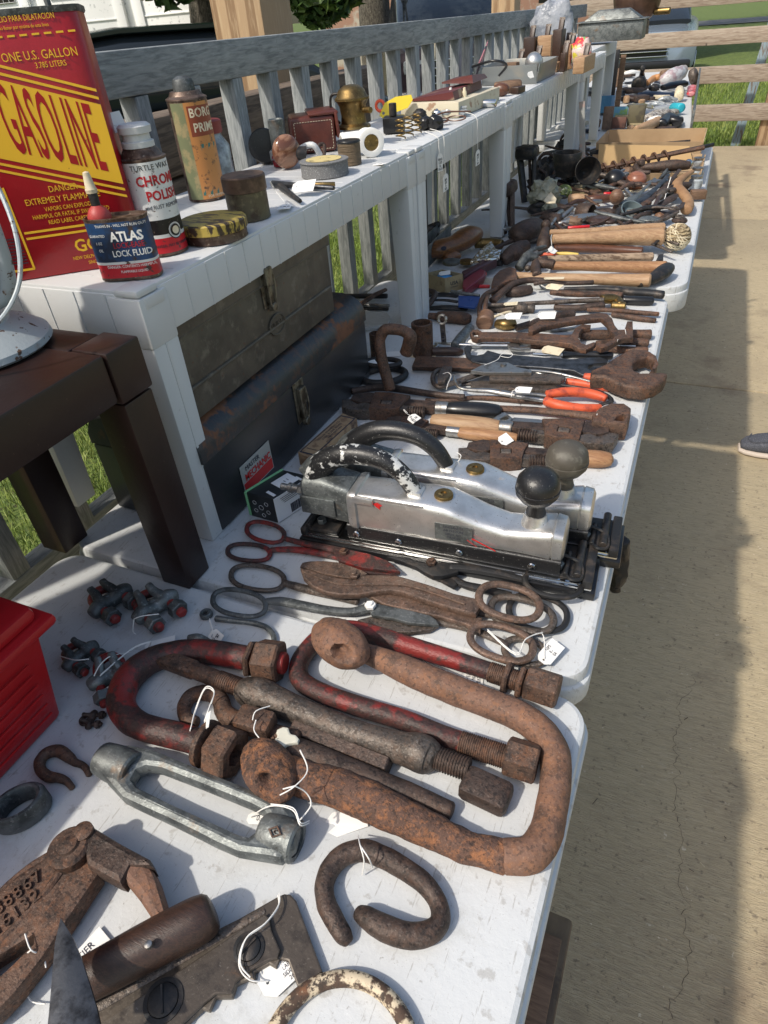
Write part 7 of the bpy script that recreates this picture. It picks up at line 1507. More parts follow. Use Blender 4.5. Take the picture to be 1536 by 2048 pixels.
nz2 = lathe([(.0050, 0), (.0055, .014), (.0052, .015)], V((-.018, 0, lh_ + .011)), n=16); nz3 = lathe([(.0062, 0), (.0066, .004), (.0058, .005), (.0040, .018), (.0034, .021), (.001, .022)], V((-.018, 0, lh_ + .025)), n=18)
thing('lock_fluid_tin', 'small oval blue and red tin lettered LOCK FLUID with a red-based nozzle', 'tin', [
    ('body', lbody.xf(LT), CANM, [('blue_panel', ovalb(1.004, .022, lh_ - .004).xf(LT), BCAN), ('white_band', ovalb(1.006, .0195, .0225).xf(LT), WCAN), ('red_band', ovalb(1.005, .004, .0200).xf(LT), RCAN), ('lettering', lett.xf(LT), PAPER), ('lettering', let2.xf(LT), PAPER), ('lettering', lred.xf(LT), RCAN)]),
    ('nozzle_base', nz.xf(LT), mat('worn_red_rubber', (.42, .05, .045), .5)), ('nozzle', nz2.xf(LT), BLKM), ('nozzle_tip', nz3.xf(LT), CREAM)])
# --- tall printed can
bc = P(418, 400, Z1); bc = V((bc.x - .012, bc.y + .014, Z1)); r2 = .0315; H2 = .145; a2f = FA + .25
OCAN = mat('old_orange_print', (.50, .22, .07), .45, .1, [dict(c=(.10, .06, .04), s=60, lo=.56, hi=.64)], [])
TCAN = mat('old_teal_print', (.05, .17, .15), .45, .1)
GCAN = mat('old_green_print', (.20, .22, .12), .45, .2, [dict(c=(.36, .3, .16), s=40, lo=.5, hi=.6)])
BCN2 = mat('old_rust_red_print', (.26, .06, .03), .45, .1)
ar = M(); ar2 = M()
for k in range(3): ar.add(plate([(-.018 + k * .012, .010), (-.014 + k * .012, .010), (.0 + k * .012, .085), (-.004 + k * .012, .085)], 0, .0002, bev=0))
ar = wrapxy(ar, .004, 0, .0005, bc, r2, a2f)
bt_ = M(); pt_('BORG', .0175, .012, .128, .9, .02, bt_, bc, r2, a2f); pt_('PRIME', .0175, .014, .1075, .9, .02, bt_, bc, r2, a2f)
pt_('FOR PRIMING', .006, .010, .008, .9, 0, bt_, bc, r2, a2f)
thing('primer_can', 'tall narrow old can printed in orange and green with a grey dome cap', 'can', [
    ('body', lathe([(r2 - .001, 0), (r2 + .0005, .001), (r2, .004), (r2, H2), (r2 + .0012, H2 + .001), (r2 + .0008, H2 + .003), (r2 - .005, H2 + .006), (r2 - .008, H2 + .012)], bc, n=36), CANM,
        [('green_side', cylbox(bc, r2, -.040, -.0155, .004, H2 - .002, a2f), GCAN), ('orange_panel', cylbox(bc, r2, -.0155, .040, .004, H2 - .002, a2f), OCAN), ('red_panel', cylbox(bc, r2, -.0115, .034, .096, .138, a2f, .0004), BCN2), ('teal_ray_set', ar, TCAN), ('lettering', bt_, CREAM)]),
    ('cap', lathe([(.0165, H2 + .006), (.0172, H2 + .008), (.0168, H2 + .022), (.0145, H2 + .028), (.008, H2 + .0315), (.001, H2 + .032)], bc, n=28), GALD)])
def tin(px, py, r_, h, label, side, lid, name='tin', lidh=.3, cat='tin', push=1.0, sub=None):
    c = P(px, py, Z1); d_ = V((-.62, .78, 0)) * r_ * push; c = V((c.x + d_.x, c.y + d_.y, Z1))
    ps = [('body', lathe([(r_ * .97, 0), (r_, .001), (r_ * .985, .003), (r_ * .985, h * (1 - lidh))], c, n=40), side), ('lid', lathe([(r_ * .99, h * (1 - lidh)), (r_ * 1.03, h * (1 - lidh) + .001), (r_ * 1.03, h - .002), (r_ * .98, h), (r_ * .5, h + .0005)], c, n=40), lid)]
    thing(name, label, cat, ps + (sub(c) if sub else [])); return c
YTIN = mat('scratched_yellow_tin', (.48, .36, .08), .45, .2, [dict(c=(.05, .035, .025), s=40, lo=.50, hi=.56, st=(1, 4, 1)), dict(c=(.16, .10, .06), s=14, lo=.55, hi=.7)], [(200, .0003)])
tin(436, 492, .0455, .026, 'low round scratched yellow tin in front of the tall printed can', CANM, YTIN, lidh=.55)
tin(505, 445, .0315, .060, 'small dull brown-green cylindrical tin with a lid', mat('olive_tin', (.12, .10, .06), .5, .3, [dict(c=(.22, .19, .11), s=50, lo=.55, hi=.65), dict(c=(.07, .045, .03), s=30, lo=.5, hi=.6)]), mat('brown_tin_lid', (.15, .095, .065), .5, .4, [dict(c=(.08, .05, .035), s=50, lo=.45, hi=.6)]), lidh=.36)
YL = mat('yellow_paper_label', (.62, .50, .22), .7, 0, [dict(c=(.2, .16, .08), s=90, lo=.58, hi=.62)])
tin(660, 358, .0445, .026, 'grey grinding wheel with a round yellow paper label on top', mat('grey_abrasive', (.15, .15, .15), .95, 0, [dict(c=(.32, .32, .32), s=500, lo=.55, hi=.65)], [(600, .0008)]), mat('grey_abrasive_face', (.17, .17, .17), .95, 0, [dict(c=(.34, .34, .34), s=500, lo=.55, hi=.65)], [(600, .0008)]), name='grinding_wheel', lidh=.05, cat='grinding wheel', sub=lambda c: [('paper_label', lathe([(.033, .0268), (.033, .0272)], c, n=30), YL)])
spc = tin(706, 332, .0225, .042, 'spool of thin brown wire with black ends', mat('wound_brown_wire', (.16, .115, .07), .6, .3, [], [(60, .004, (.3, .3, 8))]), BLK, name='wire_spool', lidh=.1, cat='spool')
# jar with red lid behind cans
jc = P(248, 330, Z1); jc = V((-.80, 1.05, Z1))
thing('glass_jar', 'glass jar with dull red screw lid behind the gasoline can', 'jar', [('body', lathe([(.03, 0), (.034, .004), (.034, .07), (.024, .085), (.022, .09)], jc, n=28), GLS), ('lid', lathe([(.026, .09), (.027, .092), (.027, .108), (.024, .11)], jc, n=28), mat('dull_red_lid', (.22, .03, .03), .5))])
# reflector disc, headlamp cylinder, door knob
d1 = P(560, 350, Z1); d1 = V((d1.x - .09, d1.y + .10, Z1))
thing('mirror_disc', 'round black disc standing on edge left of the grey cylinder', 'disc', [('disc', lathe([(.0005, -.003), (.030, -.003), (.032, 0), (.030, .003), (.0005, .004)], d1 + V((0, 0, .034)), V((.5, -.8, .1)), 30), BLK), ('foot', box(d1 + V((0, .01, .004)), (.03, .02, .007), bev=.001), BLKM)])
d2 = V((d1.x + .048, d1.y - .02, Z1))
thing('sprinkler_head', 'grey metal upright cylinder with red paint stains on a square base', 'fitting', [('cylinder', lathe([(.015, .03), (.0155, .032), (.0155, .082), (.014, .083), (.012, .078)], d2, n=26), GALV), ('base', J(box(d2 + V((0, 0, .0225)), (.038, .036, .018), bev=.003, rz=.4), box(d2 + V((0, 0, .008)), (.03, .03, .014), bev=.002, rz=.4)), mat('red_stained_metal', (.28, .29, .29), .5, .5, [dict(c=(.30, .02, .03), s=50, lo=.5, hi=.54)]))])
d3 = V((d1.x + .078, d1.y - .045, Z1))
thing('doorknob', 'shiny brown mineral door knob resting on its neck', 'door knob', [('knob', blob(d3 + V((0, 0, .0305)), (.017, .029, .030), 0, rot=Matrix.Rotation(R(-38), 3, 'Z'), sub=4), mat('swirled_brown_mineral', (.13, .052, .03), .12, 0, [dict(c=(.30, .16, .10), s=14, lo=.5, hi=.6, dist=2)])), ('neck', rod(d3 + V((.010, .008, .028)), d3 + V((.030, .022, .022)), .011, .014), BLKM)])
# leather case
LTH = mat('oxblood_leather', (.13, .032, .02), .38, 0, [dict(c=(.08, .02, .014), s=30, lo=.4, hi=.7)], [(180, .0006)])
l0 = P(628, 300, Z1); lyaw = R(34)
LTM = Matrix.Translation(l0) @ Matrix.Rotation(lyaw, 4, 'Z') @ Matrix.Scale(1.25, 4)
stc = M()
for k in range(14): stc.add(box((-.030 + k * .0046, -.0405, .048), (.0026, .0006, .0008))); stc.add(box((-.030 + k * .0046, -.0405, .006), (.0026, .0006, .0008)))
for k in range(9):
    for x in (-.032, .032): stc.add(box((x, -.0405, .009 + k * .0046), (.0008, .0006, .0026)))
thing('leather_case', 'oxblood leather case with white stitching behind the door knob', 'leather case', [('case', J(box((0, 0, .028), (.076, .080, .055), bev=.006)).xf(LTM), LTH), ('flap', J(box((.020, .002, .0575), (.05, .086, .005), bev=.002), hexa([(.040, -.042, .020), (.046, -.042, .020), (.046, .044, .020), (.040, .044, .020), (.038, -.042, .058), (.043, -.042, .058), (.043, .044, .058), (.038, .044, .058)], .001)).xf(LTM), LTH), ('stitching', stc.xf(LTM), CREAM)])
# white tee fitting
t0 = V((-.612, 1.385, Z1))
tv = V((.55, -.75, 0)).normalized(); t0 = P(742, 318, Z1) + V((-.006, .02, 0)); t0.z = Z1
thing('tee_fitting', 'white glazed pipe tee with a threaded round opening facing the viewer', 'pipe fitting', [('tube', J(pipe(t0 - tv * .055 + V((0, 0, .026)), t0 + V((0, 0, .026)), .021, .015), pipe(t0 + tv * .004 + V((0, 0, .026)), t0 - tv * .009 + V((0, 0, .026)), .026, .0155, 32), pipe(t0 - tv * .045 + V((-.01, -.01, .026)), t0 - tv * .045 + V((-.042, -.035, .026)), .018, .013)), PAPER), ('screw_thread', thread(t0 - tv * .03 + V((0, 0, .026)), t0 + tv * .001 + V((0, 0, .026)), .0158, .004, .0018, 26), BRASS)])
# brass carbide lamp
b0 = P(718, 262, RZ + .045); b0 = P(712, 292, Z1)
thing('carbide_lamp', 'tarnished brass lamp with domed top on the shelf behind the white tee', 'brass lamp', [('body', lathe([(.034, .035), (.037, .036), (.036, .040), (.028, .045), (.026, .060), (.029, .078), (.034, .086), (.037, .088), (.037, .092), (.033, .095), (.028, .106), (.016, .114), (.003, .116)], b0, n=34), BRASS), ('base', lathe([(.024, 0), (.026, .002), (.025, .034)], b0, n=30), WHT), ('valve', rod(b0 + V((.03, -.01, .07)), b0 + V((.052, -.02, .07)), .006, n=12), BRASS), ('bracket', sweep([(b0.x - .030, b0.y, b0.z + .10, .003), (b0.x - .05, b0.y, b0.z + .095, .003), (b0.x - .052, b0.y, b0.z + .06, .003), (b0.x - .034, b0.y, b0.z + .045, .003)], 8, sm=4), BLKM)])
def rz_(px, py): p = P(px, py, Z1); return p
def sh1(name, label, cat, m, mt): return solo(name, m, mt, label, cat, sharp=60)
c = rz_(806, 268)
thing('lighter_socket', 'black plastic socket block with a square stud behind the tee', 'socket', [('block', box(c + V((-.03, .02, .018)), (.05, .045, .034), bev=.004, rz=.3), BLK), ('stud', rod(c + V((-.028, .012, .036)), c + V((-.028, .012, .062)), .009, n=18), BLKM)])
c = rz_(808, 240)
YT = plate([(-.045, -.012), (-.030, .016), (.0, .028), (.040, .030), (.044, .018), (.030, .0), (-.010, -.010), (-.030, -.026)], 0, .0015, [[(-.034 + .004 * math.cos(a), -.008 + .004 * math.sin(a)) for a in (0, 1.2, 2.4, 3.6, 4.8)]], bev=.0003).xf(Matrix.Translation(c + V((-.012, -.02, .028))) @ Matrix.Rotation(R(20), 4, 'Z') @ Matrix.Rotation(R(68), 4, 'X'))
sh1('key_tag', 'bright yellow curved plastic key tag standing above the coil springs', 'key tag', YT, mat('bright_yellow_plastic', (.78, .58, .02), .4))
sh1('orange_tag', 'small fluorescent orange ring left of the yellow key tag', 'tag', sweep([(c.x - .062 + .012 * math.cos(a), c.y - .01, c.z + .035 + .012 * math.sin(a), .004) for a in [k * .785 for k in range(8)]], 8, True, 3, up=V((0, 1, 0))), mat('fluorescent_orange', (.85, .12, .05), .4))
for i, (x, y) in enumerate(((806, 282), (822, 276), (838, 270))):
    c = rz_(x, y); pts = [(c.x - .008 + .0105 * math.cos(t * .7), c.y + .008 + .010 * math.sin(t * .7), c.z + .004 + t * .0011, .0016) for t in range(36)]
    sh1('coil_spring', ('leftmost of the small brass-coloured coil springs', 'middle one of the small brass-coloured coil springs', 'rightmost of the small brass-coloured coil springs')[i] + ' below the yellow tag', 'spring', sweep(pts, 6, sm=2), BRASS)
for i, (x, y, mt, lab, rr) in enumerate(((846, 262, BLK, 'black plastic knob-like part right of the springs', .018), (866, 262, BLK, 'black metal bracket with white strings on it', .020), (870, 240, CHROME, 'round chromed part beside the folded sunglasses', .014), (836, 246, BLKM, 'dark toothed gear behind the coil springs', .018))):
    c = rz_(x, y); sh1('small_part', lab, 'part', rough(J(blob(c + V((0, .015, rr * .8)), (rr, rr * .8, rr * .8), .25, 30), box(c + V((0, .02, rr * .5)), (rr * 1.8, rr, rr), bev=.003, rz=.5)), .002, 60), mt)
# sunglasses
for i, (x, y, mt, lab) in enumerate(((905, 226, STEEL, 'grey-lensed sunglasses lying open near the shelf edge'), (895, 250, WALN, 'brown-framed folded spectacles hanging over the shelf edge'))):
    c = rz_(x, y) + V((-.01, .012, .010))
    def lensm(dx): return sweep([(c.x + dx + .024 * math.cos(a), c.y + dx * .9 + .012 * math.sin(a), c.z + .004 * math.sin(a), .0016) for a in [k * .628 for k in range(10)]], 6, True, 2)
    thing('spectacles', lab, 'spectacles', [('rim', lensm(-.012), mt), ('rim', lensm(.022), mt), ('temple', sweep([(c.x - .04, c.y - .01, c.z + .004, .002), (c.x - .01, c.y + .03, c.z + .012, .002), (c.x + .05, c.y + .05, c.z + .010, .002)], 6), mt), ('lens', plate([(c.x - .012 + .023 * math.cos(a), c.y - .011 + .0115 * math.sin(a)) for a in [k * .5 for k in range(12)]], c.z - .001, c.z + .0005, bev=0), GUN)])
# cigar box with spark plugs
q0 = rz_(870, 222); bx_ = V((-.690, 1.93, Z1))
CGB = mat('cream_paper_box', (.62, .56, .42), .7, 0, [dict(c=(.35, .22, .14), s=40, lo=.58, hi=.66)])
thing('cigar_box', 'flat cream cigar box with dark red lid edges', 'box', [('tray', box(bx_ + V((0, .10, .018)), (.165, .32, .034), bev=.001, rz=-.06), CGB), ('lid', hexa([bx_ + V(p) for p in ((-.07, -.03, .037), (.05, -.03, .037), (.05, .22, .037), (-.07, .22, .037), (-.075, -.03, .041), (.045, -.03, .055), (.045, .22, .058), (-.075, .22, .041))]), mat('wine_card', (.12, .025, .025), .5, 0, [dict(c=(.3, .22, .16), s=12, lo=.58, hi=.62)]))])
for i, (x, y) in enumerate(((905, 222), (932, 222))):
    c = rz_(x, y) + V((0.002, -.02, 0)); thing('spark_plug', ('taller white spark plug standing at the left', 'shorter dirty spark plug standing at the right')[i] + ' before the cigar box', 'spark plug', [('insulator', lathe([(.0065, .022), (.0065, .046), (.004, .050), (.0035, .056), (.001, .057)], c, n=16), PAPER if i == 0 else CREAM), ('hex', hexnut(c + V((0, 0, .010)), c + V((0, 0, .022)), .010, 0), STEEL), ('thread', thread(c, c + V((0, 0, .010)), .0068, .002, .0008), BRASS)], 'spark plugs')
c = rz_(985, 215); sh1('chrome_tube', 'shiny chrome tube lying along the shelf edge at the second corner', 'tube', rod(c + V((-.09, .005, .010)), c + V((.01, .0, .010)), .0095), CHROME)
c = rz_(905, 238); sh1('glass_pieces', 'clump of clear glass beads before the cigar box', 'beads', rough(blob(c + V((-.02, .03, .012)), (.05, .016, .014), .3, 40), .002, 80), GLS)
# wallets + wooden rolls
c = rz_(1040, 185)
sh1('wallet', 'dark red leather wallet spread on the cigar box', 'wallet', hexa([bx_ + V(p) for p in ((-.03, .10, .062), (.06, .10, .060), (.06, .24, .060), (-.03, .24, .062), (-.03, .10, .066), (.05, .12, .078), (.05, .24, .070), (-.03, .24, .066))]), LTH)
sh1('wooden_roll', 'tan wooden block with rounded end beyond the cigar box', 'wooden block', rough(sweep([(-.66, 2.36, Z1 + .016, .016), (-.61, 2.38, Z1 + .017, .018), (-.59, 2.39, Z1 + .017, .017)], 14), .001, 40), OLDW)
sh1('brown_knob', 'dark reddish knob beside the tan wooden block', 'knob', blob((-.625, 2.30, Z1 + .017), (.026, .018, .018), .05), WALN)  # wooden knob
sh1('wood_chip', 'small dark wooden wedge at the shelf edge beside the knob', 'wedge', box((-.588, 2.36, Z1 + .010), (.028, .05, .018), bev=.002, rz=-.2), WDK)
# grey metal tray on third side table
mt0 = V((-.665, 2.62, Z1)); tr = []
q4 = [mt0 + V((-.115, 0, 0)), mt0 + V((.075, 0, 0)), mt0 + V((.075, .30, 0)), mt0 + V((-.115, .30, 0))]
GTR = mat('grey_painted_tray', (.22, .235, .235), .4, .3, [dict(c=(.30, .28, .24), s=14, lo=.5, hi=.7)], [])
trp = [('bottom', hexa([V((p.x, p.y, Z1)) for p in q4] + [V((p.x, p.y, Z1 + .002)) for p in q4]), GTR)]
for i in range(4):
    a, b = q4[i], q4[(i + 1) % 4]; n_ = V(((b - a).normalized().y, -(b - a).normalized().x, 0)); h_ = .055
    trp.append(('side', hexa([a, b, b - n_ * .003, a - n_ * .003, a + n_ * .008 + V((0, 0, h_)), b + n_ * .008 + V((0, 0, h_)), b + n_ * .005 + V((0, 0, h_)), a + n_ * .005 + V((0, 0, h_))], .0008), GTR))
thing('metal_tray', 'open grey painted metal tray on the third side table', 'tray', trp)
thing('round_float', 'silvery metal ball lying in the grey tray', 'ball', [('shell', blob(mt0 + V((.035, .12, .052)), (.030, .030, .030), 0), ALU), ('seam', sweep([(mt0.x + .035 + .0302 * math.cos(a), mt0.y + .12, mt0.z + .052 + .0302 * math.sin(a), .0012) for a in [k * .4 for k in range(16)]], 5, True, 2, up=V((0, 1, 0))), STEEL)])
sh1('printed_pack', 'pink and black printed blister card at the left of the grey tray', 'packet', box(mt0 + V((-.135, .06, .075)), (.004, .16, .05), bev=.001, rot=Euler((.35, .3, .2)).to_matrix()), mat('pink_black_print', (.55, .22, .24), .4, 0, [dict(c=(.04, .03, .04), s=18, lo=.46, hi=.5)]))
sh1('rod_end', 'black bent wire handle sticking out of the grey tray', 'wire handle', sweep([(mt0.x - .05, mt0.y - .02, mt0.z + .03, .004), (mt0.x - .02, mt0.y - .04, mt0.z + .06, .004), (mt0.x - .06, mt0.y - .06, mt0.z + .075, .004), (mt0.x - .14, mt0.y - .04, mt0.z + .06, .004)], 8), BLK)
# wooden planes and blocks
random.seed(21)
PLN = [
 (1040, 110, .05, .16, .045, OLDW, 'low dark brown wooden plane at the left behind the grey tray'), (1075, 105, .05, .13, .05, OLDW, 'low pale brown wooden block beside the dark plane'),
 (1062, 75, .045, .06, .11, WDK, 'upright dark wooden plane wedge with white string'), (1092, 78, .055, .07, .11, HICKP, 'upright pale wooden plane body, biggest of the standing ones'),
 (1118, 80, .035, .05, .13, WDK, 'narrow dark chocolate plane standing in the middle'), (1135, 72, .05, .06, .08, HICKP, 'short pale block right of the chocolate plane'),
 (1110, 112, .04, .10, .03, HICKP, 'flat tan wooden block at the near right of the planes'), (1140, 105, .04, .05, .075, OLDW, 'brown standing block near the coloured plastic bag'), (1175, 60, .04, .20, .05, HICKP, 'long pale wooden board at the back of the planes'),
 (1128, 122, .022, .03, .06, WDK, 'narrow dark wooden upright at the shelf edge')]
for i, (x, y, sx, sy, sz, mt, lab) in enumerate(PLN):
    yy = 2.98 + .03 * (i % 4) + (.10 if sz > .07 else 0); c = PY(x, y, yy); zc = max(Z1 + sz / 2, min(c.z, Z1 + .10))
    xx = c.x
    zb2 = Z1 if sz < .06 or i in (7, 9) else Z1
    b_ = box((xx, yy, Z1 + sz / 2), (sx, sy, sz), bev=.003, rz=u(-.3, .3))
    ps = [('body', rough(b_, .0008, 40), mt), ('iron', beam((xx, yy, Z1 + sz * .6), (xx + .004, yy + .02, Z1 + sz + .035), .022, .003, .0005), RUG), ('wedge', beam((xx, yy - .006, Z1 + sz * .6), (xx + .004, yy + .012, Z1 + sz + .028), .018, .006, .001), WDK)]
    thing('wooden_plane', lab, 'wooden plane', ps if sz > .04 else ps[:1] + [('end_cap', box((xx, yy - sy / 2 - .001, Z1 + sz / 2), (sx * .8, .003, sz * .7), bev=.001), WDK)], 'wooden planes and blocks')
c = PY(1168, 85, 3.10)
sh1('candy_bag', 'clear plastic bag of red, yellow and pink pieces at the shelf edge', 'bag', rough(blob((c.x, 3.05, Z1 + .05), (.04, .03, .055), .25, 30), .004, 40), mat('coloured_pieces', (.70, .55, .5), .25, 0, [dict(c=(.72, .05, .06), s=24, lo=.5, hi=.53), dict(c=(.75, .65, .08), s=19, lo=.57, hi=.6), dict(c=(.2, .4, .12), s=26, lo=.62, hi=.65)], [(60, .003)]))
sh1('dark_handle', 'short dark red-brown handle lying at the shelf edge below the coloured bag', 'handle', rod((-.60, 3.16, Z1 + .012), (-.555, 3.18, Z1 + .012), .013), WDK)  # short tool handle lying loose
c = PY(1100, 20, 3.55)
sh1('plastic_sack', 'greyish clear plastic bag with printing behind the wooden planes', 'bag', rough(blob((c.x, 3.6, Z1 + .10), (.10, .05, .13), .25, 20), .01, 20), mat('grey_printed_plastic', (.36, .38, .42), .3, 0, [dict(c=(.5, .46, .25), s=9, lo=.6, hi=.64), dict(c=(.2, .22, .26), s=12, lo=.5, hi=.56)], [(20, .01)]))
sh1('bone_stick', 'pale bone-like upright handle beside the plastic bag of the planes', 'handle', sweep([(P(1093, 60, .42).x - .0, 3.25, Z1 + .05, .010), (P(1093, 60, .42).x, 3.26, Z1 + .12, .012), (P(1093, 60, .42).x + .012, 3.27, Z1 + .17, .011), (P(1093, 60, .42).x + .02, 3.27, Z1 + .18, .006)], 10, sm=4), CREAM)
# galvanised trough and copper pot at the far end
tz = Z1
c = PY(1200, 40, 4.1)
thing('galvanised_trough', 'dull galvanised metal trough at the far end of the shelf', 'trough', [('trough', J(box((c.x, 4.55, tz + .055), (.34, .16, .085), bev=.004), box((c.x, 4.55, tz + .101), (.36, .18, .006), bev=.002)), GALV), ('lid', hexa([(c.x - .15, 4.5, tz + .105), (c.x + .15, 4.5, tz + .105), (c.x + .15, 4.62, tz + .105), (c.x - .15, 4.62, tz + .105), (c.x - .08, 4.53, tz + .15), (c.x + .08, 4.53, tz + .15), (c.x + .08, 4.6, tz + .15), (c.x - .08, 4.6, tz + .15)], .004), GALV)])
c = PY(1272, 10, 5.2)
thing('copper_kettle', 'dark brown rounded copper kettle at the far end, left of the blue car', 'kettle', [('belly', blob((c.x, 5.25, c.z + .03), (.14, .14, .13), .02, sub=4), mat('brown_copper', (.13, .075, .055), .35, .5, [dict(c=(.07, .04, .03), s=10, lo=.45, hi=.65)])), ('foot', lathe([(.09, 0), (.085, max(.02, c.z - .08 - Z1))], V((c.x, 5.25, Z1)), n=24), CANM), ('tap', rod((c.x + .11, 5.22, c.z - .04), (c.x + .20, 5.2, c.z - .04), .018, n=12), BRASS)])
for i, (x, y, ang, label) in enumerate(((882, 325, 84, 'narrow handwritten tag hanging edge-on from the shelf by a long string'), (893, 365, 82, 'handwritten tag hanging lowest from the shelf, right of the narrow one'), (957, 315, 86, 'handwritten tag hanging from the shelf under the chrome tube'))):
    c = PX(x, y, -.560); c.x = -.562
    sx_ = .018 if i else .009
    T = Matrix.Translation(c) @ Matrix.Rotation(R(90 if i else 70), 4, 'Z') @ Matrix.Rotation(R(90), 4, 'X')
    top_ = V((-.566, c.y - .004, RZ + .003))
    cardm = plate([(-sx_ / 1, -.018), (sx_, -.018), (sx_, .012), (sx_ * .5, .018), (-sx_ * .5, .018), (-sx_, .012)], -.0003, .0003, bev=.0001)
    wr_ = M()
    for k, l in enumerate(('BRASS', 'CLIPS', '10.-', 'EACH')): wr_.add(text(l, .0075, lambda a, b, w_, k=k: V((a, b + .006 - k * .0065, w_ + .0006)), th=.0001, sx=.7))
    thing('price_tag', label, 'price tag', [('tag_card', cardm.xf(T), PAPER), ('handwriting', wr_.xf(T), INK), ('string', sweep([(*(T @ V((0, .014, .0004))), .0008), (*(T @ V((0, .014, .0004))).lerp(top_, .5), .0008), (*top_, .0008), (top_.x - .03, top_.y, top_.z + .012, .0008)], 5), CORD)])
tagat(570, 413, Z1 + .004, .046, .020, -65, 0, [(548, 378, Z1 + .02), (540, 365, Z1 + .04)], ('OLD', 'TINS', '5.-'), 'handwritten tag hanging over the shelf edge by the small brown-green tin')
tagat(760, 328, Z1 + .001, .030, .018, -20, 0, [], ('4.-',), 'small tag on the shelf under the white tee')
tagat(607, 372, Z1 + .014, .040, .026, 10, 30, [], (), 'blank tag leaning on the grinding wheel')
tagat(225, 275, Z1 + .07, .030, .022, 80, 70, [(232, 292, Z1 + .10), (205, 292, Z1 + .10)], (), 'tag tied at the neck of the polish can', at=V((cc1.x - .03, cc1.y, Z1 + .150)))
tagat(1008, 160, Z1 + .03, .022, .020, 60, 60, [], (), 'tiny white tag propped in front of the grey tray', at=V((-.60, 2.57, Z1 + .03)))
for i, (x0, y0_, x1_, y1q, mt, lab) in enumerate(((545, 368, 668, 376, GUN, 'slim dark metal pen-like tool nearest the shelf edge'), (610, 372, 670, 368, BRASS, 'short brass and steel bit behind the pen-like tool'), (560, 372, 600, 402, BLKM, 'black pliers end under the pen-like tool'))):
    sh1('slim_tool', lab, 'tool', rod(P(x0, y0_, Z1 + .006), P(x1_, y1q, Z1 + .006), .006, .0035, 12), mt)
sh1('white_clip', 'white bent plastic clip behind the grinding wheel', 'clip', sweep([(*P(610, 320, Z1 + .006), .006), (*P(600, 300, Z1 + .02), .006), (*P(625, 290, Z1 + .03), .006), (*P(640, 310, Z1 + .01), .006)], 8), WHT)
sh1('brown_clip', 'small brown metal clip standing behind the grinding wheel', 'clip', sweep([(*P(640, 312, Z1 + .004), .004), (*P(637, 292, Z1 + .02), .004), (*P(648, 290, Z1 + .02), .004), (*P(648, 312, Z1 + .004), .004)], 8), RUD)
# tins and irons underneath the second side table by the railing
sh1('bench_vise', 'black iron vise post standing behind the second white leg', 'vise', J(beam((-.80, 2.05, .0), (-.80, 2.05, .22), .03, .03, .004), beam((-.83, 2.05, .22), (-.72, 2.05, .235), .03, .03, .006)), BLKM)
fl_ = struct('deck_edge_sill', box((-1.0, 1.0, GZ - .07), (.09, 8, .13), bev=.004), PT)

# wooden box at the near table foot
cw0 = P(1115, 1835, -.36)
WBX = mat('dirty_brown_board', (.16, .115, .07), .75, 0, [dict(c=(.09, .06, .04), s=8, lo=.4, hi=.6, st=(1, .3, 1), dist=2), dict(c=(.045, .03, .022), s=20, lo=.58, hi=.7)], [(60, .001, (1, .3, 1))])
a_ = P(1147, 1838, -.42); b_ = P(1070, 1815, -.42)
thing('wooden_crate', 'dark wooden board with an iron plate, under the near right corner of the table', 'wooden board', [
    ('board', box(((a_.x + b_.x) / 2 - .03, a_.y - .25, -.435), (abs(a_.x - b_.x) + .06, .50, .03), bev=.006, rz=.0), WBX), ('batten', box((a_.x - .035, a_.y - .09, -.414), (.05, .11, .012), bev=.002), OLDW),
    ('iron_plate', box((a_.x - .045, a_.y - .24, -.412), (.05, .15, .010), bev=.002), RUD), ('post', box(((a_.x + b_.x) / 2 - .06, a_.y - .2, -.595), (.08, .08, .288), bev=.004), WBX)])

# shoe at the right
s0 = P(1478, 905, GZ); CNV = mat('charcoal_canvas', (.055, .06, .075), .85, 0, [dict(c=(.12, .12, .14), s=300, lo=.5, hi=.6)], [(400, .0008)])
shx = lambda t: s0.x + .006 + t
sh_ = loft([(0, -.020, .020, .014, .034, 2.5), (.015, -.034, .034, .014, .046, 2.8), (.05, -.044, .044, .014, .058, 3), (.10, -.047, .045, .014, .072, 3), (.15, -.042, .042, .014, .090, 3), (.22, -.036, .036, .014, .095, 3), (.27, -.030, .030, .014, .085, 3), (.285, -.018, .018, .016, .07, 2.5)])
so_ = loft([(-.005, -.022, .022, 0, .016, 3), (.012, -.038, .038, 0, .018, 3.5), (.05, -.049, .049, 0, .019, 4), (.11, -.051, .049, 0, .019, 4), (.18, -.044, .042, 0, .020, 4), (.26, -.036, .036, 0, .022, 4), (.292, -.02, .02, 0, .02, 3)])
TS = Matrix.Translation((s0.x, s0.y + .02, GZ + .001)) @ Matrix.Rotation(R(3), 4, 'Z')
seam = sweep([(.03, -.030, .052, .0022), (.07, -.036, .062, .0022), (.12, -.034, .076, .0022), (.17, -.036, .086, .0022)], 6).add(sweep([(.03, .030, .052, .0022), (.018, 0, .048, .0022), (.03, -.030, .052, .0022)], 6))
thing('shoe', 'charcoal canvas slip-on shoe with pale sole at the right edge', 'shoe', [('upper', sh_.xf(TS), CNV), ('sole', so_.xf(TS), mat('pale_tan_sole', (.55, .47, .40), .8)), ('toe_seam', seam.xf(TS), CNV)])
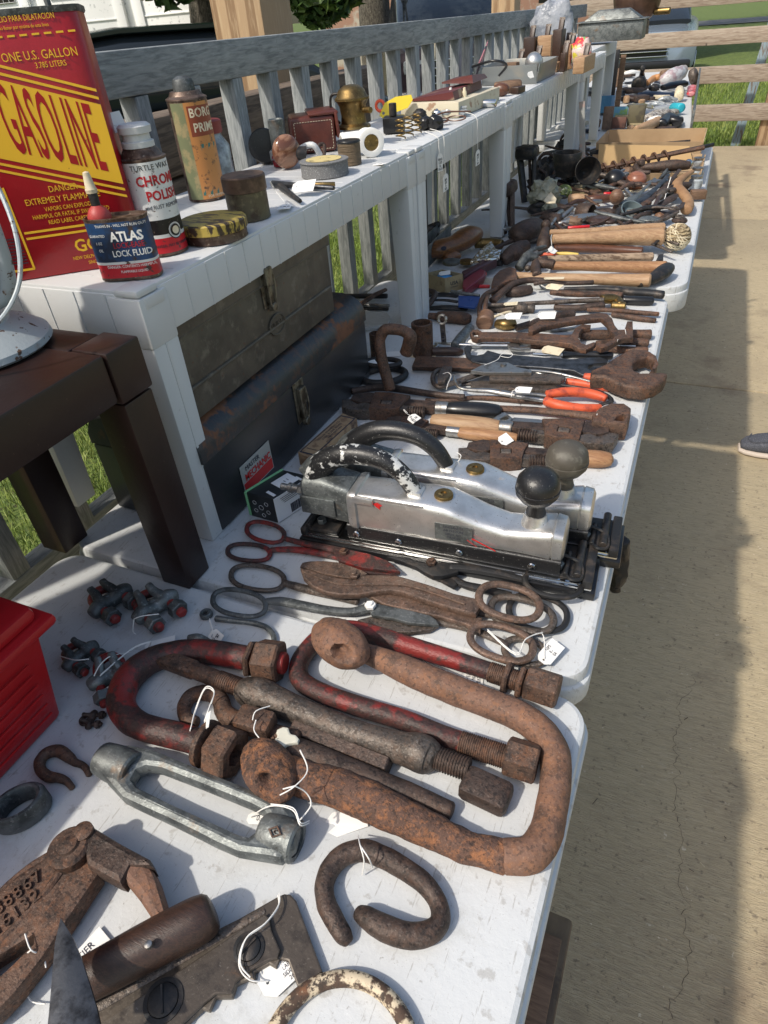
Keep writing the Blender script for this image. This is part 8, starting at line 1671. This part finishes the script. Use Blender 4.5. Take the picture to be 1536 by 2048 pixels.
# straw and leaf bits on the concrete
STR = mat('dry_straw', (.55, .47, .30), .8); LF = mat('dry_brown_leaf', (.10, .065, .04), .9)
lt = M(); lt2 = M(); random.seed(5)
for _ in range(130):
    x = u(.02, 1.1); y = u(.5, 6.5); a = u(0, 6.28); l = u(.004, .018)
    m = beam((x, y, GZ + .002), (x + math.cos(a) * l, y + math.sin(a) * l, GZ + .002 + u(0, .001)), .0012, .001, 0)
    (lt if random.random() < .35 else lt2).add(m)
o = mkobj('debris', lt, STR, flat=True); meta(o, 'scattered straw bits lying over the concrete floor', 'debris', kind='stuff')
o = mkobj('debris', lt2, LF, flat=True); meta(o, 'scattered dark leaf crumbs lying over the concrete floor', 'debris', kind='stuff')

# ================================================================ BEYOND THE RAILING
def hitg(px, py, d): r = CAMROT @ V((px - 768, -(py - 1024), -1300.0)); r.z = r.z; return CAMPOS + r.normalized() * d
WHB = mat('white_painted_boards', (.84, .85, .84), .6, 0, [dict(c=(.42, .44, .44), s=16, lo=.60, hi=.7)], [])
gd = 9.5; gl_ = hitg(60, 60, gd); gr2 = hitg(400, 60, gd); dv = (gr2 - gl_); dv.z = 0; dl = dv.length * 1.25; dv = Matrix.Rotation(R(-24), 3, 'Z') @ dv; dv.normalize(); nv = V((dv.y, -dv.x, 0))
def gb2(u0, u1, z0_, z1_, t, off): 
    c = gl_ + dv * ((u0 + u1) / 2) + nv * off; return box((c.x, c.y, (z0_ + z1_) / 2), (u1 - u0, t, z1_ - z0_), rz=math.atan2(dv.y, dv.x), bev=.002)
gp = [('wall', gb2(-3.4, dl + .05, -.86, 3.2, .1, -.06), WHB)]
for k in range(-2, 3):
    u0 = k * 1.02 + .2
    if u0 + .9 > dl: continue
    gp.append(('door', J(gb2(u0, u0 + .92, -.8, 1.5, .03, .015), gb2(u0, u0 + .1, -.8, 1.5, .02, .04), gb2(u0 + .82, u0 + .92, -.8, 1.5, .02, .04), *[gb2(u0 + .1, u0 + .82, -.8 + j * .14, -.8 + j * .14 + .012, .014, .034) for j in range(1, 12)]), WHB,
               [('window', gb2(u0 + .14, u0 + .78, .96, 1.40, .01, .036), BLKM, ), ('window_grille', J(*[gb2(u0 + .14 + j * .064, u0 + .146 + j * .064, .96, 1.40, .008, .045) for j in range(11)], *[gb2(u0 + .14, u0 + .78, .96 + j * .064, .966 + j * .064, .008, .046) for j in range(7)]), WHT)]))
thing('garage', 'white board-sided garage with gridded windows at the top left', 'garage', gp)
# trees
BARK = mat('rough_grey_bark', (.13, .115, .09), .95, 0, [dict(c=(.05, .042, .034), s=14, lo=.45, hi=.6, st=(4, 4, 1)), dict(c=(.22, .2, .16), s=40, lo=.55, hi=.68)], [(24, .02, (4, 4, 1))])
LEAF = mat('green_tree_leaves', (.075, .14, .030), .5, 0, [dict(c=(.03, .065, .016), s=3, lo=.4, hi=.6), dict(c=(.14, .21, .05), s=9, lo=.5, hi=.64)], [], world=True)
def crown(centres, n, size, seed=1):
    rnd = random.Random(seed); m = M()
    for c, r_, frac in centres:
        for _ in range(int(n * frac)):
            d_ = V((rnd.gauss(0, 1), rnd.gauss(0, 1), rnd.gauss(0, 1))).normalized() * r_ * rnd.random() ** .45
            p = c + V((d_.x, d_.y, d_.z * .8)); a = V((rnd.gauss(0, 1), rnd.gauss(0, 1), rnd.gauss(0, .6))).normalized() * size * rnd.uniform(.6, 1.3); b = a.cross(V((rnd.gauss(0, 1), rnd.gauss(0, 1), rnd.gauss(0, 1)))).normalized() * size * .42
            i = len(m.v); m.v += [p - a, p + b - a * .1, p + a, p - b - a * .1]; m.f.append((i, i + 1, i + 2, i + 3))
    m.m = [0] * len(m.f); return m
def tree(base_, h, r_, cen, label, n=7000, size=.06, seed=1):
    tr_ = sweep([(base_.x, base_.y, -.9, r_ * 1.5), (base_.x + .02, base_.y, -.5, r_ * 1.1), (base_.x, base_.y, .6, r_), (base_.x + .1, base_.y + .1, h, r_ * .7)], 20, sm=6)
    for c, rr, f in cen[:6]: tr_.add(sweep([(base_.x + .08, base_.y + .08, h * .8, r_ * .4), (*((c + V((base_.x, base_.y, h))) / 2), r_ * .22), (*c, r_ * .07)], 8, sm=4))
    return thing('tree', label, 'tree', [('trunk', rough(tr_, .02, 6), BARK), ('crown', crown(cen, n, size, seed), LEAF)])
tb0 = hitg(410, 20, 8.2)
tree(V((tb0.x, tb0.y, 0)), 2.6, .16, [(hitg(340, -10, 7.0) + V((0, 0, .10)), .22, .08), (hitg(280, -260, 7.4), 1.0, .46), (hitg(500, -300, 7.4), .9, .46)], 'tree with rough dark trunk left of the square pine post', 5000, .07, 2)
tb1 = hitg(745, -30, 15)
tree(V((tb1.x, tb1.y, 0)), 3.2, .28, [(hitg(640, -10, 6.5), .26, .10), (hitg(600, -60, 6.5), .30, .12), (hitg(690, -40, 6.6), .22, .06), (hitg(640, -330, 9), 1.5, .4), (hitg(820, -360, 11), 1.7, .32)], 'large tree with leafy branch hanging down right of the square pine post', 9000, .06, 3)
random.seed(11)
for i, (px, d_, s_, lab) in enumerate(((-500, 14, 2.2, 'broad green tree far beyond the left of the porch'), (980, 30, 4.0, 'green tree far behind the dark pickup'), (1350, 34, 4.5, 'large tree in the distance behind the blue car'), (1700, 30, 4.2, 'green tree beyond the right of the porch fence'))):
    b_ = hitg(px, -60, d_); tree(V((b_.x, b_.y, 0)), 3.0, .25, [(V((b_.x + u(-1, 1) * s_ * .5, b_.y + u(-1, 1) * s_ * .4, 3.4 + u(-.5, 1.6) * s_ * .5)), s_ * .62, .2) for _ in range(5)], lab, 2600, .2, 20 + i)
bb0 = hitg(600, -30, 17)
BRK = mat('reddish_brick_house', (.30, .17, .12), .8, 0, [dict(c=(.40, .36, .30), s=2, lo=.5, hi=.6, k='noise')])
thing('house', 'far reddish low house across the lawn behind the leafy branch', 'house', [('wall', box((bb0.x + 2.5, bb0.y + 6, .8), (9, 3, 3.4), bev=.02), BRK), ('roof', hexa([(bb0.x - 2.4, bb0.y + 4.2, 2.5), (bb0.x + 7.4, bb0.y + 4.2, 2.5), (bb0.x + 7.4, bb0.y + 7.8, 2.5), (bb0.x - 2.4, bb0.y + 7.8, 2.5), (bb0.x - 2.2, bb0.y + 5.9, 3.7), (bb0.x + 7.2, bb0.y + 5.9, 3.7), (bb0.x + 7.2, bb0.y + 6.1, 3.7), (bb0.x - 2.2, bb0.y + 6.1, 3.7)]), GUN), ('window', box((bb0.x + 1.0, bb0.y + 4.48, .9), (1.1, .06, 1.1), bev=.01), BLK), ('window', box((bb0.x + 4.4, bb0.y + 4.48, .9), (1.1, .06, 1.1), bev=.01), BLK)])
# cars
CGL = mat('dark_car_glass', (.02, .025, .03), .06, 0, [], [], rn=0); TYR = mat('tyre_rubber', (.02, .02, .02), .9, 0)
def car(o, yaw, paint, label, L=4.6, W_=1.8, H_=1.45, pick=False, sc=1.0):
    T = Matrix.Translation(o) @ Matrix.Rotation(yaw, 4, 'Z') @ Matrix.Scale(sc, 4); ps = []
    bod = loft([(-L / 2, -W_ * .40, W_ * .40, .35, .70, 4), (-L / 2 + .12, -W_ / 2, W_ / 2, .25, .85, 5), (-L * .22, -W_ / 2, W_ / 2, .22, .95, 6), (L * .2, -W_ / 2, W_ / 2, .22, .98, 6), (L / 2 - .5, -W_ / 2, W_ / 2, .22, .95, 6), (L / 2 - .08, -W_ * .48, W_ * .48, .25, .85, 5), (L / 2, -W_ * .42, W_ * .42, .35, .7, 4)], 36)
    cab = loft([(-L * .30, -W_ * .42, W_ * .42, .90, .98, 5), (-L * .17, -W_ * .40, W_ * .40, .90, H_ - .06, 5), (-L * .02, -W_ * .39, W_ * .39, .90, H_, 5), (L * (.12 if pick else .22), -W_ * .39, W_ * .39, .90, H_ - .03, 5), (L * (.18 if pick else .38), -W_ * .42, W_ * .42, .90, 1.0, 5)], 36)
    roof = loft([(-L * .165, -W_ * .385, W_ * .385, H_ - .07, H_ - .035, 5), (-L * .02, -W_ * .38, W_ * .38, H_ - .04, H_ + .02, 5), (L * (.12 if pick else .22), -W_ * .38, W_ * .38, H_ - .06, H_ - .01, 5)], 36)
    def a(n_, m, mt, sub=None): ps.append((n_, m.xf(T), mt, [(x, y.xf(T), z) for x, y, z in sub] if sub else None))
    a('body', bod, paint); a('window_glass', cab, CGL); a('roof', roof, paint)
    for sx in (-1, 1):
        for sy in (-1, 1):
            a('wheel', lathe([(.10, -.10), (.30, -.10), (.33, -.07), (.33, .07), (.30, .10), (.10, .10)], (sx * L * .32, sy * (W_ / 2 - .09), .33), V((0, 1, 0)), 26), TYR, [('rim', lathe([(.02, -.12), (.19, -.112), (.2, -.09), (.2, .09), (.19, .112), (.02, .12)], (sx * L * .32, sy * (W_ / 2 - .09), .33), V((0, 1, 0)), 20), ALU)])
    for sy in (-1, 1): a('headlight', box((-L / 2 + .05, sy * W_ * .34, .68), (.06, .3, .13), bev=.02), GLS)
    a('grille', J(box((-L / 2 - .005, 0, .62), (.05, W_ * .52, .22), bev=.01)), BLK, [('chrome_bar', box((-L / 2 - .03, 0, .62 + dz), (.02, W_ * .54, .018), bev=.004), CHROME) for dz in (-.10, -.03, .04, .11)])
    a('bumper', box((-L / 2 - .03, 0, .38), (.12, W_ * .94, .16), bev=.03), ALU if pick else BLK)
    ps2 = [p if p[-1] is not None else p[:-1] for p in ps]
    return thing('parked_car', label, 'car', ps2, 'cars parked beyond the porch')
def cpaint(n_, c_): return mat(n_, c_, .25, .3, [], [], coat=.6, rn=0)
c = hitg(888, 40, 13.6); car(V((c.x, c.y, -.86)), math.atan2(c.y, c.x) + .12, cpaint('dark_maroon_car_paint', (.05, .035, .045)), 'dark maroon parked truck seen over the railing before the far post', 4.9, 1.75, 1.45, True, 1.22)
c = hitg(240, 85, 7.0); car(V((c.x, c.y, -.86)), R(50), cpaint('black_green_car_paint', (.012, .02, .018)), 'blackish green car whose bonnet shows over the railing beside the gasoline can', 4.5, 1.7, 1.50)
car(V((-1.62, 16.2, -.86)), R(93), cpaint('pale_blue_car_paint', (.24, .30, .36)), 'pale silver-blue parked car right behind the wooden rail fence', 4.4, 1.9, 1.30)
